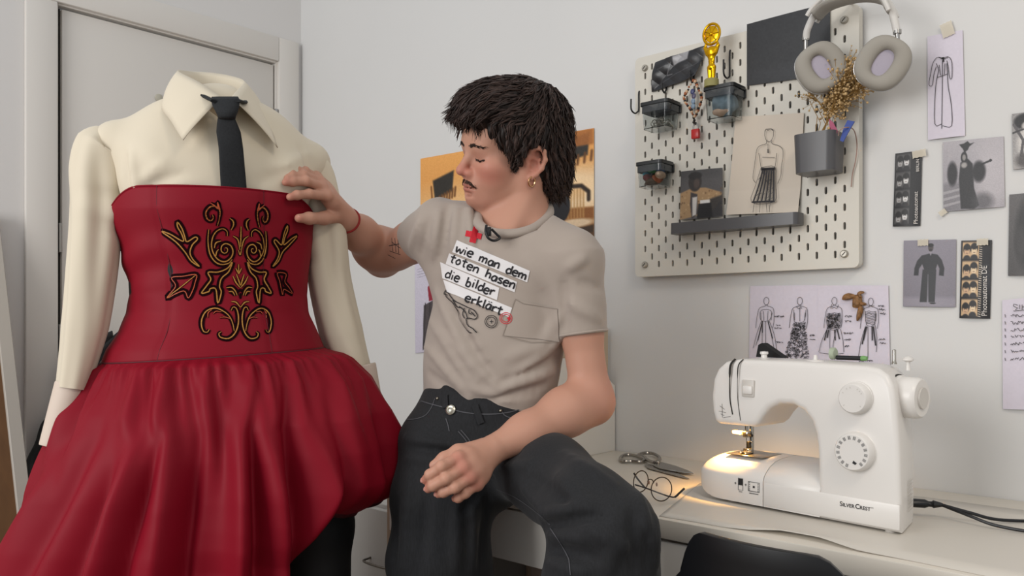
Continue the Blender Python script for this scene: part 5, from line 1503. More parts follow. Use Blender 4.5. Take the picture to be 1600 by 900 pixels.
for j in range(NVV - 1):
    for i in range(NU - 1): a = j * NU + i; fs_c.append([a, a + 1, a + NU + 1, a + NU])
sh = MB().add(vs_, fs_c).build('seat_shell', M_SHELL, ch)
m_ = sh.modifiers.new('thickness', 'SOLIDIFY'); m_.thickness = 0.010; m_.offset = 0
m_ = sh.modifiers.new('round', 'BEVEL'); m_.width = 0.003; m_.segments = 2; m_.limit_method = 'ANGLE'
sz_ = ztop - 0.40
for u_, f_ in ((-1, 0.08), (1, 0.08), (-1, 0.32), (1, 0.32)):
    a = mid + ax_ * (u_ * W_ * 0.28) + fz * (f_ + 0.02) + UP * (sz_ + 0.0); b = mid + ax_ * (u_ * W_ * 0.5) + fz * (f_ + (0.10 if f_ > 0.2 else -0.10))
    MB().tube([a, b], [0.016, 0.011], 12).build('leg', mat('leg_wood', '#a07c55', 0.5, vary=(20, 0.1)), ch)
MB().tube([mid + ax_ * (-W_ * 0.3) + fz * 0.22 + UP * (sz_ - 0.006), mid + ax_ * (W_ * 0.3) + fz * 0.22 + UP * (sz_ - 0.006)], 0.012, 10).build('cross_bar', M_BLACK, ch)
# ================================================================== DRESS FORM WITH SHIRT, TIE AND DRESS
MC = RD((341 - 800) / F * 1.55, 1.55, 0)
ML = RGT * 0.94 + FWD * 0.342                    # towards the form's left side
MF = RGT * 0.342 - FWD * 0.94                    # towards its front
def Q(a, b, z): return MC + ML * a + MF * b + UP * z
def QN(a, b, z): return np.array(Q(a, b, z))
M_FORM = mat('form_black', '#0c0c0e', 0.7, bump=(120, 0.1, 0.001))
form = empty('dress_form', Q(0, 0, 0), 'black full-length dress form standing under the shirt and red dress', 'dress form')
s = SDF(); sq = (np.array(MF), 0.7)
s.cone(QN(0, 0, 1.10), QN(0, 0.005, 1.22), 0.13, 0.14, 0.05, squash=sq); s.cone(QN(0, 0.005, 1.22), QN(0, 0.0, 1.37), 0.14, 0.13, 0.05, squash=sq)
s.cone(QN(-0.12, 0, 1.40), QN(0.12, 0, 1.40), 0.045, 0.045, 0.05); s.cone(QN(0, 0, 1.40), QN(0, 0.0, 1.475), 0.055, 0.048, 0.03)
s.cone(QN(0, 0, 0.98), QN(0, 0, 1.1), 0.15, 0.13, 0.06, squash=sq)
v, q = s.mesh(0.008); mesh_obj('torso', v, q, M_FORM, form)
for a in (-0.13, 0.185):
    s = SDF(); s.cone(QN(a * 0.6, 0, 0.95), QN(a, 0.02, 0.70), 0.085, 0.060, 0.03); s.cone(QN(a, 0.02, 0.70), QN(a, 0.02, 0.02), 0.060, 0.055, 0.03)
    v, q = s.mesh(0.010); mesh_obj('leg', v, q, M_FORM, form)
MB().lathe([(0.0, 0), (0.26, 0), (0.26, 0.008), (0.25, 0.012), (0.0, 0.012)], Matrix.Translation(Q(0.03, 0, 0)), 40, cap=False).build('base_plate', M_FORM, form)

# ------------------------------------------------------------------ shirt
M_SHIRT = mat('cream_cotton', '#d0c5b0', 0.75, bump=(700, 0.08, 0.0005), sheen=0.15, vary=(5, 0.02))
shirt = empty('dress_shirt', Q(0, 0, 1.05), 'cream long-sleeved cotton shirt with a long pointed collar on the dress form', 'shirt')
s = SDF()
SQ = (np.array(MF), 0.68)
s.cone(QN(0, 0.0, 1.08), QN(0, 0.0, 1.16), 0.115, 0.108, 0.02, squash=SQ); s.cone(QN(0, 0, 1.16), QN(0, 0.004, 1.29), 0.108, 0.148, 0.03, squash=SQ)
s.cone(QN(0, 0.004, 1.29), QN(0, 0.0, 1.37), 0.148, 0.150, 0.04, squash=SQ)
s.cone(QN(-0.172, -0.006, 1.414), QN(0.168, -0.008, 1.402), 0.042, 0.041, 0.05)
s.cone(QN(-0.10, 0.045, 1.36), QN(0.10, 0.045, 1.36), 0.050, 0.050, 0.06)
s.cone(QN(-0.075, -0.008, 1.435), QN(0.075, -0.008, 1.435), 0.048, 0.048, 0.06)
s.cone(QN(0, 0.012, 1.42), QN(0, 0.012, 1.465), 0.075, 0.066, 0.03)
def chest_folds(p):
    a = (p - np.array(MC)) @ np.array(ML); z = p[:, 2]
    w = np.exp(-((z - 1.335) / 0.05) ** 2)
    f = -0.004 * w * np.sin(a * 55 + z * 60) * np.exp(-((np.abs(a) - 0.12) / 0.06) ** 2)
    return f - 0.003 * np.exp(-((a + 0.145 + (z - 1.35) * 0.25) / 0.012) ** 2) * np.exp(-((z - 1.35) / 0.05) ** 2)
s.disp(chest_folds)
s.disp(fold_px(s, [(192, 232, 200, 300, -.0050, .009), (204, 236, 212, 296, .0045, .009), (216, 286, 262, 250, .0030, .010), (225, 295, 290, 268, -.0030, .009), (240, 292, 320, 285, .0025, .010), (470, 232, 492, 290, -.0045, .008), (440, 262, 485, 238, .0030, .010), (400, 285, 460, 262, -.0025, .010), (300, 230, 330, 200, .0020, .010)], 1.4))
v, q = s.mesh(0.0050); v = relax(v, q, 1)
sh_body = mesh_obj('shirt_body', v, q, M_SHIRT, shirt)
SHIRT_BVH = bvh_of(v, q)
def hit(bvh, px, py):
    dv = ray(px, py).normalized()
    h = bvh.ray_cast(CAM, dv)
    return (h[0], h[1] if h[1].dot(dv) < 0 else -h[1]) if h[0] is not None else (None, None)
def sleeve(pts, rs, name, seed, folds, fold_amp=0.005):
    C_ = catmull([P(*p) for p in pts], 8); R_ = np.interp(np.linspace(0, len(pts) - 1, len(C_)), range(len(pts)), rs)
    vs = []; fs = []; N = 56; x = None; tot = len(C_)
    for i, c in enumerate(C_):
        t = (C_[min(i + 1, tot - 1)] - C_[max(i - 1, 0)]).normalized()
        x = RGT - t * RGT.dot(t) if x is None else x - t * x.dot(t); x.normalize(); y = t.cross(x)
        for k in range(N):
            a = 2 * math.pi * k / N; u = i / (tot - 1)
            r_ = R_[i] * (1 + 0.03 * math.sin(2 * a + seed))
            for ph, am, fr, dr in folds:
                r_ += am * math.sin(fr * a + ph + dr * u * 6) * (0.4 + 0.6 * math.sin(u * 3.1) ** 2)
            for uc, am, sl in ((0.50, 0.006, 1.0), (0.56, -0.005, -0.6), (0.44, -0.004, 0.5), (0.12, 0.005, 0.8)):
                r_ += am * fold_amp / 0.005 * math.exp(-((u - uc - 0.03 * sl * math.sin(a + seed)) / 0.022) ** 2) * max(0, math.cos(a - seed))
            vs.append(c + x * math.cos(a) * r_ + y * math.sin(a) * r_)
    for i in range(tot - 1):
        for k in range(N): fs.append([i * N + k, i * N + (k + 1) % N, (i + 1) * N + (k + 1) % N, (i + 1) * N + k])
    fs.append(list(range(N))[::-1])
    return MB().add(vs, fs).build(name, M_SHIRT, shirt, autosmooth=None)
FL = [(0.4, 0.0042, 3, 0.7), (1.9, 0.0026, 5, -0.5), (0.2, 0.0013, 8, 1.2)]
sleeve([(182, 222, 1.49), (162, 232, 1.487), (152, 270, 1.48), (150, 330, 1.47), (142, 420, 1.455), (131, 510, 1.44), (112, 607, 1.425)], [0.018, 0.044, 0.045, 0.044, 0.041, 0.037, 0.0255], 'sleeve', 0.4, FL)
sleeve([(474, 248, 1.60), (492, 268, 1.615), (499, 310, 1.62), (507, 370, 1.635), (514, 440, 1.65), (532, 520, 1.655), (553, 585, 1.65)], [0.028, 0.032, 0.036, 0.040, 0.040, 0.041, 0.034], 'sleeve', 2.6, FL)
def cuff(pts, r0, r1, name, flat):
    C_ = [P(*p) for p in pts]; ax = (C_[-1] - C_[0]).normalized(); x = (RGT - ax * RGT.dot(ax)).normalized(); y = ax.cross(x)
    rows = [(0.0, 1.0), (0.02, 1.03), (0.04, 1.035), (0.96, 1.035), (0.985, 1.03), (1.0, 1.0), (0.985, 0.95), (0.3, 0.93)]
    vs = []; fs = []; N = 48
    for t, f in rows:
        c = C_[0].lerp(C_[-1], t); r_ = (r0 + (r1 - r0) * t) * f
        for k in range(N):
            a = 2 * math.pi * k / N; vs.append(c + x * math.cos(a) * r_ + y * math.sin(a) * r_ * flat)
    for i in range(len(rows) - 1):
        for k in range(N): fs.append([i * N + k, i * N + (k + 1) % N, (i + 1) * N + (k + 1) % N, (i + 1) * N + k])
    return MB().add(vs, fs).build(name, M_CUFF, shirt, autosmooth=50)
M_CUFF = mat('cuff_cotton', '#c9b9ab', 0.6, bump=(700, 0.08, 0.0005))
cuff([(110, 600, 1.425), (80, 698, 1.405)], 0.0245, 0.0195, 'cuff', 0.85); cuff([(560, 572, 1.65), (575, 640, 1.65)], 0.034, 0.03, 'cuff', 0.8)
# collar
def strip_surface(T, B, rows, bulge, name, material, parent, inward=None):
    n = len(T); vs = []; fs = []
    for j in range(rows):
        t = j / (rows - 1)
        for i in range(n):
            p = T[i].lerp(B[i], t)
            o_ = (p - Q(0, 0.0, p.z)); o_.z = 0; o_.normalize()
            vs.append(p + o_ * bulge * math.sin(math.pi * t) ** 0.8)
    for j in range(rows - 1):
        for i in range(n - 1): a = j * n + i; fs.append([a, a + 1, a + n + 1, a + n])
    o = MB().add(vs, fs).build(name, material, parent, autosmooth=None)
    m = o.modifiers.new('thickness', 'SOLIDIFY'); m.thickness = 0.0018; m.offset = 0
    return o
Tp = catmull([P(*p) for p in ((347, 152, 1.435), (310, 128, 1.455), (278, 111, 1.50), (300, 112, 1.585), (330, 114, 1.61), (360, 119, 1.605), (381, 127, 1.565), (372, 140, 1.50), (362, 152, 1.445))], 6)
Bp = catmull([P(*p) for p in ((286, 219, 1.395), (268, 190, 1.425), (254, 166, 1.48), (290, 160, 1.62), (330, 158, 1.665), (385, 160, 1.665), (414, 178, 1.585), (425, 205, 1.52), (434, 231, 1.475))], 6)
strip_surface(Tp, Bp, 9, 0.006, 'collar', M_SHIRT, shirt)
Np = [Q(0, 0.006, p.z) + (p - Q(0, 0.006, p.z)) * 0.88 + UP * (-0.036) for p in Tp]
strip_surface(Tp, Np, 5, -0.002, 'collar_stand', M_SHIRT, shirt)
st = MB(); inn = [b + (t - b).normalized() * 0.006 for t, b in zip(Tp, Bp)]
# stitching line along the leaf edges
edge = [p + (p - Q(0, 0, p.z)).normalized() * 0.0045 for p in inn]
# placket edge under the tie
pk = []; nn = []
for y in range(186, 292, 6):
    h_, n_ = hit(SHIRT_BVH, 344 + (y - 186) * 0.012, y)
    if h_: pk.append(h_); nn.append(n_)
if len(pk) > 3: MB().ribbon(pk, 0.004, nn, 0.0012).build('placket', M_SHIRT, shirt)

# ------------------------------------------------------------------ tie
M_TIE = mat('black_denim_tie', '#191b1e', 0.85, bump=(420, 0.35, 0.0008), vary=(300, 0.3))
tie = empty('necktie', P(365, 290, 1.42), 'black textured necktie knotted at the cream shirt collar', 'tie')
def tie_part(rows, name, th, edge_pow=0.6):
    """rows of (left px, right px, py, lift)"""
    vs = []; fs = []; N = 13
    cc = []
    for xl_, xr_, y, lift in rows:
        ps = []
        for k in range(N):
            u = k / (N - 1); x = xl_ + (xr_ - xl_) * u
            h_ = P(x, y, float(np.interp(y, [150, 156, 182, 206, 250, 306], [1.438, 1.430, 1.420, 1.428, 1.435, 1.449])) + 0.0004 * (x - 362) * min(1, max(0, (y - 190) / 40)))
            e = (1 - (2 * u - 1) ** 2) ** edge_pow
            ps.append(CAM + (h_ - CAM) * (1 - (lift + th * e) / (h_ - CAM).length))
        vs += ps
    n = len(rows)
    for j in range(n - 1):
        for i in range(N - 1): a = j * N + i; fs.append([a, a + 1, a + N + 1, a + N])
    o = MB().add(vs, fs).build(name, M_TIE, tie, autosmooth=None)
    m = o.modifiers.new('thickness', 'SOLIDIFY'); m.thickness = 0.004; m.offset = 1 if False else -1
    return o
bl = []
for y in np.linspace(176, 306, 22):
    l = np.interp(y, [176, 190, 206, 230, 306], [345, 342, 340, 343, 347]); r_ = np.interp(y, [176, 190, 206, 230, 306], [361, 368, 375, 378, 385])
    bl.append((l, r_, y, 0.005))
tie_part(bl, 'blade', 0.003)
tie_part([(333, 371, 154, 0.006), (332, 373, 158, 0.010), (335, 372, 166, 0.012), (340, 369, 174, 0.012), (343, 366, 180, 0.010), (344, 365, 184, 0.005)], 'knot', 0.008)
MB().tube(catmull([P(*p) for p in ((334, 158, 1.405), (322, 152, 1.43), (300, 140, 1.48), (310, 146, 1.56), (350, 150, 1.58), (374, 152, 1.54), (382, 160, 1.47), (371, 157, 1.41))], 5), 0.006, 8, flat=0.5).build('neck_band', M_TIE, tie)

# ------------------------------------------------------------------ dress
M_RED = mat('crimson_satin', '#7d091d', 0.58, bump=(500, 0.08, 0.0005), sheen=0.0, vary=(6, 0.05), spec=0.18)
M_LINING = mat('dark_red_lining', '#4a0a16', 0.6)
dress = empty('red_dress', Q(0, 0, 0.35), 'strapless crimson dress with gold embroidered bodice and puffed asymmetric skirt', 'dress')
BT = [(280, 188, 483), (300, 187, 483), (340, 187, 483), (370, 197, 481), (400, 206, 478), (430, 214, 474), (460, 218, 472), (490, 215, 477), (520, 203, 489), (545, 187, 499), (566, 180, 506)]
bz = [1.09 - (y - HORIZON) / F * 1.55 for y, l, r_ in BT][::-1]
bc = [((l + r_) / 2 - 341) / F * 1.55 for y, l, r_ in BT][::-1]; bh = [(r_ - l) / 2 / F * 1.55 / 0.972 for y, l, r_ in BT][::-1]
def bodice_pt(phi, z, grow=0.0):
    A = np.interp(z, bz, bh) + grow; B = A * 0.70; c = np.interp(z, bz, bc)
    bust = 0.010 * math.exp(-((z - 1.30) / 0.05) ** 2) * max(0, math.cos(phi)) ** 2
    a = A * math.sin(phi); b = (B + bust) * math.cos(phi)
    return Q(a + c * 0.94, b + c * 0.342, z)
def btop(phi):
    d = abs((phi + math.pi) % (2 * math.pi) - math.pi); deg = math.degrees(d)
    neg = math.sin(phi) < 0
    t = min(1, max(0, (deg - 42) / 48)); t = t * t * (3 - 2 * t)
    return 1.3246 - (0.050 if neg else 0.03) * t + 0.0
def bbot(phi): return 1.030 + 0.012 * math.sin(phi)
NP_, NZ_ = 160, 64
vs = []; fs = []
for j in range(NZ_ + 1):
    t = j / NZ_
    for i in range(NP_):
        phi = 2 * math.pi * i / NP_; z = btop(phi) + (bbot(phi) - btop(phi)) * t
        p = bodice_pt(phi, z); deg = math.degrees(phi) % 360
        o_ = (p - Q(0, 0, z)); o_.z = 0; o_.normalize()
        # creases in the cloth towards its right side, seam dents
        left = max(0, math.sin(-phi + 0.1))
        w = 0.0028 * left * math.sin(z * 95 + math.sin(phi * 3) * 1.5) * math.exp(-((z - 1.20) / 0.06) ** 2)
        w += 0.0016 * math.sin(z * 60 + phi * 5) * math.exp(-((z - 1.12) / 0.05) ** 2)
        for sd in (-31, 27, -85, 88):
            dd_ = (deg - sd + 180) % 360 - 180; w -= 0.0022 * math.exp(-(dd_ / 1.6) ** 2)
        if t < 0.012: o_ = o_ * 1.0; w -= 0.001
        vs.append(p + o_ * w)
for j in range(NZ_):
    for i in range(NP_): fs.append([j * NP_ + i, (j + 1) * NP_ + i, (j + 1) * NP_ + (i + 1) % NP_, j * NP_ + (i + 1) % NP_])
bod = MB().add(vs, fs).build('bodice', M_RED, dress, autosmooth=None)
BOD_BVH = BVHTree.FromPolygons(vs, fs)
m = bod.modifiers.new('thickness', 'SOLIDIFY'); m.thickness = 0.002; m.offset = -1
MB().tube([vs[i] for i in range(NP_)], 0.0016, 6, closed=True).build('top_edge', M_RED, bod)
for sd in (-31, 27):
    pts = []
    for k in range(30):
        phi = math.radians(sd); z = btop(phi) + (bbot(phi) - btop(phi)) * k / 29; pts.append(bodice_pt(phi, z, -0.0022))
    MB().tube(pts, 0.0006, 5).build('seam', mat('seam_red', '#5c0818', 0.7), bod)

# skirt
r1_ = random.Random(21)
yl = [555, 562, 575, 600, 640, 700, 770, 830, 900, 1000, 1150]; rl = [.188, .190, .198, .214, .246, .274, .303, .332, .358, .39, .40]
yr = [530, 540, 560, 590, 640, 690, 740, 775, 800, 830]; rr2 = [.19, .197, .245, .283, .315, .336, .345, .343, .335, .31]
zl_ = [1.09 - (y - HORIZON) / F * 1.47 for y in yl]; zr_ = [1.09 - (y - HORIZON) / F * 1.58 for y in yr]
hem_k = [(-180, .50), (-135, .42), (-90, .36), (-60, .42), (-30, .50), (-5, .47), (10, .51), (20, .575), (30, .66), (38, .765), (42, .785), (47, .755), (55, .745), (70, .745), (90, .75), (130, .66), (180, .50)]
def hem(deg): return np.interp((deg + 180) % 360 - 180, [k for k, _ in hem_k], [h_ for _, h_ in hem_k])
folds = []
for n_ in range(30): folds.append((r1_.uniform(0, 360), r1_.uniform(4, 9), r1_.uniform(0.5, 1.0), r1_.uniform(-0.12, 0.12)))
def skirt_r(phi, z, s_):
    """radius of the skirt; s_ 0 at the seam, 1 at the hem"""
    deg = math.degrees(phi); sn = math.sin(phi + 0.0); cs_ = math.cos(phi)
    # right and left profiles blended, phi measured from the front towards the form's left
    wr = 0.5 + 0.5 * math.sin(phi + math.radians(-20) + math.radians(20))
    Rl = np.interp(-z, [-a for a in zl_], rl); Rr = np.interp(-z, [-a for a in zr_], rr2)
    R = Rl * (1 - wr) + Rr * wr
    front = max(0, cs_)
    return R * (1 - 0.20 * cs_ * cs_)
GATH = [(r1_.uniform(0, 6.28), r1_.uniform(0.7, 1.3)) for _ in range(8)]
def ridge(x): return 1 - 2 * abs(math.sin(x / 2)) ** 0.7       # soft crest, sharp valley
NP2, NZ2 = 400, 110
SC = Q(0, 0, 0)
# single gathers: each a crest of its own angle, height, length and drift
_ph = np.degrees(2 * np.pi * np.arange(NP2) / NP2)[None, :]
_z0 = np.array([bbot(2 * math.pi * i / NP2) for i in range(NP2)])[None, :]; _z1 = np.array([hem(math.degrees(2 * math.pi * i / NP2)) for i in range(NP2)])[None, :]
_t = (np.arange(NZ2 + 1) / NZ2)[:, None]; _drop = (_z0 - _z1) * _t
GA = np.zeros((NZ2 + 1, NP2)); rg = np.random.default_rng(4)
ang_ = 0.0
while ang_ < 360:
    wd0 = rg.uniform(1.3, 2.3); length = rg.choice([0.05, 0.09, 0.16, 0.26], p=[0.35, 0.3, 0.2, 0.15]) * rg.uniform(0.8, 1.3); amp = rg.uniform(0.004, 0.009) * (1.0 + 1.2 * (length > 0.12)); dr_a = rg.uniform(-14, 14)
    dd = (_ph - ang_ - dr_a * _drop + 180) % 360 - 180
    wdt = wd0 * (1 + 3.2 * _drop / 0.3)
    GA += amp * np.exp(-(dd / wdt) ** 2) * np.minimum(1, _drop / 0.012) * np.exp(-(_drop / length) ** 2)
    # the furrow beside it
    GA -= 0.8 * amp * np.exp(-((dd - 1.7 * wdt) / (0.7 * wdt)) ** 2) * np.minimum(1, _drop / 0.012) * np.exp(-(_drop / (length * 1.15)) ** 2)
    ang_ += wd0 * rg.uniform(1.8, 3.2)
for ang_, w0, amp, start, drift in ((-38, 7, 0.020, .05, -20), (-24, 5, 0.026, .04, -14), (-12, 5, 0.020, .06, -8), (6, 4, 0.028, .05, 0), (18, 4.5, 0.022, .05, 4), (33, 5, 0.024, .06, 6), (52, 6, 0.026, .05, 10), (70, 7, 0.020, .05, 14), (-55, 8, 0.020, .05, -20), (-75, 9, 0.020, .05, -22), (88, 8, 0.02, .05, 10), (130, 12, .02, .05, 0), (170, 12, .02, .05, 0), (-110, 12, .02, .05, 0), (-145, 12, .02, .05, 0)):
    dd = (_ph - ang_ - drift * _drop / 0.35 + 180) % 360 - 180
    GA += amp * np.exp(-np.abs(dd / w0) ** 1.6) * np.clip((_drop - start) / 0.17, 0, 1)
    GA -= amp * 0.9 * np.exp(-((dd - w0 * 1.5) / (w0 * 0.55)) ** 2) * np.clip((_drop - start) / 0.17, 0, 1)
vs = []; fs = []
for j in range(NZ2 + 1):
    t = j / NZ2
    for i in range(NP2):
        phi = 2 * math.pi * i / NP2; deg = math.degrees(phi)
        z0 = bbot(phi); z1 = hem(deg); z = z0 + (z1 - z0) * t
        p0 = bodice_pt(phi, z0, 0.0); d0 = p0 - Q(0, 0, z0); d0.z = 0; r0 = d0.length
        H_ = z0 - z1
        drop = z0 - z
        R = skirt_r(phi, z, t)
        R = max(R, r0 * 0.985) if drop > 0.01 else r0 + (max(R, r0 * 0.985) - r0) * drop / 0.01
        # bubble hem tucks in at the bottom
        tuck = max(0, (t - 0.80) / 0.20)
        R *= 1 - 0.16 * tuck ** 2.2
        # gathers and folds
        g1 = ridge(phi * 34 + 1.8 * math.sin(phi * 5 + GATH[0][0]) + 1.2 * math.sin(phi * 11 + GATH[1][0]))
        g2 = ridge(phi * 17 + 1.6 * math.sin(phi * 3 + GATH[2][0]) + 1.0 * math.sin(phi * 7) + 1.1 * t)
        g3 = math.sin(phi * 9 + 1.4 * math.sin(phi * 2 + GATH[3][0]) + 0.9 * t)
        a1 = 0.0100 * (0.65 + 0.35 * math.sin(phi * 4.3 + 1.0) * math.sin(phi * 9.1)) * math.exp(-drop / 0.065) * min(1, drop / 0.006)
        a2 = 0.0150 * min(1, drop / 0.10) * math.exp(-max(0, drop - 0.08) / 0.16)
        a3 = 0.021 * min(1, drop / 0.22)
        R += g3 * a3 * 0.5 + float(GA[j, i])
        # deep valleys at the front centre, as pressed folds
        for fd, fw, fa, dr in ((2, 4.0, 0.050, 3), (12, 3.2, 0.044, 4), (-9, 3.0, 0.026, -6), (-22, 4, 0.022, -10), (40, 3.6, 0.050, 2), (25, 3.2, 0.030, 3), (60, 5, 0.022, 5)):
            dd_ = (deg - fd - dr * t + 180) % 360 - 180
            R -= 0.6 * fa * math.exp(-(dd_ / fw) ** 2) * min(1, drop / 0.18) * (0.55 + 0.45 * math.sin(t * 4 + fd))
        d_ = (d0 / r0)
        # direction drifts from bodice ellipse towards a round plan
        ang = Vector(ML) * math.sin(phi) + Vector(MF) * math.cos(phi)
        k = min(1, drop / 0.12); dn = (d_ * (1 - k) + ang * k).normalized()
        c = Q(0, 0, z)
        vs.append(c + dn * R)
for j in range(NZ2):
    for i in range(NP2): fs.append([j * NP2 + i, j * NP2 + (i + 1) % NP2, (j + 1) * NP2 + (i + 1) % NP2, (j + 1) * NP2 + i])
mesh_obj('skirt', vs, fs, M_RED, dress)
# lining: from the hem back up inside
vl = []; fl_ = []
NL = 12
for j in range(NL + 1):
    t = j / NL
    for i in range(NP2):
        p = vs[NZ2 * NP2 + i]; c = Q(0, 0, p.z + min(0.22, 0.42 * (1.03 - p.z)) * t); dv = p - Q(0, 0, p.z)
        vl.append(c + dv * (0.995 - 0.16 * math.sin(t * 1.5)) + UP * (-0.02 * math.sin(math.pi * min(1, t * 4)) if t < .25 else 0))
for j in range(NL):
    for i in range(NP2): fl_.append([j * NP2 + i, (j + 1) * NP2 + i, (j + 1) * NP2 + (i + 1) % NP2, j * NP2 + (i + 1) % NP2])
mesh_obj('skirt_lining', vl, fl_, M_LINING, dress)
# waist seam
MB().tube([bodice_pt(2 * math.pi * i / 120, bbot(2 * math.pi * i / 120), 0.0) for i in range(120)], 0.0016, 6, closed=True).build('waist_seam', M_LINING, dress)

# ------------------------------------------------------------------ embroidery
M_GOLD = mat('gold_thread', '#a8762f', 0.55, 0.15, bump=(900, 0.5, 0.0005), vary=(300, 0.3))
M_ORANGE = mat('rust_thread', '#a8441f', 0.55, vary=(300, 0.3))
M_DTHREAD = mat('dark_thread', '#190307', 0.9, bump=(900, 0.4, 0.0005), spec=0.08)
E7 = lambda p: (230 + p[0] / 3.3333, 290 + p[1] / 3.3333)
E4 = lambda p: (290 + p[0] / 6.0, 400 + p[1] / 6.0)
def MR(p):
    t = 485 - p[0]; return (485 + 0.86 * t - 0.00035 * t * t, p[1] + (0.06 * t if p[1] < 330 else 0.0))
def to7(p): x, y = E4(p); return ((x - 230) * 3.3333, (y - 290) * 3.3333)
def stitch(strokes, name, gold=True, closed=False, wd_=0.0105, wg=0.0020, mg=None, mirror=False):
    mb = MB(); gb = MB()
    for s_ in strokes:
        pp = [MR(p) for p in s_] if mirror else s_
        fl2 = [Vector((x, y, 0)) for x, y in (E7(p) for p in pp)]
        if len(fl2) > 2: fl2 = catmull(fl2, 5, closed)
        else: fl2 = [fl2[0].lerp(fl2[1], k / 6) for k in range(7)]
        if closed: fl2.append(fl2[0])
        pts = []; nrm = []
        for f_ in fl2:
            h_, n_ = hit(BOD_BVH, f_.x, f_.y)
            if h_ is not None: pts.append(h_); nrm.append(n_)
        if len(pts) < 3: continue
        w = [wd_ * (0.55 + 0.45 * min(1, 3 * min(i, len(pts) - 1 - i) / len(pts) + (1 if closed else 0))) for i in range(len(pts))]
        mb.ribbon(pts, w, nrm, 0.0009)
        gb.ribbon(pts, [x * wg / wd_ for x in w], nrm, 0.0016)
    o = mb.build(name, M_DTHREAD, bod, smooth=True) if mb.v else None
    if gold and gb.v: gb.build(name + '_thread', mg or M_GOLD, bod, smooth=True)
    return o
leafA = [[(80, 240), (120, 252), (188, 290), (180, 250), (160, 215), (160, 190), (182, 222), (196, 262), (208, 292), (250, 268), (262, 280), (235, 310), (224, 350), (240, 385), (272, 420), (230, 392), (198, 345), (150, 292)]]
scrollB = [[(365, 210), (376, 170), (378, 130), (355, 108), (325, 113), (306, 140), (313, 172), (332, 182), (344, 168), (340, 150)], [(330, 92), (350, 104), (370, 120), (366, 88), (380, 125)]]
hookC = [[(430, 170), (446, 184), (449, 205), (437, 230)]]
bigD = [[(417, 262), (415, 238), (393, 224), (363, 236), (343, 265), (335, 310), (345, 352), (370, 385), (405, 396), (436, 375), (446, 342), (434, 312), (408, 302), (388, 315), (386, 340), (402, 352), (417, 343), (416, 326), (405, 324)]]
outE = [[(321, 228), (317, 290), (326, 352), (350, 392), (382, 410), (422, 405), (442, 384)], [(350, 325), (358, 298), (385, 288)], [(356, 372), (362, 345), (372, 332)]]
arrowG = [[(488, 212), (486, 318)], [(447, 262), (472, 282), (482, 335)], [(526, 262), (502, 284), (490, 335)], [(474, 335), (483, 360), (490, 335)]]
leafH = [[(442, 398), (424, 448), (388, 482), (377, 525), (386, 556), (368, 612), (358, 540), (330, 536), (320, 552), (284, 560), (310, 522), (332, 488), (318, 452), (370, 450), (418, 430)]]
arrowI = [[(475, 408), (476, 458)], [(461, 430), (475, 460)], [(490, 430), (477, 460)]]
vJ = [[(446, 472), (462, 505), (484, 532)], [(524, 472), (508, 505), (486, 532)], [(464, 462), (476, 495), (484, 520)], [(504, 462), (494, 495), (487, 520)]]
leafK = [[(412, 532), (438, 530), (458, 548), (468, 572)], [(424, 552), (444, 552), (456, 572)]]
vL = [[(438, 604), (462, 608), (484, 634)], [(530, 604), (508, 608), (486, 634)]]
bigM = [[to7(p) for p in ((222, 690), (205, 715), (170, 708), (150, 650), (158, 580), (200, 515), (280, 490), (355, 520), (412, 572), (442, 640), (455, 705))]]
loopM = [[to7(p) for p in ((335, 712), (312, 730), (330, 765), (400, 775), (455, 735), (488, 660), (494, 570), (476, 495), (445, 480), (425, 512))]]
tipsM = [[to7(p) for p in ((208, 582), (212, 535), (245, 505))], [to7(p) for p in ((258, 545), (285, 520), (335, 525))], [to7(p) for p in ((320, 580), (370, 575), (425, 592))]]
arrN = [[(130, 480), (190, 472), (256, 464), (250, 505), (240, 540), (215, 586), (190, 548), (104, 586), (150, 525)]]
sideN = [[(676, 455), (720, 460), (714, 500), (735, 530), (752, 562), (710, 540), (702, 568), (688, 500)]]
for mir in (False, True):
    stitch(leafA, 'leaf_motif', closed=True, mirror=mir)
    stitch(scrollB, 'scroll_motif', mirror=mir, mg=M_ORANGE if not mir else M_ORANGE)
    stitch([scrollB[0]], 'scroll_line', mirror=mir, wd_=0.003, wg=0.0018)
    stitch(hookC, 'hook_motif', mirror=mir); stitch(bigD, 'spiral_motif', mirror=mir); stitch(outE, 'frond_motif', mirror=mir, mg=M_GOLD)
    stitch(leafH, 'large_leaf_motif', closed=True, mirror=mir); stitch(leafK, 'small_leaf_motif', mirror=mir)
    stitch(bigM, 'lower_scroll', mirror=mir); stitch(loopM, 'lower_loop', mirror=mir); stitch(tipsM, 'lower_frond', mirror=mir, wd_=0.0045, wg=0.0016, mg=M_ORANGE)
stitch(arrowG, 'arrow_motif', wd_=0.006); stitch(arrowI, 'small_arrow', wd_=0.005, wg=0.002); stitch(vJ, 'chevron_motif', wd_=0.005, wg=0.0022); stitch(vL, 'lower_chevron', wd_=0.005, wg=0.0022)
stitch(arrN, 'side_leaf', closed=True, mg=M_ORANGE, wg=0.0015); stitch([[(106, 584), (180, 525), (254, 466)]], 'side_leaf_vein', wd_=0.003, wg=0.0016)
stitch(sideN, 'side_leaf', closed=True, mg=M_ORANGE, wg=0.0012)
stitch([[(485, 560), (485, 590)], [(485, 540), (470, 556)], [(485, 540), (500, 556)]], 'stem_motif', gold=False, wd_=0.005)
# ================================================================== PERSON
A3 = lambda v: np.array(v, float)
person = empty('person', RD(-0.13, 1.55, 0), 'person in a taupe printed T-shirt and black jeans touching the red dress', 'person')

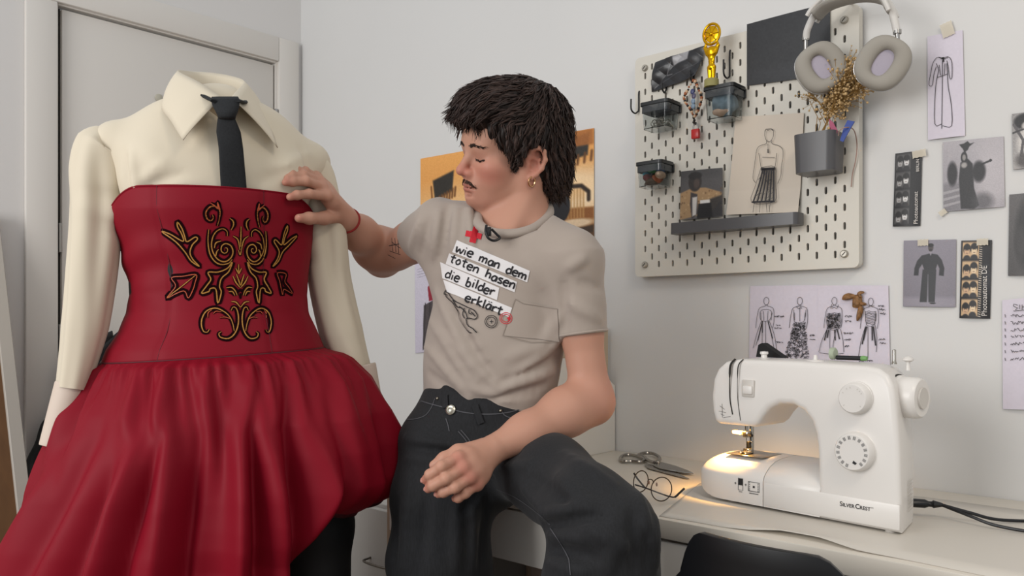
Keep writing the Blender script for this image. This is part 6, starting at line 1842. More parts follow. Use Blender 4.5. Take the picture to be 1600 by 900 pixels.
# ---- head frame: x to his left, y to where he faces, z up
HYAW, HPITCH, HROLL = math.radians(61), math.radians(5), math.radians(15)
f0 = RGT * -math.sin(HYAW) + FWD * -math.cos(HYAW); x0h = RGT * math.cos(HYAW) + FWD * -math.sin(HYAW)
fh = f0 * math.cos(HPITCH) - UP * math.sin(HPITCH); uh = UP * math.cos(HPITCH) + f0 * math.sin(HPITCH)
xh = x0h * math.cos(HROLL) - uh * math.sin(HROLL); uh = uh * math.cos(HROLL) + x0h * math.sin(HROLL)
HO = P(834, 259, 1.535) - xh * 0.076 + fh * 0.010 + uh * 0.004
HS = 0.92
def H(x, y, z): return A3(HO + (xh * x + fh * y + uh * z) * HS)
HR = [A3(xh), A3(fh), A3(uh)]
def to_head(p): return np.stack([(p - A3(HO)) @ A3(xh), (p - A3(HO)) @ A3(fh), (p - A3(HO)) @ A3(uh)], 1) / HS
# ---- joints
NB = P(806, 345, 1.612)
RS, RE, RW = P(690, 352, 1.63), P(598, 402, 1.84), P(541, 343, 1.64)
LS, LE, LW = P(893, 408, 1.535), P(924, 628, 1.52), P(772, 701, 1.405)
PV = P(748, 672, 1.60)
tu = (NB - PV).normalized()
xt = (RGT * 0.94 - FWD * 0.342); xt = (xt - tu * xt.dot(tu)).normalized(); ft = tu.cross(xt)
def T(a, b, c): return A3(PV + xt * a + ft * b + tu * c)

# ------------------------------------------------------------------ body (one continuous surface)
b = SDF()
def head_shapes(b):
    e = lambda c, r, k=0.02, op='u': b.ell(H(*c), [x * HS for x in r], HR, k * HS, op)
    cn = lambda p, q, r1, r2, k=0.02, op='u', sq=None: b.cone(H(*p), H(*q), r1 * HS, r2 * HS, k * HS, op, sq)
    e((0, -0.014, 0.045), (0.074, 0.096, 0.082))
    e((0, 0.030, 0.004), (0.062, 0.062, 0.072), 0.03)                 # face mass
    cn((0, 0.035, -0.030), (0, 0.064, -0.070), 0.046, 0.026, 0.03)    # muzzle to chin
    e((0, 0.077, -0.080), (0.020, 0.016, 0.014), 0.015)               # chin
    for s in (-1, 1):
        cn((s * 0.056, -0.008, -0.040), (s * 0.020, 0.064, -0.079), 0.019, 0.014, 0.025)   # jaw
        cn((s * 0.058, -0.010, 0.0), (s * 0.056, -0.008, -0.042), 0.019, 0.018, 0.025)
        e((s * 0.043, 0.060, -0.012), (0.024, 0.026, 0.020), 0.025)   # cheek bone
        e((s * 0.034, 0.050, -0.042), (0.021, 0.024, 0.024), 0.03)    # cheek
        e((s * 0.034, 0.098, 0.010), (0.017, 0.014, 0.011), 0.016, 's')   # eye socket
        e((s * 0.032, 0.0745, 0.009), (0.0145, 0.0125, 0.0115), 0.006)    # closed lid over the eyeball
    cn((-0.030, 0.079, 0.030), (0.030, 0.079, 0.030), 0.013, 0.013, 0.022)       # brow ridge
    e((0, 0.060, 0.055), (0.055, 0.035, 0.040), 0.03)                 # forehead
    cn((0, 0.086, 0.022), (0, 0.1095, -0.018), 0.0080, 0.0092, 0.011) # nose bridge
    e((0, 0.1115, -0.0235), (0.0108, 0.0105, 0.0092), 0.007)           # tip
    for s in (-1, 1):
        e((s * 0.0115, 0.0985, -0.0265), (0.0078, 0.0105, 0.0075), 0.006)
        e((s * 0.0062, 0.1015, -0.0345), (0.0034, 0.0055, 0.0035), 0.003, 's')   # nostril
    e((0, 0.082, -0.050), (0.027, 0.017, 0.024), 0.02)                # mouth mound
    cn((-0.020, 0.088, -0.0510), (0.020, 0.088, -0.0510), 0.0052, 0.0052, 0.006)
    e((0, 0.0965, -0.0510), (0.013, 0.0045, 0.0048), 0.006)           # upper lip
    e((0, 0.0945, -0.0615), (0.014, 0.0055, 0.0055), 0.006)           # lower lip
    cn((-0.024, 0.092, -0.0565), (0.024, 0.092, -0.0565), 0.0016, 0.0016, 0.003, 's', None)
    e((0, 0.097, -0.0565), (0.020, 0.006, 0.0011), 0.002, 's')        # mouth line
    e((0, 0.094, -0.070), (0.016, 0.007, 0.004), 0.008, 's')          # dip above the chin
    for s in (-1, 1):                                                 # ears
        ex = 0.0755
        ear = [(-0.001, -0.012, -0.004), (0.002, -0.006, 0.012), (0.006, -0.010, 0.026), (0.010, -0.022, 0.0305), (0.013, -0.033, 0.024), (0.0135, -0.037, 0.008), (0.011, -0.032, -0.009), (0.007, -0.022, -0.021), (0.003, -0.014, -0.028)]
        pts = [H(s * (ex + x * 1.25 + 0.001), y * 1.05 + 0.008, z * 1.05) for x, y, z in ear]
        b.chain(pts, [0.0036, 0.0036, 0.0040, 0.0042, 0.0042, 0.0042, 0.0042, 0.0046, 0.0058], 0.004)
        b.ell(H(s * (ex + 0.003), -0.014, 0.002), (0.0040, 0.019, 0.026), HR, 0.005)
        b.chain([H(s * (ex + x), y + 0.008, z) for x, y, z in ((0.008, -0.020, 0.020), (0.010, -0.028, 0.010), (0.009, -0.027, -0.004), (0.006, -0.018, -0.012))], [0.003] * 4, 0.004)
        b.ell(H(s * (ex + 0.010), -0.009, -0.002), (0.0085, 0.0085, 0.0105), HR, 0.003, 's'); b.ell(H(s * (ex + 0.012), -0.016, 0.016), (0.006, 0.006, 0.009), HR, 0.003, 's')    # concha
        b.ell(H(s * (ex + 0.002), -0.0005, -0.004), (0.0045, 0.004, 0.006), HR, 0.003)       # tragus
head_shapes(b)
# neck
nk = NB
b.cone(H(0, -0.040, -0.020), A3(nk), 0.050, 0.055, 0.012)
b.cone(H(0.050, -0.034, -0.035), A3(P(792, 376, 1.537)), 0.015, 0.010, 0.02); b.cone(H(-0.045, -0.028, -0.045), A3(P(774, 374, 1.557)), 0.013, 0.010, 0.02); b.cone(H(0, -0.012, -0.070), A3(P(785, 378, 1.560)), 0.028, 0.030, 0.02)
b.ell(H(0.0, 0.012, -0.108), (0.010, 0.010, 0.011), HR, 0.012)
b.cone(A3(nk), T(-0.02, -0.02, 0.25), 0.055, 0.06, 0.04); b.cone(A3(nk), A3(LS) * 0.75 + A3(nk) * 0.25, 0.040, 0.028, 0.03); b.cone(A3(nk), A3(RS) * 0.75 + A3(nk) * 0.25, 0.040, 0.028, 0.03)
# trunk kept inside the clothes
b.cone(T(0, -0.02, 0.25), T(0, -0.02, 0.10), 0.066, 0.060, 0.04); b.cone(T(0, -0.02, 0.10), T(0, -0.03, -0.02), 0.060, 0.065, 0.04)
# right arm (raised to the dress)
b.chain([A3(RS), A3(RS.lerp(RE, 0.45)), A3(RE)], [0.036, 0.036, 0.037], 0.02)
b.cone(A3(RS.lerp(RE, 0.35) + UP * -0.004), A3(RS.lerp(RE, 0.75) + UP * -0.004), 0.036, 0.036, 0.03)
b.chain([A3(RE), A3(RE.lerp(RW, 0.25) + UP * 0.002), A3(RE.lerp(RW, 0.65)), A3(RW)], [0.040, 0.042, 0.033, 0.0235], 0.03)
# left arm (resting on the thigh)
b.chain([A3(LS), A3(LS.lerp(LE, 0.5)), A3(LE)], [0.036, 0.037, 0.036], 0.02)
b.chain([A3(LE), A3(LE.lerp(LW, 0.28) + UP * 0.004), A3(LE.lerp(LW, 0.68)), A3(LW)], [0.0385, 0.0405, 0.031, 0.0245], 0.03)
def hand(wrist, mcps, fingers, thumb, back, rs):
    """mcps: four knuckles; fingers: chains from each knuckle; back: direction the back of the hand faces"""
    w = A3(wrist); bk = A3(back)
    for i, m in enumerate(mcps):
        b.cone(w + (A3(m) - w) * 0.10, A3(m), 0.0165, 0.0118, 0.012, squash=None)
        if i < 3: b.cone(A3(m) * 0.75 + w * 0.25, A3(mcps[i + 1]) * 0.75 + w * 0.25, 0.0125, 0.0125, 0.010)
        b.ell(A3(m) + bk * 0.003, (0.0092, 0.0092, 0.0092), None, 0.007)
    for i, (m, ch_) in enumerate(zip(mcps, fingers)):
        pts = [A3(m)] + [A3(p) for p in ch_]; r = rs[i]
        rad = [r * 1.10, r * 1.02, r * 0.93, r * 0.78][:len(pts)]
        b.chain(pts, rad, 0.0035)
        for p in pts[1:-1]: b.ell(p + bk * 0.0012, (r * 0.98,) * 3, None, 0.004)
    tp = [A3(p) for p in thumb]
    b.chain(tp, [0.0155, 0.0120, 0.0105, 0.0080][:len(tp)], 0.008)
# left hand: back of the hand up, fingers drooping over the thigh
hand(LW, [P(716, 716, 1.335), P(724, 732, 1.330), P(735, 746, 1.333), P(745, 757, 1.345)],
     [[P(690, 729, 1.312), P(672, 742, 1.318), P(664, 750, 1.330)], [P(697, 748, 1.308), P(677, 759, 1.316), P(669, 764, 1.328)],
      [P(711, 762, 1.312), P(693, 769, 1.320), P(685, 772, 1.332)], [P(727, 771, 1.328), P(716, 778, 1.334), P(711, 779, 1.342)]],
     [P(752, 700, 1.390), P(716, 706, 1.360), P(694, 717, 1.350), P(678, 727, 1.350)], (UP * 0.65 - FWD * 0.75).normalized(), [0.0088, 0.0090, 0.0086, 0.0078])
# right hand: back to the viewer, thumb below, fingertips on the shirt and the dress edge
hand(RW, [P(511, 306, 1.562), P(503, 293, 1.562), P(498, 284, 1.568), P(493, 277, 1.578)],
     [[P(483, 303, 1.524), P(464, 305, 1.504), P(453, 308, 1.491)], [P(478, 283, 1.520), P(457, 284, 1.503), P(446, 285, 1.491)],
      [P(474, 273, 1.526), P(456, 275, 1.508), P(449, 278, 1.496)], [P(477, 267, 1.538), P(464, 265, 1.521), P(456, 267, 1.508)]],
     [P(528, 336, 1.615), P(506, 341, 1.572), P(483, 341, 1.530), P(467, 341, 1.508)], (-FWD * 0.85 + RGT * 0.4 + UP * 0.25).normalized(), [0.0086, 0.0086, 0.0082, 0.0074])
# legs inside the jeans, feet in shoes
RH, RK, RF = P(700, 700, 1.60), RD(-0.130, 1.55, 0.47), RD(-0.125, 1.58, 0.09)
LH, LK, LF = P(805, 712, 1.60), P(952, 832, 1.25), RD(0.135, 1.30, 0.40)
b.chain([T(0, -0.03, -0.02), A3(RH), A3(RK)], [0.06, 0.062, 0.045], 0.04); b.chain([T(0, -0.03, -0.02), A3(LH), A3(LK)], [0.06, 0.056, 0.042], 0.04)
v, q = b.mesh(0.0021); v = relax(v, q, 1, 0.4)
# skin colours: warmer at cheeks, nose, ears, knuckles; lips
hl = to_head(v)
skin = np.zeros((len(v), 3)); skin[:] = lin('#ba8b76')
def blend(c, w):
    w = np.clip(w, 0, 1)[:, None]; skin[:] = skin * (1 - w) + np.array(lin(c)) * w
gs = lambda c, r: np.exp(-(((hl - np.array(c)) / np.array(r)) ** 2).sum(1))
for s_ in (-1, 1):
    blend('#b9695c', 0.75 * gs((s_ * 0.045, 0.066, -0.022), (0.028, 0.03, 0.024))); blend('#b86f60', 0.6 * gs((s_ * 0.084, -0.012, 0.0), (0.012, 0.03, 0.04)))
    blend('#9d6a5c', 0.45 * gs((s_ * 0.032, 0.085, 0.012), (0.02, 0.012, 0.010)))
blend('#b8675c', 0.75 * gs((0, 0.108, -0.024), (0.020, 0.018, 0.016))); blend('#c89880', 0.5 * gs((0, 0.08, 0.05), (0.05, 0.03, 0.02)))
blend('#a8675c', 0.35 * gs((0, 0.07, -0.08), (0.05, 0.04, 0.025)))
blend('#a0564f', 0.85 * (gs((0, 0.098, -0.052), (0.020, 0.010, 0.0040)) + gs((0, 0.097, -0.0615), (0.019, 0.010, 0.0050))))
for pts_, r_ in (([P(716, 716, 1.325), P(724, 732, 1.32), P(735, 746, 1.323), P(745, 757, 1.335)], 0.013), ([P(664, 750, 1.325), P(669, 764, 1.325), P(685, 772, 1.33), P(711, 779, 1.34), P(453, 308, 1.49), P(446, 285, 1.49), P(467, 341, 1.5)], 0.011), ([LE], 0.04)):
    for p_ in pts_: blend('#b46c5e', 0.55 * np.exp(-(((v - A3(p_)) ** 2).sum(1)) / r_ ** 2))
M_SKIN = mat('skin', rough=0.52, attr='Col', sss=0.12, bump=(380, 0.10, 0.0006), spec=0.35)
mesh_obj('body', v, q, M_SKIN, person, colors=skin)
BODY_BVH = bvh_of(v, q)
# finger nails on the left hand and right hand
for p_, d_, n_ in ((P(664, 750, 1.330), P(672, 742, 1.318), (UP * 0.4 - FWD * 0.8 - RGT * 0.4)), (P(669, 764, 1.328), P(677, 759, 1.316), (UP * 0.4 - FWD * 0.8 - RGT * 0.4)), (P(685, 772, 1.332), P(693, 769, 1.320), (UP * 0.3 - FWD * 0.9 - RGT * 0.3)), (P(678, 727, 1.350), P(694, 717, 1.350), UP * 0.7 - FWD * 0.6), (P(467, 341, 1.508), P(483, 341, 1.530), -FWD + UP * 0.2 + RGT * -0.2)):
    ax = (p_ - d_).normalized(); n_ = Vector(n_).normalized(); n_ = (n_ - ax * n_.dot(ax)).normalized(); sd = ax.cross(n_)
    M_ = axes(p_ + n_ * 0.0052 + ax * 0.001, ax, sd, n_)
    MB().ball((0, 0, 0), (0.0050, 0.0040, 0.0018), M_, 12, 8).build('finger_nail', mat('nail', '#c58f83', 0.3), person)

# ------------------------------------------------------------------ T-shirt
M_TEE = mat('taupe_jersey', '#a0948a', 0.85, bump=(600, 0.1, 0.0005), sheen=0.2, vary=(7, 0.02))
s = SDF(); SQ = (A3(ft), 0.74)
s.cone(T(0.004, 0.012, 0.028), T(0, 0.0, 0.15), 0.129, 0.124, 0.04, squash=SQ); s.cone(T(0, 0.0, 0.15), T(0, 0.0, 0.28), 0.124, 0.136, 0.05, squash=SQ)
s.cone(A3(RS + UP * -0.012), A3(LS), 0.046, 0.048, 0.06)
s.cone(A3(NB) + A3(UP) * -0.032, A3(RS + UP * 0.004), 0.056, 0.038, 0.05); s.cone(A3(NB) + A3(UP) * -0.030, A3(LS + UP * 0.008), 0.056, 0.044, 0.05)
s.cone(T(-0.07, 0.045, 0.27), T(0.075, 0.045, 0.27), 0.055, 0.055, 0.05)
cF, cB, cL, cR = P(782, 373, 1.505), P(812, 312, 1.655), P(752, 324, 1.60), P(860, 329, 1.585)
CC = (cF + cB + cL + cR) / 4; AX1 = (cR - cL) / 2; AX2 = (cF - cB) / 2; CN_ = AX1.cross(AX2).normalized()
if CN_.z < 0: CN_ = -CN_
rh = RS.lerp(RE, 0.50); lh = LS.lerp(LE, 0.53)
s.tub(A3(RS), A3(rh), 0.045, 0.043, 0.03); s.tub(A3(LS), A3(lh), 0.050, 0.048, 0.03)
s.cone(T(0.125, -0.02, 0.29), A3(LS.lerp(LE, 0.30)), 0.03, 0.035, 0.04); s.cone(T(-0.12, -0.01, 0.28), A3(RS.lerp(RE, 0.25)), 0.03, 0.035, 0.04)
s.disp(fold_px(s, [
    (692, 430, 762, 566, .0050, .009), (680, 455, 748, 596, .0055, .009), (672, 500, 742, 610, .0050, .008), (700, 470, 772, 592, -.0040, .008), (664, 540, 735, 622, .0055, .008), (660, 575, 715, 618, -.0045, .007),
    (690, 520, 790, 618, .0045, .008), (880, 490, 838, 552, .0040, .009), (878, 530, 800, 592, .0055, .009), (874, 556, 780, 600, -.0045, .007), (866, 580, 770, 612, .0055, .008), (852, 602, 772, 622, -.0045, .006),
    (880, 440, 884, 520, -.0060, .009), (886, 420, 915, 402, .0040, .009), (882, 470, 940, 500, .0035, .010), (905, 440, 944, 452, -.0030, .008),
    (742, 320, 748, 388, -.0045, .007), (732, 312, 738, 398, .0045, .008), (716, 312, 706, 400, .0050, .008), (700, 320, 690, 404, -.0055, .008), (686, 330, 676, 404, .0045, .008), (672, 340, 656, 398, -.0035, .007), (655, 345, 640, 390, .0030, .008),
    (820, 400, 850, 450, .0020, .014), (790, 560, 850, 540, .0030, .012), (720, 600, 800, 628, .0040, .008), (740, 625, 840, 615, -.0030, .006)], 2.1))
_c, _1, _2, _n = A3(CC), A3(AX1), A3(AX2), A3(CN_)
def neck_cut(k_, t0):
    def fn(p):
        d_ = p - _c; a_ = d_ @ _1 / (_1 @ _1); b_ = d_ @ _2 / (_2 @ _2)
        return np.maximum((np.sqrt(a_ * a_ + b_ * b_) - k_) * 0.07, -(d_ @ _n) + t0)
    return fn
s._push(neck_cut(1.12, 0.0), 's', 0.006, _c, 1e6); s._push(neck_cut(0.95, -0.02), 's', 0.004, _c, 1e6)
v, q = s.mesh(0.0040); v = relax(v, q, 1)
tee = mesh_obj('t_shirt', v, q, M_TEE, person); TEE_BVH = bvh_of(v, q)
# ribbed collar
cl = [CC + AX1 * (1.0 * math.sin(2 * math.pi * k / 60)) + AX2 * (1.0 * math.cos(2 * math.pi * k / 60)) for k in range(60)]
MB().tube(cl, 0.0105, 12, closed=True, flat=0.75, up=tuple(CN_)).build('collar', M_TEE, tee)
def on_tee(px, py, off=0.0):
    h_, n_ = hit(TEE_BVH, px, py)
    if h_ is None: return None, None
    return h_ + n_ * off, n_
Z5 = lambda p: (600 + p[0] / 3.215, 280 + p[1] / 3.215)
def patch(outline, name, material, off, nu=14, nv=6, th=0.0):
    """four-cornered patch (tl, tr, br, bl) laid on the shirt"""
    tl, tr, br, bl = [Vector((*Z5(p), 0)) for p in outline]
    vs = []; fs = []
    for j in range(nv + 1):
        for i in range(nu + 1):
            u, w = i / nu, j / nv; c = (tl.lerp(tr, u)).lerp(bl.lerp(br, u), w)
            p_, n_ = on_tee(c.x, c.y, off); vs.append(p_ if p_ is not None else P(c.x, c.y, 1.5))
    for j in range(nv):
        for i in range(nu): a = j * (nu + 1) + i; fs.append([a, a + nu + 1, a + nu + 2, a + 1])
    return MB().add(vs, fs).build(name, material, tee, autosmooth=None)
M_STRIP = mat('white_print', '#d9d6d6', 0.75); M_TINK = mat('black_print', '#17161a', 0.8); M_REDP = mat('red_print', '#c01a2c', 0.7)
M_POCK = M_TEE
pk_ = patch([(660, 603), (872, 652), (880, 815), (598, 785)], 'pocket', M_POCK, 0.0018, 16, 12)
for a_, c_ in (((660, 603), (700, 626)), ((700, 626), (800, 640)), ((800, 640), (872, 652)), ((660, 603), (598, 785)), ((598, 785), (740, 822)), ((740, 822), (880, 815))):
    pts = []; nn = []
    for k in range(9):
        x_, y_ = Z5((a_[0] + (c_[0] - a_[0]) * k / 8, a_[1] + (c_[1] - a_[1]) * k / 8)); p_, n_ = on_tee(x_, y_, 0.0026)
        if p_ is not None: pts.append(p_); nn.append(n_)
    MB().ribbon(pts, 0.0011, nn).build('pocket_seam', mat('seam_taupe', '#857a70', 0.85), tee)
strips = [((366, 306), (734, 460), (720, 518), (344, 366)), ((330, 372), (668, 516), (656, 568), (312, 426)), ((284, 416), (580, 546), (568, 608), (296, 498)), ((300, 505), (664, 655), (650, 702), (318, 566))]
for o_ in strips: patch(o_, 'text_strip', M_STRIP, 0.0012, 18, 5)
# hand-drawn alphabet, x height 0.6, ascender 1.0
GL = {
 'w': (0.75, [[(0, .6), (.15, 0), (.34, .45), (.52, 0), (.7, .62)]]), 'i': (0.28, [[(.1, .58), (.12, 0)], [(.1, .82), (.12, .9)]]),
 'e': (0.55, [[(.06, .32), (.42, .36), (.4, .56), (.2, .62), (.05, .4), (.08, .1), (.28, -.02), (.45, .1)]]), 'm': (0.8, [[(.05, .6), (.07, 0)], [(.07, .42), (.22, .6), (.34, .5), (.35, 0)], [(.35, .42), (.52, .6), (.64, .5), (.66, 0)]]),
 'a': (0.55, [[(.42, .55), (.2, .6), (.05, .3), (.15, .02), (.35, .12), (.43, .58), (.46, 0)]]), 'n': (0.55, [[(.05, .6), (.07, 0)], [(.07, .42), (.25, .62), (.4, .5), (.42, 0)]]),
 'd': (0.55, [[(.42, .5), (.2, .58), (.05, .28), (.16, .0), (.38, .1)], [(.42, 1.0), (.44, 0)]]), 't': (0.5, [[(.2, .9), (.22, .1), (.36, 0)], [(.0, .6), (.42, .64)]]),
 'o': (0.52, [[(.22, .6), (.05, .3), (.2, 0), (.4, .25), (.3, .58), (.18, .6)]]), 'h': (0.55, [[(.05, 1.0), (.08, 0)], [(.08, .4), (.26, .58), (.4, .45), (.42, 0)]]),
 's': (0.48, [[(.38, .58), (.15, .6), (.08, .42), (.34, .24), (.32, .03), (.05, .04)]]), 'b': (0.55, [[(.06, 1.0), (.08, 0)], [(.08, .05), (.32, .0), (.42, .3), (.28, .55), (.08, .42)]]),
 'l': (0.28, [[(.1, 1.0), (.13, 0)]]), 'r': (0.45, [[(.06, .6), (.09, 0)], [(.09, .38), (.24, .58), (.4, .55)]]), 'k': (0.52, [[(.06, 1.0), (.09, 0)], [(.4, .6), (.1, .28), (.44, 0)]]), ' ': (0.55, [])}
GL['ä'] = (0.55, GL['a'][1] + [[(.14, .8), (.16, .88)], [(.34, .82), (.36, .9)]])
def write(txt, start, end, height, wid):
    """letters along a baseline given in picture positions"""
    total = sum(GL[c][0] for c in txt); a = Vector((*Z5(start), 0)); e = Vector((*Z5(end), 0)); dx = (e - a) / total
    up2 = Vector((dx.y, -dx.x, 0)).normalized() * (height / 3.215)
    x = 0.0; rr3 = random.Random(len(txt))
    for c in txt:
        wch, strokes = GL[c]
        if strokes:
            mb = MB(); jy = rr3.uniform(-0.08, 0.08)
            for st_ in strokes:
                f2 = [a + dx * (x + px_) + up2 * (py_ + jy) for px_, py_ in st_]
                f2 = catmull(f2, 4) if len(f2) > 2 else [f2[0].lerp(f2[1], k / 4) for k in range(5)]
                pts = []; nn = []
                for f_ in f2:
                    p_, n_ = on_tee(f_.x, f_.y, 0.0024)
                    if p_ is not None: pts.append(p_); nn.append(n_)
                mb.ribbon(pts, wid, nn)
            mb.build('letter', M_TINK, tee, smooth=False)
        x += wch
write('wie man dem', (358, 362), (714, 510), 44, 0.0030); write('toten hasen', (330, 412), (655, 556), 44, 0.0030)
write('die bilder', (306, 492), (552, 588), 46, 0.0030); write('erklärt', (405, 610), (592, 682), 46, 0.0030)
def cross_patch():
    c = Vector((*Z5((453, 281)), 0)); ca, sa = math.cos(0.22), math.sin(0.22); w = 4.6; L = 12.6
    out2 = [(-w, -L), (w, -L), (w, -w), (L, -w), (L, w), (w, w), (w, L), (-w, L), (-w, w), (-L, w), (-L, -w), (-w, -w)]
    mb = MB(); q_ = []
    for x_, y_ in out2:
        p_, n_ = on_tee(c.x + x_ * ca - y_ * sa, c.y + x_ * sa + y_ * ca, 0.0016); q_.append(p_)
    mb.add(q_, [[0, 1, 2, 11], [11, 2, 5, 8], [2, 3, 4, 5], [10, 11, 8, 9], [8, 5, 6, 7]])
    return mb.build('red_cross', M_REDP, tee, smooth=False)
cross_patch()
def tee_ink(strokes, wid, material, name, sm_=4, off=0.0027):
    mb = MB()
    for st_ in strokes:
        f2 = [Vector((*Z5(p), 0)) for p in st_]; f2 = catmull(f2, sm_) if len(f2) > 2 else [f2[0].lerp(f2[1], k / 3) for k in range(4)]
        pts = []; nn = []
        for f_ in f2:
            p_, n_ = on_tee(f_.x, f_.y, off)
            if p_ is not None: pts.append(p_); nn.append(n_)
        if len(pts) > 1: mb.ribbon(pts, wid, nn)
    return mb.build(name, material, tee, smooth=False)
circ = lambda cx, cy, rx, ry, n=14: [(cx + rx * math.cos(2 * math.pi * k / n), cy + ry * math.sin(2 * math.pi * k / n)) for k in range(n + 1)]
tee_ink([circ(540, 716, 31, 31), circ(540, 716, 22, 22), [(532, 716), (550, 716)], [(541, 706), (541, 726)]], 0.0012, M_TINK, 'round_stamp')
tee_ink([circ(613, 699, 30, 28), circ(613, 699, 21, 19)], 0.0012, M_REDP, 'round_stamp'); tee_ink([[(618, 698), (636, 702)], [(628, 690), (626, 710)]], 0.0022, M_REDP, 'stamp_cross')
tee_ink([[(312, 560), (330, 575), (350, 605), (378, 625), (420, 645), (455, 660), (472, 690), (455, 705), (428, 700)], [(308, 566), (318, 590), (345, 615), (362, 640), (380, 672), (385, 700), (410, 740), (432, 768), (442, 770)],
         [(428, 700), (415, 705), (425, 735), (445, 752), (466, 772)], [(405, 650), (398, 680), (408, 700)], [(430, 655), (428, 675), (442, 680)], [(350, 608), (370, 640), (395, 650)], [(318, 556), (306, 575), (322, 580)], [(380, 640), (408, 668), (420, 700)], [(440, 668), (460, 690)]], 0.0018, M_TINK, 'hare_sketch')
# sleeve hems
for c_, n_, r_ in ((rh, (RE - RS).normalized(), 0.0428), (lh, (LE - LS).normalized(), 0.0480)):
    x_, y_, _ = frame_of(n_); 
    MB().tube([c_ - n_ * 0.0035 + x_ * math.cos(a_) * r_ + y_ * math.sin(a_) * r_ for a_ in [k * 2 * math.pi / 40 for k in range(40)]], 0.0022, 6, closed=True).build('sleeve_hem', M_TEE, tee)

# ------------------------------------------------------------------ jeans
M_JEAN = mat('black_denim', '#17181b', 0.85, bump=(60, 0.35, 0.001), vary=(45, 0.40), sheen=0.05, stretch=(8, 8, 1.2))
s = SDF()
wb = [P(750, 652, 1.60), P(748, 672, 1.60), P(745, 698, 1.60)]
SQJ = (A3(ft), 0.76)
s.cone(A3(wb[0]), A3(wb[1]), 0.118, 0.126, 0.02, squash=SQJ); s.cone(A3(wb[1]), A3(wb[2]), 0.126, 0.130, 0.03, squash=SQJ)
s.chain([A3(P(692, 700, 1.575)), A3(P(690, 780, 1.55)), A3(P(687, 870, 1.54)), A3(RK), A3(RF) + A3(UP) * -0.01], [0.086, 0.088, 0.092, 0.098, 0.110], 0.03)
s.chain([A3(P(800, 708, 1.58)), A3(P(862, 748, 1.42)), A3(P(920, 798, 1.29)), A3(LK)], [0.076, 0.071, 0.068, 0.064], 0.026)
s.chain([A3(LK), A3(RD(0.136, 1.265, 0.69)), A3(LF) + A3(UP) * 0.02], [0.072, 0.086, 0.105], 0.03)
s.cone(A3(P(750, 690, 1.66)), A3(P(820, 690, 1.66)), 0.075, 0.075, 0.05)
def denim(p):
    n1 = np.sin(p[:, 2] * 48 + np.sin(p[:, 0] * 23) * 2.0) * np.sin(p[:, 0] * 31 + p[:, 1] * 17)
    return 0.0022 * n1
s.disp(denim)
s.disp(fold_px(s, [
    (632, 684, 742, 700, .0050, .008), (640, 700, 756, 712, -.0045, .007), (636, 716, 730, 722, .0040, .008), (715, 706, 800, 690, .0055, .008), (730, 722, 812, 706, -.0050, .007), (760, 735, 830, 724, .0045, .008), (770, 745, 720, 800, -.0050, .009), (765, 760, 750, 880, -.0045, .010),
    (640, 740, 630, 890, .0040, .011), (668, 770, 655, 895, -.0035, .010), (715, 780, 712, 895, .0035, .011), (740, 790, 740, 890, .0040, .008), (620, 780, 615, 890, -.0040, .008),
    (846, 806, 925, 786, .0070, .009), (846, 820, 940, 808, -.0070, .008), (846, 836, 915, 842, .0065, .008), (850, 856, 930, 872, -.0050, .009), (852, 878, 920, 895, .0050, .009), (905, 820, 985, 858, .0045, .010),
    (1000, 772, 1018, 850, .0045, .009), (988, 800, 996, 895, -.0050, .009), (1024, 806, 1026, 890, .0055, .008), (1012, 820, 1010, 895, -.0045, .007), (960, 850, 950, 895, .0045, .009),
    (880, 705, 960, 760, .0030, .012), (830, 745, 900, 798, -.0045, .009), (815, 760, 850, 800, .0045, .008), (870, 740, 930, 800, .0030, .012)], 2.3))
v, q = s.mesh(0.0045); v = relax(v, q, 1)
jean = mesh_obj('jeans', v, q, M_JEAN, person); JEAN_BVH = bvh_of(v, q)
def on_jean(px, py, off): 
    h_, n_ = hit(JEAN_BVH, px, py); return (h_ + n_ * off, n_) if h_ is not None else (None, None)
def jean_line(pts2, wid, name, material, off=0.0012, sm_=6):
    f2 = [Vector((x, y, 0)) for x, y in pts2]; f2 = catmull(f2, sm_) if len(f2) > 2 else [f2[0].lerp(f2[1], k / 6) for k in range(7)]
    pts = []; nn = []
    for f_ in f2:
        p_, n_ = on_jean(f_.x, f_.y, off)
        if p_ is not None: pts.append(p_); nn.append(n_)
    if len(pts) > 2: return MB().ribbon(pts, wid, nn).build(name, material, jean)
M_STITCH = mat('grey_stitch', '#4a4a4e', 0.8); M_SEAM = mat('denim_seam', '#141518', 0.85)
Z6 = lambda L: [(540 + x / 2.5, 540 + y / 2.5) for x, y in L]
jean_line(Z6([(262, 205), (330, 228), (400, 245), (470, 262), (560, 268), (650, 258), (745, 225)]), 0.0018, 'waistband_seam', M_STITCH)
jean_line(Z6([(232, 290), (270, 288), (310, 275), (335, 245), (350, 208)]), 0.0018, 'pocket_seam', M_STITCH); jean_line(Z6([(275, 250), (282, 228), (300, 218)]), 0.0014, 'coin_pocket_seam', M_STITCH)
jean_line(Z6([(605, 250), (625, 275), (670, 285), (735, 265)]), 0.0018, 'pocket_seam', M_STITCH)
jean_line(Z6([(392, 285), (400, 310), (405, 335)]), 0.0018, 'fly_seam', M_STITCH); jean_line(Z6([(440, 335), (462, 360), (475, 380)]), 0.0016, 'fly_seam', M_STITCH); jean_line(Z6([(450, 330), (472, 355), (488, 378)]), 0.0016, 'fly_seam', M_STITCH)
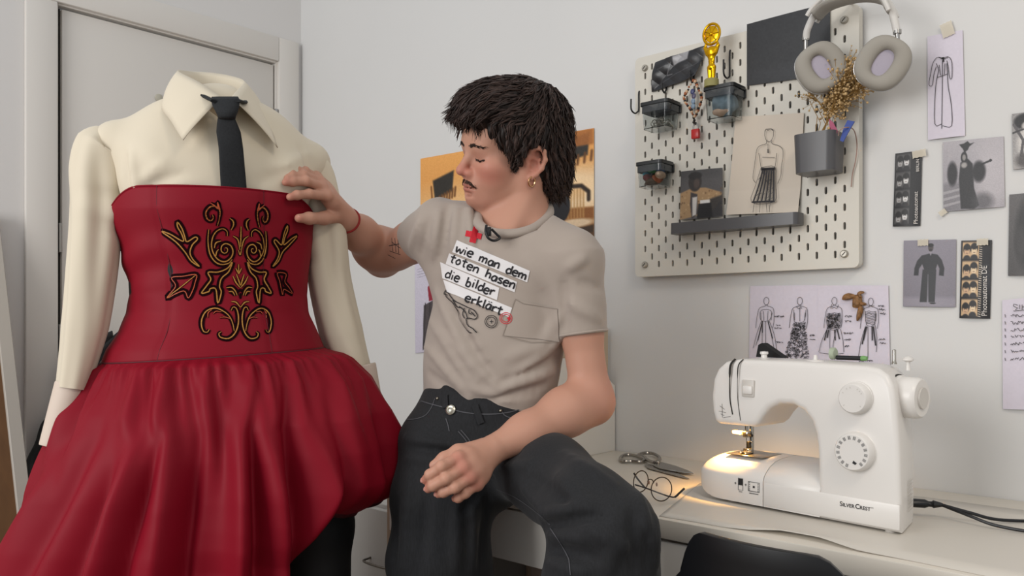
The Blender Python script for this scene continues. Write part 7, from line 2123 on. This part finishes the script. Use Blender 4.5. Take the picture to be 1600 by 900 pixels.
jean_line(Z6([(590, 560), (660, 590), (720, 630), (770, 670), (800, 700)]), 0.0016, 'inseam', M_STITCH); jean_line(Z6([(800, 715), (840, 770), (870, 830), (880, 895)]), 0.0016, 'inseam', M_STITCH); jean_line(Z6([(535, 600), (530, 700), (525, 800), (520, 895)]), 0.0016, 'inseam', M_SEAM)
for a_, c_ in (((505, 232), (530, 305)), ((392, 195), (392, 245)), ((300, 165), (285, 215)), ((735, 200), (738, 250))):
    jean_line(Z6([a_, c_]), 0.012, 'belt_loop', M_JEAN, 0.0035)
p_, n_ = on_jean(705, 641, 0.002)
if p_ is not None:
    MB().lathe([(0.0, 0), (0.0095, 0), (0.0095, 0.002), (0.007, 0.0035), (0.0045, 0.0028), (0.003, 0.0036), (0, 0.0036)], axes(p_, *frame_of(n_)), 24, cap=False).build('button', mat('jean_button', '#b9b5a6', 0.3, 0.9), jean, autosmooth=40)
for x_, y_ in ((684, 623), (782, 642)):
    p_, n_ = on_jean(x_, y_, 0.001)
    if p_ is not None: MB().ball(p_, (0.0032,) * 3, seg=10, rings=6).build('rivet', mat('rivet_metal', '#8b8578', 0.3, 0.9), jean)
# shoes
for c_, nm in ((RF, 1), (LF, 2)):
    s = SDF(); o_ = Vector((c_.x, c_.y, c_.z - 0.09)); dirn = (-FWD * 0.9 - RGT * 0.35).normalized()
    s.cone(A3(o_ + UP * 0.045), A3(o_ + dirn * 0.15 + UP * 0.036), 0.042, 0.036, 0.03); s.half(A3(o_), (0, 0, -1)); s.cone(A3(o_ + UP * 0.05 - dirn * 0.02), A3(o_ + UP * 0.10 - dirn * 0.02), 0.036, 0.036, 0.03)
    s.half(A3(o_ + UP * 0.002), (0, 0, -1)); v, q = s.mesh(0.006); mesh_obj('shoe', v, q, M_BLACK, person)

# ------------------------------------------------------------------ hair
hb = SDF()
e = lambda c, r, k=0.03, op='u': hb.ell(H(*c), [x * HS for x in r], HR, k, op)
e((0, -0.022, 0.068), (0.092, 0.112, 0.100)); e((-0.004, 0.055, 0.108), (0.070, 0.056, 0.040), 0.04); e((-0.004, 0.094, 0.088), (0.054, 0.022, 0.024), 0.03)
for s_ in (-1, 1):
    e((s_ * 0.074, 0.018, 0.060), (0.020, 0.050, 0.044), 0.03); e((s_ * 0.071, 0.018, 0.018), (0.008, 0.016, 0.026), 0.02)
e((0.0, -0.092, -0.005), (0.074, 0.036, 0.066), 0.04); e((0.012, -0.086, -0.052), (0.050, 0.026, 0.030), 0.04); e((0.062, -0.062, 0.0), (0.022, 0.034, 0.05), 0.03)
e((0.086, -0.012, 0.0), (0.022, 0.024, 0.034), 0.006, 's'); e((0, 0.100, 0.026), (0.060, 0.052, 0.042), 0.01, 's'); e((0.045, 0.085, 0.0), (0.035, 0.045, 0.040), 0.012, 's'); e((-0.045, 0.085, 0.0), (0.035, 0.045, 0.040), 0.012, 's')
def hair_relief(p):
    h_ = (p - A3(HO)); x_ = h_ @ A3(xh); y_ = h_ @ A3(fh); z_ = h_ @ A3(uh)
    az = np.arctan2(x_, y_ + 0.06)
    return 0.0022 * np.sin(az * 31 + 6 * np.sin(z_ * 40)) + 0.0016 * np.sin(az * 57 + z_ * 60)
hb.disp(hair_relief)
v, q = hb.mesh(0.0034)
M_HAIR = mat('dark_brown_hair', rough=0.55, attr='Col', spec=0.35)
hc = np.zeros((len(v), 3)); hc[:] = lin('#1c1411')
hair = mesh_obj('hair', v, q, M_HAIR, person, colors=hc)
HV = v.copy(); HAIR_BVH = bvh_of(v, q)
rr4 = random.Random(5); LV = []; LF_ = []; LC = []
crown = Vector((0.01, -0.06, 0.165))
def flow(p):
    """direction of growth in head coordinates"""
    d = p - crown
    out2 = Vector((d.x, d.y, d.z * 0.6))
    if p.y > 0.02 and p.z > 0.075: out2 = Vector((-0.25 + d.x * 3, 1.0, -0.25 - max(0, p.y - 0.07) * 12))
    elif p.z > 0.10: out2 = out2.normalized() + Vector((0.1, 0.45, -0.1))
    elif p.y > -0.03: out2 = Vector((d.x * 2, 0.5 if p.y < 0.04 else 0.1, -1.0))
    else: out2 = Vector((d.x * 3, -0.25 if p.z > -0.03 else -0.5, -1.0))
    return out2.normalized()
def h2w(p): return HO + (xh * p.x + fh * p.y + uh * p.z) * HS
def w2h(p): d = p - HO; return Vector((d.dot(xh), d.dot(fh), d.dot(uh))) / HS
def lock(start, L, rad, lift, seed, wav=0.0):
    r5 = random.Random(seed); n = 9; p = start.copy(); pts = []; nr = []
    jit = Vector((r5.gauss(0, .14), r5.gauss(0, .14), r5.gauss(0, .12)))
    for i in range(n):
        t = i / (n - 1)
        near = HAIR_BVH.find_nearest(h2w(p)); sp = w2h(near[0]); nm = near[1]; nm = Vector((nm.dot(xh), nm.dot(fh), nm.dot(uh)))
        if (p - sp).dot(nm) < 0 or t < 0.75: p = sp + nm * (0.0012 + lift * t * t)
        pts.append(p.copy()); nr.append(nm)
        d = (flow(p) + jit + Vector((math.sin(seed + t * 5), math.cos(seed * 1.7 + t * 4), 0)) * wav); d = (d - nm * d.dot(nm) * (0.9 if t < 0.7 else 0.3)).normalized()
        p = p + d * (L / (n - 1))
    shade = r5.uniform(0, 1); c = np.array(lin('#1a120f')) * (1 - shade) + np.array(lin('#41302a')) * shade
    base = len(LV)
    for i, (p_, nm) in enumerate(zip(pts, nr)):
        t = i / (n - 1); r_ = rad * (0.5 + 0.9 * math.sin(math.pi * min(0.95, 0.18 + t * 0.8))) * (1 - 0.75 * max(0, t - 0.6) / 0.4)
        tg = (pts[min(i + 1, n - 1)] - pts[max(i - 1, 0)]).normalized(); sd = tg.cross(nm); sd = sd.normalized() if sd.length > 1e-6 else Vector((1, 0, 0)); up2 = sd.cross(tg)
        for a_, b_ in ((-1, -0.1), (0, 0.42), (1, -0.1), (0, -0.42)):
            LV.append(h2w(p_ + sd * (a_ * r_) + up2 * (b_ * r_))); LC.append(c)
    for i in range(n - 1):
        for k in range(4): LF_.append([base + i * 4 + k, base + i * 4 + (k + 1) % 4, base + (i + 1) * 4 + (k + 1) % 4, base + (i + 1) * 4 + k])
idx = list(range(len(HV))); rr4.shuffle(idx); cnt = 0
for i in idx:
    hp_ = w2h(Vector(HV[i]))
    if hp_.y > 0.06 and hp_.z < 0.075: continue
    if hp_.z < -0.068: continue
    if hp_.x > 0.05 and -0.04 < hp_.y < 0.014 and hp_.z < 0.042: continue
    front = hp_.y > 0.03 and hp_.z > 0.05
    L = rr4.uniform(0.045, 0.08) if front or hp_.z > 0.11 else rr4.uniform(0.03, 0.055)
    if hp_.y < -0.05 and hp_.z < 0.03: L = rr4.uniform(0.03, 0.055)
    if hp_.x > 0.04 and -0.04 < hp_.y < 0.07 and hp_.z < 0.085: L = rr4.uniform(0.012, 0.026)
    lock(hp_, L, rr4.uniform(0.0008, 0.0024), rr4.uniform(0.001, 0.010) * (1.3 if hp_.y < -0.05 else 1), cnt, 0.12)
    cnt += 1
    if cnt > 3000: break
def fixed_locks(spec):
    for a_, c_, n_, L in spec:
        for k in range(n_):
            t = (k + rr4.random()) / n_; p_ = Vector(a_).lerp(Vector(c_), t) + Vector((rr4.gauss(0, .003), rr4.gauss(0, .003), rr4.gauss(0, .003)))
            lock(p_, L * rr4.uniform(0.7, 1.2), rr4.uniform(0.0012, 0.0026), rr4.uniform(0.004, 0.012), 9000 + k + int(L * 1e4), 0.15)
fixed_locks([((-0.06, 0.095, 0.095), (0.05, 0.095, 0.095), 110, 0.034), ((0.066, 0.050, 0.060), (0.075, 0.020, 0.045), 60, 0.030), ((0.05, -0.10, -0.04), (-0.03, -0.115, -0.04), 80, 0.038), ((0.075, -0.06, 0.01), (0.06, -0.08, -0.04), 70, 0.036)])
tag(mesh_obj('hair_locks', LV, LF_, M_HAIR, hair, colors=np.array(LC)), kind='stuff')
# brows, moustache, lashes as short strokes on the face
def face_hairs(spec, name, rad, col_):
    vs_, fs_, cs_ = [], [], []
    for a_, c_, dirn, n_, L, sp in spec:
        for k in range(n_):
            t = (k + rr4.random()) / n_; p_ = Vector(a_).lerp(Vector(c_), t) + Vector((rr4.gauss(0, sp), 0, rr4.gauss(0, sp)))
            near = BODY_BVH.ray_cast(h2w(Vector((p_.x, 0.16, p_.z))), -fh)
            if near[0] is None: continue
            w_ = near[0]; nm = near[1] if near[1].dot(fh) > 0 else -near[1]
            dw_ = Vector(dirn) + Vector((rr4.gauss(0, .25), 0, rr4.gauss(0, .25))); dd2 = (xh * dw_.x + fh * dw_.y + uh * dw_.z).normalized(); dd2 = (dd2 - nm * dd2.dot(nm)).normalized(); sd = dd2.cross(nm)
            base = len(vs_); r_ = rad * rr4.uniform(.7, 1.2)
            vs_.extend([w_ + nm * 0.0002 - sd * r_, w_ + nm * 0.0002 + sd * r_, w_ + nm * 0.0012, w_ + dd2 * L + nm * 0.0010]); fs_.extend([[base, base + 2, base + 3], [base + 2, base + 1, base + 3], [base + 1, base, base + 3]])
    return tag(mesh_obj(name, vs_, fs_, mat(name + '_hair', col_, 0.7), person), kind='stuff')
br = []; ms = []; la = []
for s_ in (-1, 1):
    br += [((s_ * 0.013, 0.093, 0.0270), (s_ * 0.028, 0.092, 0.0310), (s_ * 1, 0, 0.30), 80, 0.006, 0.0015), ((s_ * 0.027, 0.092, 0.0310), (s_ * 0.049, 0.078, 0.0270), (s_ * 1, -0.3, -0.2), 80, 0.006, 0.0011)]
    ms += [((s_ * 0.002, 0.101, -0.0425), (s_ * 0.018, 0.097, -0.0455), (s_ * 0.7, 0, -0.7), 90, 0.0055, 0.0015), ((s_ * 0.016, 0.096, -0.0460), (s_ * 0.028, 0.088, -0.0540), (s_ * 0.7, 0, -0.8), 60, 0.005, 0.0012)]
    la += [((s_ * 0.019, 0.088, 0.0025), (s_ * 0.034, 0.088, 0.0002), (s_ * 0.3, 1, -0.5), 30, 0.0045, 0.0003), ((s_ * 0.034, 0.088, 0.0002), (s_ * 0.046, 0.080, 0.0035), (s_ * 0.5, 0.8, -0.4), 28, 0.0048, 0.0003)]
face_hairs(br, 'eyebrows', 0.0004, '#2e2019'); face_hairs(ms, 'moustache', 0.00030, '#4a3429'); face_hairs(la, 'eyelashes', 0.00035, '#1a1210')

# ------------------------------------------------------------------ small things he wears
er = [Vector(H(0.0850, -0.007 + 0.0075 * math.cos(a_), -0.036 + 0.0095 * math.sin(a_))) for a_ in [k * 2 * math.pi / 24 for k in range(24)]]
MB().tube(er, 0.0018, 8, closed=True).build('earring', mat('rose_gold', '#c99a72', 0.2, 1.0), person)
ax = (RW - RE).normalized(); x_, y_, _ = frame_of(ax); cb_ = RW + (RE - RW) * 0.03
bracelet = []
for k in range(40):
    a_ = 2 * math.pi * k / 40; dv = x_ * math.cos(a_) + y_ * math.sin(a_)
    hh_ = BODY_BVH.ray_cast(cb_ + dv * 0.06, -dv); bracelet.append((hh_[0] if hh_[0] else cb_ + dv * 0.025) + dv * 0.001)
br_o = MB().tube(bracelet, 0.0024, 8, closed=True).build('bracelet', mat('red_cord', '#8e1f1c', 0.7, bump=(400, 0.5, 0.001)), person)
mc_ = MB().tube(catmull([P(*p) for p in ((760, 352, 1.485), (759, 362, 1.480), (763, 372, 1.478), (772, 376, 1.482), (781, 372, 1.487), (776, 366, 1.486), (768, 358, 1.484))], 5), 0.0024, 8)
mc_.box((-0.004, -0.003, -0.008), (0.004, 0.003, 0.008), 0.001, 1, Matrix.Translation(P(764, 362, 1.480))); mc_.build('clip_microphone', M_BLACK, person)
tat = MB()
for st_ in ([(612, 372), (614, 392)], [(617, 372), (619, 394)], [(622, 374), (623, 396)], [(608, 384), (624, 381)], [(609, 392), (626, 398)], [(606, 398), (618, 404)], [(612, 378), (626, 388)]):
    pts = []; nn = []
    for k in range(5):
        h_, n_ = hit(BODY_BVH, st_[0][0] + (st_[1][0] - st_[0][0]) * k / 4, st_[0][1] + (st_[1][1] - st_[0][1]) * k / 4)
        if h_: pts.append(h_); nn.append(n_)
    if len(pts) > 2: tat.ribbon(pts, 0.0018, nn, 0.0004)
if tat.v: tag(tat.build('tattoo', mat('tattoo_ink', '#4a3a38', 0.6), person, smooth=False), kind='stuff')
def proj(p):
    v_ = Vector(p) - CAM; d_ = v_.dot(FWD); return round(800 + v_.dot(RGT) / d_ * F), round(HORIZON - v_.z / d_ * F), round(d_, 3)
if False:
    for nm, p in (('nose', (0, .118, -.022)), ('chin', (0, .08, -.107)), ('eyeL', (.045, .075, .01)), ('eyeR', (-.03, .09, .01)), ('browR', (-.03, .09, .03)), ('mouthL', (.025, .088, -.057)), ('crown', (0, -.01, .145)), ('nape', (0, -.1, -.06)), ('eartop', (.085, -.01, .033)), ('lobe', (.079, -.006, -.033)), ('glab', (0, .092, .03))): print('LM', nm, proj(H(*p)))
